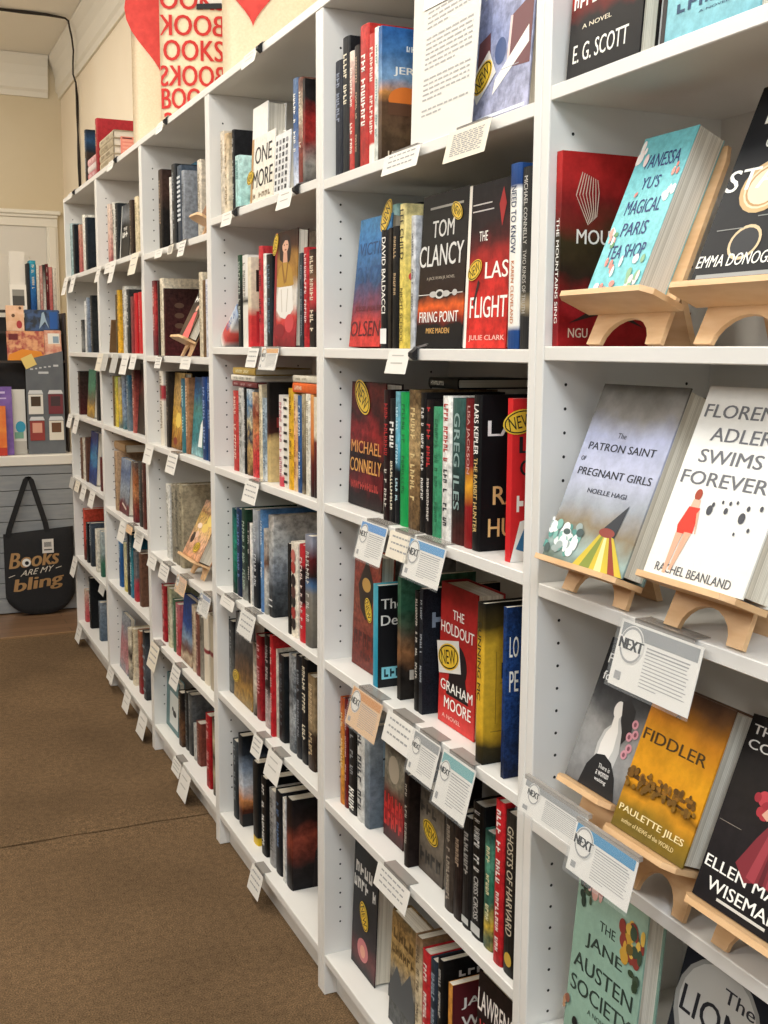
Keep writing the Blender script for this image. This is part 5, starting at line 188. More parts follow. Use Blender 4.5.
{'b': 4, 'r': 3, 'o': 'S', 'Yl': 2.0119, 'Yr': 1.967, 'x': 0.02, 'z': 1.05, 'h': 0.2176, 'w': 0.15, 'c': '2a6a74@0,3a7a88@.5,2c5a70', 'd': 'teal blue book', 'g': 'a8d0d4', 'amp': 0.25, 'ns': 25, 'i': 4, 'n': 8},
{'b': 4, 'r': 3, 'o': 'S', 'Yl': 1.9642, 'Yr': 1.9232, 'x': 0.02, 'z': 1.05, 'h': 0.2215, 'w': 0.15, 'c': '8a5c40@0,a87c58@.5,a07450', 'd': 'tan spine book', 'g': 'e0c8a8', 'amp': 0.25, 'ns': 25, 'i': 5, 'n': 8},
{'b': 4, 'r': 3, 'o': 'F', 'Yl': 1.9222, 'Yr': 1.8001, 'x': 0.026, 'z': 1.05, 'h': 0.2233, 'w': 0.025, 'c': '8ab4b8@0,3a7c84@.2,3a8488@.4,48807c@.6,35648c@.8,2c4a74', 'd': 'teal sea cover with white bird', 'T': [('fp', 'e8ece8', [(0.6, 0.12), (0.75, 0.4), (0.95, 0.5), (0.95, 0.12)])], 'amp': 0.35, 'ns': 25, 'lean': 4, 'i': 6, 'n': 8},
{'b': 4, 'r': 3, 'o': 'S', 'Yl': 1.7752, 'Yr': 1.7272, 'x': 0.02, 'z': 1.05, 'h': 0.2283, 'w': 0.15, 'c': '1c3a68@0,20407a', 'd': 'navy book', 'g': '8aa4d0', 'amp': 0.25, 'ns': 25, 'i': 7, 'n': 8},
{'b': 4, 'r': 3, 'o': 'S', 'Yl': 1.7213, 'Yr': 1.676, 'x': 0.02, 'z': 1.05, 'h': 0.2296, 'w': 0.15, 'c': '17305c@0,1a3868', 'd': 'dark navy book', 'g': '7890bc', 'amp': 0.25, 'ns': 25, 'i': 8, 'n': 8},
{'b': 4, 'r': 4, 'o': 'S', 'Yl': 2.2563, 'Yr': 2.2083, 'x': 0.025, 'z': 0.69, 'h': 0.2391, 'w': 0.15, 'c': 'd8d6ce', 'd': 'white spine book', 'g': 'a8a69c', 'amp': 0.25, 'ns': 25, 'i': 1, 'n': 5},
{'b': 4, 'r': 4, 'o': 'S', 'Yl': 2.1841, 'Yr': 2.1374, 'x': 0.025, 'z': 0.69, 'h': 0.2463, 'w': 0.15, 'c': '8a8270@0,9c9482', 'd': 'grey beige volume', 'g': '5c5648', 'amp': 0.25, 'ns': 25, 'i': 2, 'n': 5},
{'b': 4, 'r': 4, 'o': 'S', 'Yl': 2.1341, 'Yr': 2.0886, 'x': 0.025, 'z': 0.69, 'h': 0.2519, 'w': 0.15, 'c': '827a68@0,948c78', 'd': 'grey beige volume with dark bands', 'g': '5c5648', 'T': [('sr', '4a443a', 0.2, 0.22), ('sr', '4a443a', 0.8, 0.82)], 'amp': 0.25, 'ns': 25, 'i': 3, 'n': 5},
{'b': 4, 'r': 4, 'o': 'S', 'Yl': 2.0854, 'Yr': 2.0378, 'x': 0.025, 'z': 0.69, 'h': 0.2559, 'w': 0.15, 'c': '9a9078@0,b4a88c', 'd': 'pale beige volume', 'g': '6c6450', 'amp': 0.25, 'ns': 25, 'i': 4, 'n': 5},
{'b': 4, 'r': 4, 'o': 'E', 'Yl': 1.9954, 'Yr': 1.8113, 'x': 0.03, 'z': 0.69, 'h': 0.1736, 'w': 0.04, 'c': 'c8926c@0,d8a888@.3,d8b078@.5,d8b060@.7,d4a890', 'd': 'peach floral novel on easel, yellow sticker', 'T': [('f', 'Betty', '8a4a2c', 0.35, 0.8, 0.5, 0.07), ('fe', 'e8cc70', 0.75, 0.7, 0.2, 0.1), ('fe', 'e4c46a', 0.6, 0.55, 0.16, 0.08), ('fe', 'f0d8c4', 0.3, 0.55, 0.12, 0.05), ('fe', '3a2a22', 0.2, 0.32, 0.1, 0.1), ('fe', 'e0b8a0', 0.35, 0.4, 0.08, 0.06), ('st', 0.62, 0.2, 0.055, 10)], 'k': 'h', 'amp': 0.4, 'ns': 25, 'a': 26, 's': 0.0436, 'i': 5, 'n': 5},
{'b': 4, 'r': 5, 'o': 'S', 'Yl': 2.3489, 'Yr': 2.3009, 'x': 0.025, 'z': 0.395, 'h': 0.1878, 'w': 0.15, 'c': 'a0242c@0,a82a30@.5,b03438', 'd': 'red speckled book', 'g': 'e0b0a8', 'amp': 0.5, 'ns': 25, 'i': 1, 'n': 10},
{'b': 4, 'r': 5, 'o': 'S', 'Yl': 2.2672, 'Yr': 2.2192, 'x': 0.025, 'z': 0.395, 'h': 0.1951, 'w': 0.15, 'c': 'c8c0a0@0,d4ccb4@.5,a8a880', 'd': 'cream green book', 'g': '6a7050', 'amp': 0.25, 'ns': 25, 'i': 2, 'n': 10},
{'b': 4, 'r': 5, 'o': 'S', 'Yl': 2.1961, 'Yr': 2.1632, 'x': 0.025, 'z': 0.395, 'h': 0.1703, 'w': 0.15, 'c': '4a6a50', 'd': 'thin green book', 'g': 'a8c0a8', 'amp': 0.25, 'ns': 25, 'i': 3, 'n': 10},
{'b': 4, 'r': 5, 'o': 'S', 'Yl': 2.1596, 'Yr': 2.1116, 'x': 0.025, 'z': 0.395, 'h': 0.1654, 'w': 0.15, 'c': 'a83a3e@0,b0444a@.5,c87a80', 'd': 'rose red book', 'g': 'e8c0bc', 'amp': 0.25, 'ns': 25, 'i': 4, 'n': 10},
{'b': 4, 'r': 5, 'o': 'F', 'Yl': 2.0997, 'Yr': 1.9613, 'x': 0.026, 'z': 0.395, 'h': 0.2055, 'w': 0.022, 'c': '8a6a50@0,c8b498@.12,6a4030@.22,8aa0b4@.35,2a4c8c@.55,24407c@.9', 'd': 'blue sky and brown desert cover', 'amp': 0.3, 'ns': 25, 'lean': 4, 'i': 5, 'n': 10},
{'b': 4, 'r': 5, 'o': 'S', 'Yl': 1.9542, 'Yr': 1.9156, 'x': 0.025, 'z': 0.395, 'h': 0.2024, 'w': 0.15, 'c': 'c8b49a', 'd': 'beige thin book', 'g': '8a7458', 'amp': 0.25, 'ns': 25, 'i': 6, 'n': 10},
{'b': 4, 'r': 5, 'o': 'S', 'Yl': 1.9124, 'Yr': 1.8685, 'x': 0.025, 'z': 0.395, 'h': 0.1872, 'w': 0.15, 'c': '7a3a34@0,6a4038@.5,8a5a4a', 'd': 'brown red book', 'g': 'd0a898', 'amp': 0.25, 'ns': 25, 'i': 7, 'n': 10},
{'b': 4, 'r': 5, 'o': 'S', 'Yl': 1.8654, 'Yr': 1.8226, 'x': 0.025, 'z': 0.395, 'h': 0.1872, 'w': 0.15, 'c': '8a8478@0,7a7468', 'd': 'taupe thin book', 'g': '4a463c', 'amp': 0.25, 'ns': 25, 'i': 8, 'n': 10},
{'b': 4, 'r': 5, 'o': 'S', 'Yl': 1.8196, 'Yr': 1.7716, 'x': 0.025, 'z': 0.395, 'h': 0.2056, 'w': 0.15, 'c': 'd4c8b2@0,d8ccb8@.44,8a3a3c@.46,8a3a3c@.5,d8ccb8@.52', 'd': 'cream volume with maroon band', 'amp': 0.02, 'ns': 25, 'i': 9, 'n': 10},
{'b': 4, 'r': 5, 'o': 'S', 'Yl': 1.7544, 'Yr': 1.7064, 'x': 0.025, 'z': 0.395, 'h': 0.2177, 'w': 0.15, 'c': 'a89c86@0,b0a48e@.44,7a3a3a@.46,7a3a3a@.5,b0a48e@.52', 'd': 'beige volume with maroon band', 'amp': 0.02, 'ns': 25, 'i': 10, 'n': 10},
{'b': 4, 'r': 6, 'o': 'F', 'Yl': 2.3795, 'Yr': 2.2132, 'x': 0.04, 'z': 0.092, 'h': 0.1811, 'w': 0.02, 'c': '5a7a7c@0,6a8a8c', 'd': 'grey teal frame cover with white picture', 'T': [('fr', 'd8dcd8', 0.3, 0.1, 0.98, 0.72), ('fe', '1c1c1c', 0.7, 0.36, 0.14, 0.06), ('fe', '1c1c1c', 0.55, 0.42, 0.07, 0.04)], 'amp': 0.05, 'ns': 25, 'lean': 2, 'i': 1, 'n': 8},
{'b': 4, 'r': 6, 'o': 'S', 'Yl': 2.1685, 'Yr': 2.123, 'x': 0.03, 'z': 0.092, 'h': 0.178, 'w': 0.15, 'c': '3a2c22@0,6a4a34@.4,2c2622@.7', 'd': 'brown photo book', 'g': 'a08a74', 'amp': 0.5, 'ns': 25, 'i': 2, 'n': 8},
{'b': 4, 'r': 6, 'o': 'S', 'Yl': 2.1224, 'Yr': 2.0834, 'x': 0.04, 'z': 0.092, 'h': 0.1886, 'w': 0.15, 'c': '2c2e2e', 'd': 'dark book', 'g': '7a7a78', 'amp': 0.25, 'ns': 25, 'i': 3, 'n': 8},
{'b': 4, 'r': 6, 'o': 'S', 'Yl': 2.0797, 'Yr': 2.0317, 'x': 0.04, 'z': 0.092, 'h': 0.1958, 'w': 0.15, 'c': '1d1f20@0,6a6c6c@.9', 'd': 'black grey book', 'g': '9a9a98', 'amp': 0.25, 'ns': 25, 'i': 4, 'n': 8},
{'b': 4, 'r': 6, 'o': 'S', 'Yl': 2.018, 'Yr': 1.9861, 'x': 0.04, 'z': 0.092, 'h': 0.1149, 'w': 0.15, 'c': 'b8b6b0', 'd': 'light grey book', 'amp': 0.25, 'ns': 25, 'i': 5, 'n': 8},
{'b': 4, 'r': 6, 'o': 'S', 'Yl': 1.9826, 'Yr': 1.9346, 'x': 0.04, 'z': 0.092, 'h': 0.1339, 'w': 0.12, 'c': '6a3a30@0,7a4438', 'd': 'maroon brown book', 'g': 'b08a7a', 'amp': 0.25, 'ns': 25, 'i': 6, 'n': 8},
{'b': 4, 'r': 6, 'o': 'S', 'Yl': 1.7963, 'Yr': 1.7483, 'x': 0.02, 'z': 0.092, 'h': 0.2185, 'w': 0.15, 'c': '9c1c22@0,a82228', 'd': 'vivid red book', 'g': 'e0a8a0', 'amp': 0.25, 'ns': 25, 'i': 7, 'n': 8},
{'b': 4, 'r': 6, 'o': 'S', 'Yl': 1.7251, 'Yr': 1.6927, 'x': 0.02, 'z': 0.092, 'h': 0.2272, 'w': 0.15, 'c': '2c2622@0,b8a888@.3,2a2420@.5,c8b898@.7,3a2c26', 'd': 'banded cream and black book', 'amp': 0.2, 'ns': 25, 'i': 8, 'n': 8},
{'b': 5, 'r': 1, 'o': 'S', 'Yl': 3.0883, 'Yr': 3.0403, 'x': 0.02, 'z': 1.666, 'h': 0.2183, 'w': 0.15, 'c': '8a3a44@0,c88a80@.2,d8b8a8@.6,dcc8b8', 'd': 'pink and cream book', 'amp': 0.25, 'ns': 25, 'i': 1, 'n': 6},
{'b': 5, 'r': 1, 'o': 'S', 'Yl': 2.9905, 'Yr': 2.9456, 'x': 0.02, 'z': 1.666, 'h': 0.2128, 'w': 0.15, 'c': 'd0ccc0', 'd': 'white thin book', 'g': '5a564c', 'amp': 0.25, 'ns': 25, 'i': 2, 'n': 6},
{'b': 5, 'r': 1, 'o': 'S', 'Yl': 2.9431, 'Yr': 2.8951, 'x': 0.02, 'z': 1.666, 'h': 0.2051, 'w': 0.15, 'c': '26282a', 'd': 'black thin book', 'g': 'a8a8a4', 'amp': 0.25, 'ns': 25, 'i': 3, 'n': 6},
{'b': 5, 'r': 1, 'o': 'F', 'Yl': 2.8941, 'Yr': 2.7385, 'x': 0.026, 'z': 1.666, 'h': 0.1917, 'w': 0.02, 'c': '2a2826@0,26282a@.3,18191b@.6,7c8084@.8,3a3c40', 'd': 'black cover with white lettering', 'T': [('f', 'THE', 'f2efe6', 0.5, 0.55, 0.4, 0.06), ('f', 'END', 'f2efe6', 0.5, 0.45, 0.6, 0.1), ('fr', 'd8d6ce', 0.0, 0.0, 0.08, 1)], 'amp': 0.25, 'ns': 25, 'lean': 4, 'i': 4, 'n': 6},
{'b': 5, 'r': 1, 'o': 'S', 'Yl': 2.6892, 'Yr': 2.6412, 'x': 0.02, 'z': 1.666, 'h': 0.1871, 'w': 0.15, 'c': '3a2c24', 'd': 'dark brown book', 'g': '8a7460', 'amp': 0.25, 'ns': 25, 'i': 5, 'n': 6},
{'b': 5, 'r': 1, 'o': 'S', 'Yl': 2.5987, 'Yr': 2.5507, 'x': 0.02, 'z': 1.666, 'h': 0.1883, 'w': 0.15, 'c': 'dccba8', 'd': 'cream tall book', 'g': 'a8946c', 'amp': 0.25, 'ns': 25, 'i': 6, 'n': 6},
{'b': 5, 'r': 2, 'o': 'R', 'Yl': 3.1205, 'Yr': 3.0566, 'x': 0.02, 'z': 1.337, 'h': 0.13, 'w': 0.13, 't': 0.012, 'ang': 24, 'c': '7a5c3c', 'd': 'thin brown book leaning on the yellow one', 'k': 'h', 'amp': 0.05, 'ns': 25, 'i': 1, 'n': 8},
{'b': 5, 'r': 2, 'o': 'S', 'Yl': 2.9787, 'Yr': 2.9538, 'x': 0.02, 'z': 1.337, 'h': 0.2127, 'w': 0.15, 'c': '5a4a34', 'd': 'thin brown book', 'amp': 0.25, 'ns': 25, 'i': 2, 'n': 8},
{'b': 5, 'r': 2, 'o': 'S', 'Yl': 2.9513, 'Yr': 2.9033, 'x': 0.02, 'z': 1.337, 'h': 0.228, 'w': 0.15, 'c': 'd8a22c@0,d8a834', 'd': 'golden yellow book', 'g': '8a641c', 'amp': 0.25, 'ns': 25, 'i': 3, 'n': 8},
{'b': 5, 'r': 2, 'o': 'S', 'Yl': 2.8471, 'Yr': 2.7991, 'x': 0.02, 'z': 1.337, 'h': 0.2358, 'w': 0.15, 'c': 'd8d4ca', 'd': 'white book', 'g': '6a665c', 'amp': 0.25, 'ns': 25, 'i': 4, 'n': 8},
{'b': 5, 'r': 2, 'o': 'S', 'Yl': 2.7772, 'Yr': 2.7292, 'x': 0.02, 'z': 1.337, 'h': 0.2219, 'w': 0.15, 'c': '1c1e1e@0,2c2e2e@.5,3a3c3c', 'd': 'black book with white specks', 'g': 'd0d0cc', 'amp': 0.25, 'ns': 25, 'i': 5, 'n': 8},
{'b': 5, 'r': 2, 'o': 'S', 'Yl': 2.7094, 'Yr': 2.6614, 'x': 0.02, 'z': 1.337, 'h': 0.1946, 'w': 0.15, 'c': '8a2830@0,7a4040', 'd': 'dark red thin book', 'amp': 0.25, 'ns': 25, 'i': 6, 'n': 8},
{'b': 5, 'r': 2, 'o': 'S', 'Yl': 2.6523, 'Yr': 2.6043, 'x': 0.02, 'z': 1.337, 'h': 0.2039, 'w': 0.15, 'c': 'b8242a', 'd': 'red book', 'g': '8a1418', 'amp': 0.02, 'ns': 25, 'i': 7, 'n': 8},
{'b': 5, 'r': 2, 'o': 'S', 'Yl': 2.5798, 'Yr': 2.5318, 'x': 0.02, 'z': 1.337, 'h': 0.2043, 'w': 0.15, 'c': 'c4282c', 'd': 'bright red book', 'g': 'e07a78', 'amp': 0.02, 'ns': 25, 'i': 8, 'n': 8},
{'b': 5, 'r': 3, 'o': 'S', 'Yl': 3.0812, 'Yr': 3.0448, 'x': 0.02, 'z': 1.06, 'h': 0.1899, 'w': 0.15, 'c': '6a5434', 'd': 'thin tan book', 'amp': 0.25, 'ns': 25, 'i': 1, 'n': 7},
{'b': 5, 'r': 3, 'o': 'S', 'Yl': 3.0396, 'Yr': 2.9916, 'x': 0.02, 'z': 1.06, 'h': 0.1887, 'w': 0.15, 'c': 'd8c048@0,d8b840@.5,a8b050', 'd': 'yellow book', 'g': '7a8a30', 'amp': 0.25, 'ns': 25, 'i': 2, 'n': 7},
{'b': 5, 'r': 3, 'o': 'S', 'Yl': 2.9735, 'Yr': 2.9255, 'x': 0.02, 'z': 1.06, 'h': 0.188, 'w': 0.15, 'c': '5a6a6a@0,d8b850@.3,c8b070@.7,8a8a84', 'd': 'grey yellow book', 'amp': 0.4, 'ns': 25, 'i': 3, 'n': 7},
{'b': 5, 'r': 3, 'o': 'S', 'Yl': 2.9044, 'Yr': 2.8564, 'x': 0.02, 'z': 1.06, 'h': 0.1946, 'w': 0.15, 'c': '2a5a5c@0,8a98a8@.3,7088a8@.6,9aa0a8', 'd': 'grey blue book', 'amp': 0.4, 'ns': 25, 'i': 4, 'n': 7},
{'b': 5, 'r': 3, 'o': 'S', 'Yl': 2.8185, 'Yr': 2.7705, 'x': 0.02, 'z': 1.06, 'h': 0.1992, 'w': 0.15, 'c': '6a7880@0,5a6c78@.5,2a5a70', 'd': 'slate teal book', 'g': 'a8b4b8', 'amp': 0.25, 'ns': 25, 'i': 5, 'n': 7},
{'b': 5, 'r': 3, 'o': 'S', 'Yl': 2.7178, 'Yr': 2.6698, 'x': 0.02, 'z': 1.06, 'h': 0.2193, 'w': 0.15, 'c': 'a8544c@0,9a4840@.6,5a2c28', 'd': 'terracotta book', 'g': 'd8a898', 'amp': 0.25, 'ns': 25, 'i': 6, 'n': 7},
{'b': 5, 'r': 3, 'o': 'F', 'Yl': 2.6695, 'Yr': 2.5325, 'x': 0.026, 'z': 1.06, 'h': 0.243, 'w': 0.02, 'c': '2a2420@0,1c1816@.3,3a2620@.55,6a3430@.65,2c221c@.85', 'd': 'black cover with dim figure', 'amp': 0.5, 'ns': 25, 'lean': 4, 'i': 7, 'n': 7},
{'b': 5, 'r': 4, 'o': 'L', 'Yl': 3.1787, 'Yr': 2.9636, 'x': 0.04, 'z': 0.9632, 'h': 0.2151, 'w': 0.14, 't': 0.0322, 'c': 'b08a5c', 'd': 'tan book lying on top', 'k': 'h', 'amp': 0.1, 'ns': 25, 'i': 1, 'n': 6},
{'b': 5, 'r': 4, 'o': 'S', 'Yl': 3.0874, 'Yr': 3.0394, 'x': 0.02, 'z': 0.735, 'h': 0.2276, 'w': 0.15, 'c': 'a88a6a@0,b89878', 'd': 'tan book', 'g': '6a4c34', 'amp': 0.25, 'ns': 25, 'i': 2, 'n': 6},
{'b': 5, 'r': 4, 'o': 'F', 'Yl': 3.0382, 'Yr': 2.8682, 'x': 0.026, 'z': 0.735, 'h': 0.2063, 'w': 0.022, 'c': '5a1c20@0,6a2428@.18,8a8c90@.25,9aa4b0@.45,5a6c90@.75,8a98ac', 'd': 'blue grey cover with wine red foot', 'T': [('fp', 'd8c8b8', [(0.3, 0.16), (0.35, 0.2), (0.8, 0.12), (0.78, 0.08)])], 'amp': 0.35, 'ns': 25, 'lean': 4, 'i': 3, 'n': 6},
{'b': 5, 'r': 4, 'o': 'S', 'Yl': 2.7588, 'Yr': 2.7108, 'x': 0.02, 'z': 0.735, 'h': 0.2175, 'w': 0.15, 'c': '6a2c30@0,8a4434@.3,c8885a@.5,a8643c@.7,5a5450', 'd': 'orange brown book', 'amp': 0.4, 'ns': 25, 'i': 4, 'n': 6},
{'b': 5, 'r': 4, 'o': 'S', 'Yl': 2.6473, 'Yr': 2.5993, 'x': 0.02, 'z': 0.735, 'h': 0.229, 'w': 0.15, 'c': '3a3834', 'd': 'dark olive book', 'g': '7a766c', 'amp': 0.25, 'ns': 25, 'i': 5, 'n': 6},
{'b': 5, 'r': 4, 'o': 'S', 'Yl': 2.5915, 'Yr': 2.5435, 'x': 0.02, 'z': 0.735, 'h': 0.2314, 'w': 0.15, 'c': '5a2c24@0,4a2a24', 'd': 'chestnut book', 'g': '9a7464', 'amp': 0.25, 'ns': 25, 'i': 6, 'n': 6},
{'b': 5, 'r': 5, 'o': 'S', 'Yl': 3.0513, 'Yr': 3.0033, 'x': 0.02, 'z': 0.442, 'h': 0.181, 'w': 0.15, 'c': '2c5a90@0,2a5488@.6,4a7aa8', 'd': 'blue book', 'g': 'c8d8e8', 'amp': 0.25, 'ns': 25, 'i': 1, 'n': 6},
{'b': 5, 'r': 5, 'o': 'S', 'Yl': 2.9547, 'Yr': 2.9067, 'x': 0.02, 'z': 0.442, 'h': 0.1863, 'w': 0.15, 'c': 'c8b868@0,d8d0a8@.5,b8b48c', 'd': 'cream yellow book', 'amp': 0.25, 'ns': 25, 'i': 2, 'n': 6},
{'b': 5, 'r': 5, 'o': 'S', 'Yl': 2.8908, 'Yr': 2.8428, 'x': 0.02, 'z': 0.442, 'h': 0.2398, 'w': 0.15, 'c': '1a1e22', 'd': 'black spine book', 'g': '8a9098', 'amp': 0.25, 'ns': 25, 'i': 3, 'n': 6},
{'b': 5, 'r': 5, 'o': 'S', 'Yl': 2.838, 'Yr': 2.79, 'x': 0.02, 'z': 0.442, 'h': 0.2366, 'w': 0.15, 'c': '2a6a8a@0,3a8a94@.4,2c5a74', 'd': 'teal spine book', 'g': 'c0dce0', 'amp': 0.25, 'ns': 25, 'i': 4, 'n': 6},
{'b': 5, 'r': 5, 'o': 'S', 'Yl': 2.7726, 'Yr': 2.7246, 'x': 0.02, 'z': 0.442, 'h': 0.1846, 'w': 0.15, 'c': 'a83238@0,a8404a@.35,6a6a6c@.5,7a7c7e', 'd': 'grey and red book', 'amp': 0.25, 'ns': 25, 'i': 5, 'n': 6},
{'b': 5, 'r': 5, 'o': 'S', 'Yl': 2.6778, 'Yr': 2.6341, 'x': 0.02, 'z': 0.442, 'h': 0.1919, 'w': 0.15, 'c': '6a4a3a', 'd': 'thin brown spine book', 'amp': 0.25, 'ns': 25, 'i': 6, 'n': 6},
{'b': 5, 'r': 6, 'o': 'F', 'Yl': 3.1381, 'Yr': 2.9764, 'x': 0.03, 'z': 0.092, 'h': 0.224, 'w': 0.02, 'c': '8a949c@0,c08a8c@.2,b87478@.5,8a8c94@.8,9aa0a6', 'd': 'grey and pink cover', 'amp': 0.5, 'ns': 25, 'lean': 4, 'i': 1, 'n': 5},
{'b': 5, 'r': 6, 'o': 'S', 'Yl': 2.9693, 'Yr': 2.9213, 'x': 0.03, 'z': 0.092, 'h': 0.2004, 'w': 0.15, 'c': '2a2422@0,d8ccb4@.3,3a2c28@.5,d4c8b0@.7', 'd': 'cream and black spine', 'amp': 0.25, 'ns': 25, 'i': 2, 'n': 5},
{'b': 5, 'r': 6, 'o': 'S', 'Yl': 2.8926, 'Yr': 2.8446, 'x': 0.03, 'z': 0.092, 'h': 0.2177, 'w': 0.15, 'c': 'd8cbb0@0,cdbf9f', 'd': 'cream spine book', 'g': '6a5a44', 'amp': 0.25, 'ns': 25, 'i': 3, 'n': 5},
{'b': 5, 'r': 6, 'o': 'S', 'Yl': 2.7787, 'Yr': 2.7307, 'x': 0.03, 'z': 0.092, 'h': 0.2359, 'w': 0.15, 'c': '8a3034@0,94443c@.5,a06a4c', 'd': 'russet book', 'g': 'd8a890', 'amp': 0.25, 'ns': 25, 'i': 4, 'n': 5},
{'b': 5, 'r': 6, 'o': 'S', 'Yl': 2.6952, 'Yr': 2.6472, 'x': 0.03, 'z': 0.092, 'h': 0.2521, 'w': 0.15, 'c': '26282c@0,5a5e64@.5,1c1e20', 'd': 'dark banded book', 'T': [('sr', '8a8e92', 0.12, 0.16), ('sr', '8a8e92', 0.28, 0.32), ('sr', '8a8e92', 0.44, 0.48), ('sr', '8a8e92', 0.6, 0.64), ('sr', '8a8e92', 0.76, 0.8)], 'amp': 0.25, 'ns': 25, 'i': 5, 'n': 5},
{'b': 6, 'r': 1, 'o': 'S', 'Yl': 3.9795, 'Yr': 3.9315, 'x': 0.02, 'z': 1.667, 'h': 0.232, 'w': 0.15, 'c': '8aa4a4@0,a8bcbc', 'd': 'pale teal book', 'g': '5a7474', 'amp': 0.25, 'ns': 25, 'i': 1, 'n': 5},
{'b': 6, 'r': 1, 'o': 'S', 'Yl': 3.9103, 'Yr': 3.8623, 'x': 0.02, 'z': 1.667, 'h': 0.2209, 'w': 0.15, 'c': '1c2024', 'd': 'black hardcover', 'g': '5a6468', 'amp': 0.25, 'ns': 25, 'i': 2, 'n': 5},
{'b': 6, 'r': 1, 'o': 'S', 'Yl': 3.7549, 'Yr': 3.7069, 'x': 0.02, 'z': 1.667, 'h': 0.2061, 'w': 0.15, 'c': 'b05a58@0,c47c70@.5,c8a088', 'd': 'salmon pink book', 'g': '8a3034', 'amp': 0.25, 'ns': 25, 'i': 3, 'n': 5},
{'b': 6, 'r': 1, 'o': 'S', 'Yl': 3.6473, 'Yr': 3.5993, 'x': 0.02, 'z': 1.667, 'h': 0.2349, 'w': 0.15, 'c': 'e0dccf', 'd': 'white thin book', 'amp': 0.25, 'ns': 25, 'i': 4, 'n': 5},
{'b': 6, 'r': 1, 'o': 'S', 'Yl': 3.5823, 'Yr': 3.5343, 'x': 0.02, 'z': 1.667, 'h': 0.218, 'w': 0.15, 'c': '1b2026@0,222a32', 'd': 'navy black hardcover', 'g': '5a6874', 'amp': 0.25, 'ns': 25, 'i': 5, 'n': 5},
{'b': 6, 'r': 2, 'o': 'S', 'Yl': 3.7659, 'Yr': 3.7179, 'x': 0.02, 'z': 1.336, 'h': 0.1386, 'w': 0.15, 'c': '3a3a3a@0,8a8a88@.2,2a2a2a', 'd': 'charcoal and white book', 'g': 'c8c8c4', 'amp': 0.25, 'ns': 25, 'i': 1, 'n': 4},
{'b': 6, 'r': 2, 'o': 'S', 'Yl': 3.6648, 'Yr': 3.6253, 'x': 0.02, 'z': 1.336, 'h': 0.2142, 'w': 0.15, 'c': 'd8d8d4', 'd': 'white thin book', 'amp': 0.25, 'ns': 25, 'i': 2, 'n': 4},
{'b': 6, 'r': 2, 'o': 'S', 'Yl': 3.6221, 'Yr': 3.5741, 'x': 0.02, 'z': 1.336, 'h': 0.2267, 'w': 0.15, 'c': '6a7686@0,8a94a2', 'd': 'grey blue book', 'g': 'd0d4d8', 'amp': 0.25, 'ns': 25, 'i': 3, 'n': 4},
{'b': 6, 'r': 2, 'o': 'S', 'Yl': 3.523, 'Yr': 3.475, 'x': 0.02, 'z': 1.336, 'h': 0.2318, 'w': 0.15, 'c': '202224@0,2c2e2e@.5,1c1e20', 'd': 'thick black book', 'g': '8a8a88', 'amp': 0.5, 'ns': 25, 'i': 4, 'n': 4},
{'b': 6, 'r': 3, 'o': 'S', 'Yl': 3.8913, 'Yr': 3.8433, 'x': 0.02, 'z': 1.06, 'h': 0.1923, 'w': 0.15, 'c': '4a1c1c@0,3a2420@.5,2c241e', 'd': 'dark brown red book', 'g': '8a6a58', 'amp': 0.4, 'ns': 25, 'i': 1, 'n': 3},
{'b': 6, 'r': 3, 'o': 'F', 'Yl': 3.7068, 'Yr': 3.5368, 'x': 0.026, 'z': 1.06, 'h': 0.2018, 'w': 0.02, 'c': '8a6a2c@0,c89c34@.2,6a5a3c@.35,4a7a5c@.6,3c7a60@.85', 'd': 'green and gold cover', 'amp': 0.5, 'ns': 25, 'lean': 4, 'i': 2, 'n': 3},
{'b': 6, 'r': 3, 'o': 'S', 'Yl': 3.4424, 'Yr': 3.3944, 'x': 0.02, 'z': 1.06, 'h': 0.1967, 'w': 0.15, 'c': '2c2a28', 'd': 'dark spine book', 'g': '6a6864', 'amp': 0.25, 'ns': 25, 'i': 3, 'n': 3},
{'b': 6, 'r': 4, 'o': 'S', 'Yl': 3.8916, 'Yr': 3.8436, 'x': 0.02, 'z': 0.772, 'h': 0.183, 'w': 0.15, 'c': '6a4c3a', 'd': 'brown spine book', 'amp': 0.25, 'ns': 25, 'i': 1, 'n': 5},
{'b': 6, 'r': 4, 'o': 'S', 'Yl': 3.8278, 'Yr': 3.7798, 'x': 0.02, 'z': 0.772, 'h': 0.1902, 'w': 0.15, 'c': 'd8d0c0', 'd': 'white spine book', 'g': '8a6a50', 'amp': 0.25, 'ns': 25, 'i': 2, 'n': 5},
{'b': 6, 'r': 4, 'o': 'S', 'Yl': 3.7587, 'Yr': 3.7107, 'x': 0.02, 'z': 0.772, 'h': 0.195, 'w': 0.15, 'c': '5a3c30', 'd': 'dark brown spine book', 'amp': 0.25, 'ns': 25, 'i': 3, 'n': 5},
{'b': 6, 'r': 4, 'o': 'F', 'Yl': 3.7071, 'Yr': 3.5371, 'x': 0.026, 'z': 0.772, 'h': 0.225, 'w': 0.022, 'c': '1c2a5c@0,24488c@.3,3a88b0@.5,1f3c7c@.8,1a2c60', 'd': 'vivid blue cover', 'amp': 0.5, 'ns': 25, 'lean': 4, 'i': 4, 'n': 5},
{'b': 6, 'r': 4, 'o': 'S', 'Yl': 3.407, 'Yr': 3.359, 'x': 0.02, 'z': 0.772, 'h': 0.1385, 'w': 0.15, 'c': '5a2420', 'd': 'maroon spine book', 'amp': 0.25, 'ns': 25, 'i': 5, 'n': 5},
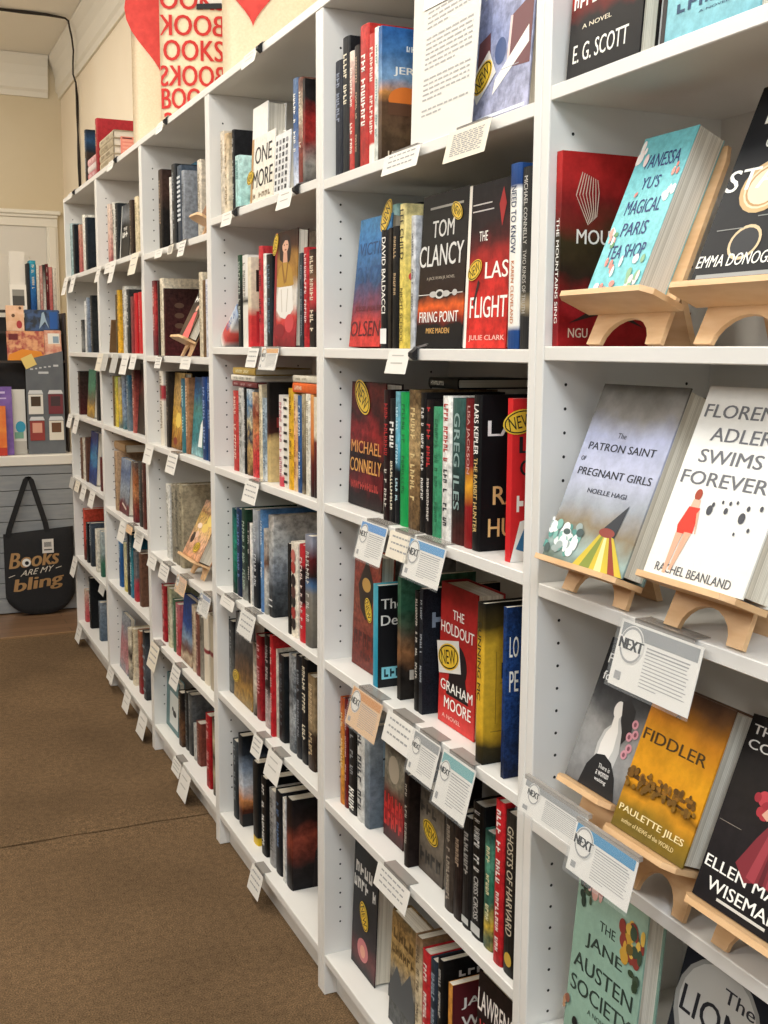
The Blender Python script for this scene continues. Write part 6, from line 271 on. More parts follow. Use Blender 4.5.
{'b': 6, 'r': 5, 'o': 'S', 'Yl': 3.8781, 'Yr': 3.8301, 'x': 0.02, 'z': 0.403, 'h': 0.2324, 'w': 0.15, 'c': '3a2a28@0,c84a3c@.5,c8503c', 'd': 'orange red book', 'amp': 0.25, 'ns': 25, 'i': 1, 'n': 5},
{'b': 6, 'r': 5, 'o': 'S', 'Yl': 3.8078, 'Yr': 3.7598, 'x': 0.02, 'z': 0.403, 'h': 0.179, 'w': 0.15, 'c': '1b1c1e', 'd': 'black spine book', 'g': '8a8c8e', 'amp': 0.25, 'ns': 25, 'i': 2, 'n': 5},
{'b': 6, 'r': 5, 'o': 'S', 'Yl': 3.7124, 'Yr': 3.6644, 'x': 0.02, 'z': 0.403, 'h': 0.1925, 'w': 0.15, 'c': '2a2e34@0,4a5460', 'd': 'dark slate spine book', 'g': 'c0c4c8', 'amp': 0.25, 'ns': 25, 'i': 3, 'n': 5},
{'b': 6, 'r': 5, 'o': 'S', 'Yl': 3.5751, 'Yr': 3.5271, 'x': 0.02, 'z': 0.403, 'h': 0.1842, 'w': 0.15, 'c': 'd8d2c4', 'd': 'cream white spine book', 'g': '8a7a60', 'amp': 0.25, 'ns': 25, 'i': 4, 'n': 5},
{'b': 6, 'r': 5, 'o': 'S', 'Yl': 3.4628, 'Yr': 3.4148, 'x': 0.02, 'z': 0.403, 'h': 0.1928, 'w': 0.15, 'c': '2a5a48@0,3a6a54@.3,8a9a98@.5,b0b8b8', 'd': 'grey green book', 'amp': 0.25, 'ns': 25, 'i': 5, 'n': 5},
{'b': 6, 'r': 6, 'o': 'S', 'Yl': 3.9795, 'Yr': 3.9315, 'x': 0.03, 'z': 0.092, 'h': 0.1503, 'w': 0.15, 'c': 'b8444c@0,c86a68@.5,d8b8a0', 'd': 'pink red book', 'g': 'f0e0d0', 'amp': 0.25, 'ns': 25, 'i': 1, 'n': 3},
{'b': 6, 'r': 6, 'o': 'S', 'Yl': 3.845, 'Yr': 3.797, 'x': 0.03, 'z': 0.092, 'h': 0.2326, 'w': 0.15, 'c': '17181a@0,1e2022', 'd': 'black speckled book', 'g': 'f2efe6', 'amp': 0.3, 'ns': 25, 'i': 2, 'n': 3},
{'b': 6, 'r': 6, 'o': 'S', 'Yl': 3.6032, 'Yr': 3.5552, 'x': 0.03, 'z': 0.092, 'h': 0.1706, 'w': 0.15, 'c': '4a5866@0,6a7886@.5,8a949e', 'd': 'steel blue book', 'g': '2a323a', 'amp': 0.25, 'ns': 25, 'i': 3, 'n': 3}]
SHELF={1: [1.688, 1.362, 1.047, 0.714, 0.4], 2: [1.676, 1.358, 1.054, 0.733, 0.436], 3: [1.684, 1.36, 1.05, 0.728, 0.438], 4: [1.652, 1.332, 1.05, 0.69, 0.395], 5: [1.666, 1.337, 1.06, 0.735, 0.442], 6: [1.667, 1.336, 1.06, 0.772, 0.403]}
SIGNS=[
{'b': 1, 'r': 4, 'Y': -0.1581, 'w': 0.1433, 'z': 0.809, 'x': -0.051, 'L': 0.0452, 'k': 'next', 'd': 'white printed card on monochrome novel easel', 'hdr': '8e8f8e'},
{'b': 1, 'r': 4, 'Y': -0.2744, 'w': 0.1213, 'z': 0.802, 'x': -0.056, 'L': 0.0625, 'k': 'next', 'd': 'blue headed white card on amber easel', 'hdr': '3f86ae'},
{'b': 1, 'r': 3, 'Y': -0.2941, 'w': 0.1449, 'z': 1.047, 'x': -0.006, 'L': 0.081, 'k': 'next', 'd': 'white card below red swimsuit novel', 'hdr': '8e8f8e'},
{'b': 2, 'r': 1, 'Y': 0.4063, 'w': 0.135, 'z': 1.676, 'x': -0.006, 'L': 0.0369, 'k': 'tag', 'd': 'white printed card', 'hdr': None},
{'b': 2, 'r': 1, 'Y': 0.1797, 'w': 0.1262, 'z': 1.676, 'x': -0.006, 'L': 0.0503, 'k': 'lines', 'd': 'beige printed card', 'hdr': None},
{'b': 2, 'r': 2, 'Y': 0.4113, 'w': 0.0819, 'z': 1.358, 'x': -0.006, 'L': 0.0423, 'k': 'clip', 'd': 'white card with black binder clip', 'hdr': None},
{'b': 2, 'r': 3, 'Y': 0.5098, 'w': 0.1135, 'z': 1.054, 'x': -0.006, 'L': 0.0722, 'k': 'next', 'd': 'white card with blue header, tilted', 'hdr': '4a86c0'},
{'b': 2, 'r': 3, 'Y': 0.3958, 'w': 0.0907, 'z': 1.054, 'x': -0.006, 'L': 0.0485, 'k': 'tag', 'd': 'beige printed card', 'hdr': None},
{'b': 2, 'r': 3, 'Y': 0.2982, 'w': 0.1308, 'z': 1.054, 'x': -0.006, 'L': 0.0684, 'k': 'next', 'd': 'large white card with blue header', 'hdr': '4a8cbc'},
{'b': 2, 'r': 4, 'Y': 0.5376, 'w': 0.135, 'z': 0.733, 'x': -0.006, 'L': 0.0753, 'k': 'next', 'd': 'peach printed card', 'hdr': 'c88a4c'},
{'b': 2, 'r': 4, 'Y': 0.3927, 'w': 0.1103, 'z': 0.733, 'x': -0.006, 'L': 0.0561, 'k': 'tag', 'd': 'plain white card with few lines', 'hdr': None},
{'b': 2, 'r': 4, 'Y': 0.2901, 'w': 0.0948, 'z': 0.733, 'x': -0.006, 'L': 0.0733, 'k': 'next', 'd': 'grey printed card with round badge', 'hdr': '8e8f8e'},
{'b': 2, 'r': 4, 'Y': 0.1796, 'w': 0.1064, 'z': 0.733, 'x': -0.006, 'L': 0.0885, 'k': 'next', 'd': 'white card with teal header', 'hdr': '6fa4a4'},
{'b': 2, 'r': 5, 'Y': 0.4179, 'w': 0.135, 'z': 0.436, 'x': -0.006, 'L': 0.0463, 'k': 'tag', 'd': 'white card with three lines', 'hdr': None},
{'b': 3, 'r': 1, 'Y': 1.3948, 'w': 0.0859, 'z': 1.684, 'x': -0.006, 'L': 0.038, 'k': 'clip', 'd': 'white card with binder clip', 'hdr': None},
{'b': 3, 'r': 1, 'Y': 0.9715, 'w': 0.0895, 'z': 1.684, 'x': -0.006, 'L': 0.0437, 'k': 'clip', 'd': 'long white card with binder clip', 'hdr': None},
{'b': 3, 'r': 2, 'Y': 1.2025, 'w': 0.0763, 'z': 1.36, 'x': -0.006, 'L': 0.0474, 'k': 'tag', 'd': 'white card', 'hdr': None},
{'b': 3, 'r': 2, 'Y': 1.0815, 'w': 0.115, 'z': 1.36, 'x': -0.006, 'L': 0.0508, 'k': 'next', 'd': 'white card with orange header', 'hdr': 'd09a5c'},
{'b': 3, 'r': 3, 'Y': 1.2247, 'w': 0.1026, 'z': 1.05, 'x': -0.006, 'L': 0.054, 'k': 'tag', 'd': 'white card with dark lines', 'hdr': None},
{'b': 3, 'r': 4, 'Y': 1.4417, 'w': 0.115, 'z': 0.728, 'x': -0.006, 'L': 0.03, 'k': 'plain', 'd': 'wide white card jutting over the upright', 'hdr': None},
{'b': 3, 'r': 4, 'Y': 1.2665, 'w': 0.115, 'z': 0.728, 'x': -0.006, 'L': 0.0623, 'k': 'tag', 'd': 'clear pocket with small white tag', 'hdr': None},
{'b': 3, 'r': 5, 'Y': 1.1973, 'w': 0.0685, 'z': 0.438, 'x': -0.006, 'L': 0.0517, 'k': 'tag', 'd': 'small white card', 'hdr': None},
{'b': 3, 'r': 5, 'Y': 1.0703, 'w': 0.0976, 'z': 0.438, 'x': -0.006, 'L': 0.0647, 'k': 'plain', 'd': 'pale blank card', 'hdr': None},
{'b': 3, 'r': 6, 'Y': 1.2162, 'w': 0.086, 'z': 0.092, 'x': -0.006, 'L': 0.065, 'k': 'tag', 'd': 'small white card low down', 'hdr': None},
{'b': 4, 'r': 1, 'Y': 2.1216, 'w': 0.092, 'z': 1.652, 'x': -0.006, 'L': 0.03, 'k': 'plain', 'd': 'white card', 'hdr': None},
{'b': 4, 'r': 1, 'Y': 1.9727, 'w': 0.0593, 'z': 1.652, 'x': -0.006, 'L': 0.03, 'k': 'lines', 'd': 'narrow curved card with black script', 'hdr': None},
{'b': 4, 'r': 1, 'Y': 1.8362, 'w': 0.0693, 'z': 1.652, 'x': -0.006, 'L': 0.046, 'k': 'tag', 'd': 'white card', 'hdr': None},
{'b': 4, 'r': 2, 'Y': 2.1571, 'w': 0.0792, 'z': 1.332, 'x': -0.006, 'L': 0.038, 'k': 'tag', 'd': 'white card with grey header', 'hdr': None},
{'b': 4, 'r': 2, 'Y': 1.8223, 'w': 0.1077, 'z': 1.332, 'x': -0.006, 'L': 0.0346, 'k': 'plain', 'd': 'white card', 'hdr': None},
{'b': 4, 'r': 3, 'Y': 2.3139, 'w': 0.115, 'z': 1.05, 'x': -0.006, 'L': 0.0639, 'k': 'plain', 'd': 'folded white card', 'hdr': None},
{'b': 4, 'r': 3, 'Y': 1.9984, 'w': 0.115, 'z': 1.05, 'x': -0.006, 'L': 0.0634, 'k': 'tag', 'd': 'white card with pinkish top', 'hdr': None},
{'b': 4, 'r': 4, 'Y': 2.3068, 'w': 0.115, 'z': 0.69, 'x': -0.006, 'L': 0.0445, 'k': 'plain', 'd': 'creased white card', 'hdr': None},
{'b': 4, 'r': 4, 'Y': 2.138, 'w': 0.115, 'z': 0.69, 'x': -0.006, 'L': 0.0501, 'k': 'tag', 'd': 'grey printed card', 'hdr': None},
{'b': 4, 'r': 4, 'Y': 1.9209, 'w': 0.115, 'z': 0.69, 'x': -0.006, 'L': 0.0525, 'k': 'next', 'd': 'peach and white printed card', 'hdr': 'd8b090'},
{'b': 4, 'r': 5, 'Y': 2.3008, 'w': 0.115, 'z': 0.395, 'x': -0.006, 'L': 0.0866, 'k': 'tag', 'd': 'cream card', 'hdr': None},
{'b': 4, 'r': 5, 'Y': 2.0126, 'w': 0.095, 'z': 0.395, 'x': -0.006, 'L': 0.0684, 'k': 'tag', 'd': 'small grey card', 'hdr': None},
{'b': 4, 'r': 4, 'Y': 1.6588, 'w': 0.1051, 'z': 0.69, 'x': -0.006, 'L': 0.0581, 'k': 'next', 'd': 'white card with grey header', 'hdr': '8a94a8'},
{'b': 4, 'r': 6, 'Y': 2.0271, 'w': 0.0938, 'z': 0.092, 'x': -0.006, 'L': 0.0476, 'k': 'tag', 'd': 'white card with black digits', 'hdr': None},
{'b': 4, 'r': 6, 'Y': 1.918, 'w': 0.1063, 'z': 0.092, 'x': -0.006, 'L': 0.0831, 'k': 'plain', 'd': 'pale card', 'hdr': None},
{'b': 5, 'r': 1, 'Y': 3.1136, 'w': 0.082, 'z': 1.666, 'x': -0.006, 'L': 0.067, 'k': 'plain', 'd': 'small white card', 'hdr': None},
{'b': 5, 'r': 1, 'Y': 2.9238, 'w': 0.1133, 'z': 1.666, 'x': -0.006, 'L': 0.0443, 'k': 'plain', 'd': 'bent white card', 'hdr': None},
{'b': 5, 'r': 1, 'Y': 2.825, 'w': 0.0843, 'z': 1.666, 'x': -0.006, 'L': 0.0843, 'k': 'plain', 'd': 'white card', 'hdr': None},
{'b': 5, 'r': 1, 'Y': 2.4624, 'w': 0.115, 'z': 1.666, 'x': -0.006, 'L': 0.0759, 'k': 'plain', 'd': 'cream card', 'hdr': None},
{'b': 5, 'r': 2, 'Y': 3.1376, 'w': 0.115, 'z': 1.337, 'x': -0.006, 'L': 0.0708, 'k': 'plain', 'd': 'cream card', 'hdr': None},
{'b': 5, 'r': 2, 'Y': 3.0305, 'w': 0.115, 'z': 1.337, 'x': -0.006, 'L': 0.0687, 'k': 'plain', 'd': 'grey card', 'hdr': None},
{'b': 5, 'r': 2, 'Y': 2.8408, 'w': 0.115, 'z': 1.337, 'x': -0.006, 'L': 0.0724, 'k': 'plain', 'd': 'grey ribbed card', 'hdr': None},
{'b': 5, 'r': 2, 'Y': 2.6592, 'w': 0.115, 'z': 1.337, 'x': -0.006, 'L': 0.0738, 'k': 'plain', 'd': 'white card with pale header', 'hdr': None},
{'b': 5, 'r': 2, 'Y': 2.5225, 'w': 0.0922, 'z': 1.337, 'x': -0.006, 'L': 0.0533, 'k': 'plain', 'd': 'short white card', 'hdr': None},
{'b': 5, 'r': 4, 'Y': 2.6793, 'w': 0.115, 'z': 0.735, 'x': -0.006, 'L': 0.03, 'k': 'peach', 'd': 'peach card', 'hdr': None},
{'b': 5, 'r': 4, 'Y': 2.519, 'w': 0.115, 'z': 0.735, 'x': -0.006, 'L': 0.03, 'k': 'plain', 'd': 'beige card', 'hdr': None},
{'b': 5, 'r': 4, 'Y': 2.7775, 'w': 0.115, 'z': 0.735, 'x': -0.006, 'L': 0.0771, 'k': 'plain', 'd': 'white card', 'hdr': None},
{'b': 5, 'r': 4, 'Y': 2.5001, 'w': 0.115, 'z': 0.735, 'x': -0.006, 'L': 0.0618, 'k': 'plain', 'd': 'white card turned outward', 'hdr': None},
{'b': 5, 'r': 6, 'Y': 3.1148, 'w': 0.115, 'z': 0.092, 'x': -0.006, 'L': 0.0507, 'k': 'plain', 'd': 'white card, hanging low', 'hdr': None},
{'b': 5, 'r': 6, 'Y': 2.7836, 'w': 0.1018, 'z': 0.092, 'x': -0.006, 'L': 0.0732, 'k': 'plain', 'd': 'bent white card', 'hdr': None},
{'b': 5, 'r': 6, 'Y': 2.5141, 'w': 0.115, 'z': 0.092, 'x': -0.006, 'L': 0.0827, 'k': 'plain', 'd': 'wide pale card', 'hdr': None},
{'b': 6, 'r': 1, 'Y': 3.9228, 'w': 0.115, 'z': 1.667, 'x': -0.006, 'L': 0.0836, 'k': 'plain', 'd': 'white card', 'hdr': None},
{'b': 6, 'r': 1, 'Y': 3.7148, 'w': 0.115, 'z': 1.667, 'x': -0.006, 'L': 0.0813, 'k': 'plain', 'd': 'long white card', 'hdr': None},
{'b': 6, 'r': 3, 'Y': 3.9376, 'w': 0.115, 'z': 1.06, 'x': -0.006, 'L': 0.0629, 'k': 'plain', 'd': 'angled card', 'hdr': None},
{'b': 6, 'r': 3, 'Y': 3.7527, 'w': 0.115, 'z': 1.06, 'x': -0.006, 'L': 0.0772, 'k': 'plain', 'd': 'wide white card', 'hdr': None},
{'b': 6, 'r': 4, 'Y': 3.9376, 'w': 0.115, 'z': 0.772, 'x': -0.006, 'L': 0.0525, 'k': 'plain', 'd': 'grey card', 'hdr': None},
{'b': 6, 'r': 4, 'Y': 3.7926, 'w': 0.115, 'z': 0.772, 'x': -0.006, 'L': 0.0502, 'k': 'plain', 'd': 'cream card', 'hdr': None},
{'b': 6, 'r': 4, 'Y': 3.6231, 'w': 0.115, 'z': 0.772, 'x': -0.006, 'L': 0.0673, 'k': 'plain', 'd': 'white printed card', 'hdr': None},
{'b': 6, 'r': 4, 'Y': 3.4128, 'w': 0.115, 'z': 0.772, 'x': -0.006, 'L': 0.0715, 'k': 'plain', 'd': 'long pale card', 'hdr': None},
{'b': 6, 'r': 5, 'Y': 3.9376, 'w': 0.115, 'z': 0.403, 'x': -0.006, 'L': 0.09, 'k': 'plain', 'd': 'small white card', 'hdr': None},
{'b': 6, 'r': 5, 'Y': 3.2616, 'w': 0.1129, 'z': 0.403, 'x': -0.006, 'L': 0.0382, 'k': 'plain', 'd': 'grey card beside upright', 'hdr': None},
{'b': 6, 'r': 6, 'Y': 3.8786, 'w': 0.115, 'z': 0.092, 'x': -0.006, 'L': 0.0746, 'k': 'plain', 'd': 'white card, hanging low', 'hdr': None},
{'b': 3, 'r': 1, 'Y': 1.2052, 'w': 0.099, 'z': 2.008, 'x': -0.006, 'L': 0.0353, 'k': 'clip', 'd': 'white card on binder clip, above bookcase top edge', 'hdr': None},
{'b': 4, 'r': 1, 'Y': 2.0698, 'w': 0.0843, 'z': 2.008, 'x': -0.006, 'L': 0.0353, 'k': 'clip', 'd': 'white card on binder clip', 'hdr': None},
{'b': 5, 'r': 1, 'Y': 2.8252, 'w': 0.102, 'z': 2.008, 'x': -0.006, 'L': 0.0376, 'k': 'clip', 'd': 'small white card on binder clip', 'hdr': None},
{'b': 6, 'r': 1, 'Y': 3.7387, 'w': 0.115, 'z': 2.008, 'x': -0.006, 'L': 0.03, 'k': 'clip', 'd': 'small card on binder clip', 'hdr': None}]

# ------------------------------------------------------------------ materials
def lin(h):
    r = [int(h[i:i+2], 16)/255 for i in (0, 2, 4)]
    return [c/12.92 if c <= .04045 else ((c+.055)/1.055)**2.4 for c in r] + [1.0]
_mc = {}
def new_mat(name):
    m = bpy.data.materials.new(name); m.use_nodes = True
    nt = m.node_tree
    return m, nt, nt.nodes['Principled BSDF']
def flat(hexc, rough=.5, metal=0, spec=.3, alpha=1):
    k = (hexc, rough, metal, spec, alpha)
    if k not in _mc:
        m, nt, b = new_mat('paint_'+hexc)
        b.inputs['Base Color'].default_value = lin(hexc); b.inputs['Roughness'].default_value = rough
        b.inputs['Metallic'].default_value = metal; b.inputs['Specular IOR Level'].default_value = spec
        b.inputs['Alpha'].default_value = alpha
        _mc[k] = m
    return _mc[k]
def N(nt, t, **kw):
    n = nt.nodes.new(t)
    for k, v in kw.items(): setattr(n, k, v)
    return n
def noisy(name, c1, c2, scale, rough=.6, bump=0, detail=4, stretch=(1, 1, 1), lo=.35, hi=.65, coord='Object', spec=.5):
    m, nt, b = new_mat(name)
    tc = N(nt, 'ShaderNodeTexCoord'); mp = N(nt, 'ShaderNodeMapping'); mp.inputs['Scale'].default_value = stretch
    nz = N(nt, 'ShaderNodeTexNoise'); nz.inputs['Scale'].default_value = scale; nz.inputs['Detail'].default_value = detail
    cr = N(nt, 'ShaderNodeValToRGB'); e = cr.color_ramp.elements
    e[0].position = lo; e[0].color = lin(c1); e[1].position = hi; e[1].color = lin(c2)
    nt.links.new(tc.outputs[coord], mp.inputs[0]); nt.links.new(mp.outputs[0], nz.inputs['Vector'])
    nt.links.new(nz.outputs['Fac'], cr.inputs[0]); nt.links.new(cr.outputs[0], b.inputs['Base Color'])
    b.inputs['Roughness'].default_value = rough; b.inputs['Specular IOR Level'].default_value = spec
    if bump:
        bp = N(nt, 'ShaderNodeBump'); bp.inputs['Strength'].default_value = bump; bp.inputs['Distance'].default_value = .004
        nt.links.new(nz.outputs['Fac'], bp.inputs['Height']); nt.links.new(bp.outputs[0], b.inputs['Normal'])
    return m
def cover_mat(spec, h, amp, ns, seed, tex=1.5, rough=.42):
    """printed cover: colour stops from foot to head, broken up by noise"""
    st = spec.split(',')
    m, nt, b = new_mat('book_cover')
    b.inputs['Roughness'].default_value = rough; b.inputs['Specular IOR Level'].default_value = .14
    tc = N(nt, 'ShaderNodeTexCoord'); sp = N(nt, 'ShaderNodeSeparateXYZ')
    nt.links.new(tc.outputs['Object'], sp.inputs[0])
    dv = N(nt, 'ShaderNodeMath', operation='DIVIDE'); dv.inputs[1].default_value = h
    nt.links.new(sp.outputs['Z'], dv.inputs[0])
    mp = N(nt, 'ShaderNodeMapping'); mp.inputs['Location'].default_value = (seed*1.37 % 9, seed*2.11 % 7, seed*.73 % 5)
    nz = N(nt, 'ShaderNodeTexNoise'); nz.inputs['Scale'].default_value = ns; nz.inputs['Detail'].default_value = 5
    nt.links.new(tc.outputs['Object'], mp.inputs[0]); nt.links.new(mp.outputs[0], nz.inputs['Vector'])
    ad = N(nt, 'ShaderNodeMath', operation='MULTIPLY_ADD'); ad.inputs[1].default_value = amp
    nt.links.new(nz.outputs['Fac'], ad.inputs[0]); nt.links.new(dv.outputs[0], ad.inputs[2])
    sb = N(nt, 'ShaderNodeMath', operation='SUBTRACT'); sb.inputs[1].default_value = amp*.5
    nt.links.new(ad.outputs[0], sb.inputs[0])
    cr = N(nt, 'ShaderNodeValToRGB'); el = cr.color_ramp.elements
    P = []
    for i, s in enumerate(st):
        c, _, q = s.partition('@')
        P.append((c, float(q) if q else i/max(1, len(st)-1)))
    if len(P) == 1:
        c = lin(P[0][0])
        el[0].color = [v*.82 for v in c[:3]]+[1]; el[1].color = [min(1, v*1.15) for v in c[:3]]+[1]
    else:
        el[0].position = P[0][1]; el[0].color = lin(P[0][0]); el[1].position = P[-1][1]; el[1].color = lin(P[-1][0])
        for c, q in P[1:-1]:
            n = el.new(q); n.color = lin(c)
    nt.links.new(sb.outputs[0], cr.inputs[0])
    # fine printed texture over the colour stops
    n2 = N(nt, 'ShaderNodeTexNoise'); n2.inputs['Scale'].default_value = ns*3.2; n2.inputs['Detail'].default_value = 6; n2.inputs['Roughness'].default_value = .65
    nt.links.new(mp.outputs[0], n2.inputs['Vector'])
    r2 = N(nt, 'ShaderNodeValToRGB'); e2 = r2.color_ramp.elements
    k = min(.55, amp*tex)
    e2[0].position = .36; e2[0].color = (1-k, 1-k, 1-k, 1); e2[1].position = .62; e2[1].color = (1+k*.35, 1+k*.35, 1+k*.35, 1)
    mx = N(nt, 'ShaderNodeMix', data_type='RGBA', blend_type='MULTIPLY'); mx.inputs[0].default_value = 1
    nt.links.new(n2.outputs['Fac'], r2.inputs[0]); nt.links.new(cr.outputs[0], mx.inputs[6]); nt.links.new(r2.outputs[0], mx.inputs[7])
    nt.links.new(mx.outputs[2], b.inputs['Base Color'])
    return m
def pages_mat():
    m, nt, b = new_mat('page_edges')
    tc = N(nt, 'ShaderNodeTexCoord'); mp = N(nt, 'ShaderNodeMapping'); mp.inputs['Scale'].default_value = (2, 900, 2)
    nz = N(nt, 'ShaderNodeTexNoise'); nz.inputs['Scale'].default_value = 1.0; nz.inputs['Detail'].default_value = 2
    cr = N(nt, 'ShaderNodeValToRGB'); e = cr.color_ramp.elements
    e[0].position = .3; e[0].color = lin('b9ae98'); e[1].position = .62; e[1].color = lin('e9e1d0')
    nt.links.new(tc.outputs['Object'], mp.inputs[0]); nt.links.new(mp.outputs[0], nz.inputs['Vector'])
    nt.links.new(nz.outputs['Fac'], cr.inputs[0]); nt.links.new(cr.outputs[0], b.inputs['Base Color'])
    b.inputs['Roughness'].default_value = .8
    return m
M = {}
M['white'] = noisy('white_laminate', 'dfdcd5', 'e5e2dc', 3, .38, 0, spec=.4)
M['hole'] = flat('2e2c2a', .8)
M['wall'] = noisy('cream_wall_paint', 'eadabf', 'eddfc6', 2.2, .75, .03)
M['wall_end'] = noisy('dimmed_cream_wall_paint', 'cfbf9f', 'd4c5a7', 2.2, .75, .03)  # same cream paint, darkened for the weaker light at the far end
M['trim'] = flat('e4ddcd', .45)
M['ceiling'] = noisy('ceiling_paint', 'eee8dd', 'f2ede3', 1.2, .8)
M['pages'] = pages_mat()
M['yellow'] = noisy('sticker_yellow', 'e0b62a', 'e8c440', 30, .45)
M['black'] = flat('17171a', .45)
M['paper'] = flat('dedad2', .6)
M['ink'] = flat('979694', .7)
M['acrylic'] = flat('a8a29a', .12, 0, .6, .62)  # grey of the reflections on clear plastic, put into the colour
M['clear'] = flat('dfe3e4', .08, 0, .6, .07)
M['wood'] = noisy('birch_plywood', 'd2a676', 'dfb88a', 14, .5, .02, 3, (1, 1, 6))
# ------------------------------------------------------------------ helpers
def mesh_obj(name, bm, mats, parent=None, smooth=False):
    me = bpy.data.meshes.new(name); bm.normal_update(); bm.to_mesh(me); bm.free()
    for m in (mats if isinstance(mats, (list, tuple)) else [mats]): me.materials.append(m)
    if smooth:
        for f in me.polygons: f.use_smooth = True
    o = bpy.data.objects.new(name, me); C.objects.link(o)
    if parent is not None: o.parent = parent
    return o
def tag(o, label, cat, group=None, kind=None):
    o['label'] = label; o['category'] = cat
    if group: o['group'] = group
    if kind: o['kind'] = kind
    return o
def thing(name, label, cat, mat=None, loc=(0, 0, 0), group=None):
    o = bpy.data.objects.new(name, None); C.objects.link(o); o.empty_display_size = .05
    o.matrix_world = mat if mat is not None else Matrix.Translation(loc)
    return tag(o, label, cat, group)
def box(bm, x0, x1, y0, y1, z0, z1, mi=0, bev=0):
    v = [bm.verts.new(p) for p in ((x0,y0,z0),(x1,y0,z0),(x1,y1,z0),(x0,y1,z0),(x0,y0,z1),(x1,y0,z1),(x1,y1,z1),(x0,y1,z1))]
    fs = [bm.faces.new([v[i] for i in q]) for q in ((0,3,2,1),(4,5,6,7),(0,1,5,4),(1,2,6,5),(2,3,7,6),(3,0,4,7))]
    for f in fs: f.material_index = mi
    if bev:
        es = {e for f in fs for e in f.edges}
        bmesh.ops.bevel(bm, geom=list(es), offset=bev, segments=1, affect='EDGES')
    return v
def poly(bm, pts, mi=0):
    f = bm.faces.new([bm.verts.new(p) for p in pts]); f.material_index = mi; return f
def prism(bm, pts2, f3, t0, t1, mi=0):
    """extrude a 2-D outline: f3(u,v,t) -> point"""
    a = [bm.verts.new(f3(u, v, t0)) for u, v in pts2]; b = [bm.verts.new(f3(u, v, t1)) for u, v in pts2]
    n = len(pts2)
    fs = [bm.faces.new(a), bm.faces.new(list(reversed(b)))] + [bm.faces.new((a[i], b[i], b[(i+1) % n], a[(i+1) % n])) for i in range(n)]
    for f in fs: f.material_index = mi
    bmesh.ops.recalc_face_normals(bm, faces=fs)
def tube(bm, path, r, seg=8, mi=0):
    rings = []
    for i, p in enumerate(path):
        p = Vector(p); d = (Vector(path[min(i+1, len(path)-1)])-Vector(path[max(i-1, 0)])).normalized()
        a = d.orthogonal().normalized() if i == 0 else (a - d*a.dot(d)).normalized()
        b = d.cross(a)
        rings.append([bm.verts.new(p + r*(math.cos(2*PI*k/seg)*a + math.sin(2*PI*k/seg)*b)) for k in range(seg)])
    for A, B in zip(rings, rings[1:]):
        for k in range(seg):
            f = bm.faces.new((A[k], A[(k+1) % seg], B[(k+1) % seg], B[k])); f.material_index = mi
    bm.faces.new(list(reversed(rings[0]))); bm.faces.new(rings[-1])
_tc = {}
def glyphs(s):
    """flat letter outlines of a string, normalised to 0..1 in both directions"""
    if s not in _tc:
        cu = bpy.data.curves.new('lettering', 'FONT'); cu.body = s; cu.resolution_u = 3
        o = bpy.data.objects.new('lettering', cu); C.objects.link(o)
        dg = bpy.context.evaluated_depsgraph_get()
        me = bpy.data.meshes.new_from_object(o.evaluated_get(dg))
        vs = [(v.co.x, v.co.y) for v in me.vertices]; fs = [tuple(p.vertices) for p in me.polygons]
        bpy.data.objects.remove(o); bpy.data.curves.remove(cu); bpy.data.meshes.remove(me)
        xs = [v[0] for v in vs]; ys = [v[1] for v in vs]
        x0, x1, y0, y1 = min(xs), max(xs), min(ys), max(ys)
        _tc[s] = ([((x-x0)/(x1-x0 or 1), (y-y0)/(y1-y0 or 1)) for x, y in vs], fs, (x1-x0)/(y1-y0 or 1))
    return _tc[s]
def letter(bm, s, f2, mi):
    """f2(a,b): a,b in 0..1 over the word -> 3-D point"""
    vs, fs, _ = glyphs(s)
    bv = [bm.verts.new(f2(a, b)) for a, b in vs]
    for f in fs:
        try: bm.faces.new([bv[i] for i in f]).material_index = mi
        except ValueError: pass
ILLEGIBLE = set("REUNION|SUMMER|CIVIL RIGHTS|STIEG LARSSON|THE GIRL|TANA|THE TRESPASSER|DEEP FREEZE|JOHN SANDFORD|THE GUARDIANS|JOHN GRISHAM|CIRCE|NOVEL|WEST|WIND|FROST|NOIR|JAMES ELLROY|CRIME STORY|NIGHT|BLOOD|TRIAL|KARIN SLAUGHTER|HUNT|RUTH|JAMES PATTERSON|HARLAN COBEN|THE STRANGER|DEAN|KOONTZ|LAND|BEYOND|MURDER|CHANCE|FALL|DARK|FIRE|STORM|KING|LOST|STAR|END|1X|SELECTED|RUIN|RUN|FAREWELL|SEBAG MONTEFIORE|Simon|FAIR WARNING|Peter".split('|'))
def smudge(bm, n, f2, mi, rnd):
    """printing too soft to read: n stem-and-stub marks between a = 0 and 1"""
    for k in range(n):
        a0, c = k/n, 1/n
        if rnd.random() < .1: continue
        def q(a, b, a1, b1): poly(bm, [f2(*p_) for p_ in ((a, b), (a1, b), (a1, b1), (a, b1))], mi)
        q(a0+.1*c, 0, a0+.38*c, 1)
        y = rnd.choice((0, .35, .62)); q(a0+.38*c, y, a0+.84*c, y+.32)
        if rnd.random() < .5: q(a0+.62*c, .1, a0+.86*c, .9)
def bold(bm, s, f2, mi, k=.018):
    if s in ILLEGIBLE:
        smudge(bm, len(s), lambda a, b: f2(a, b, 0), mi, random.Random(len(s)*7+ord(s[0]))); return
    d = k/glyphs(s)[2]
    for e, sh in ((0, -d), (.00002, d)): letter(bm, s, lambda a, b: f2(a+sh, b, e), mi)
class Slots:
    def __init__(s, first): s.l = [first]
    def __call__(s, m):
        if m not in s.l: s.l.append(m)
        return s.l.index(m)
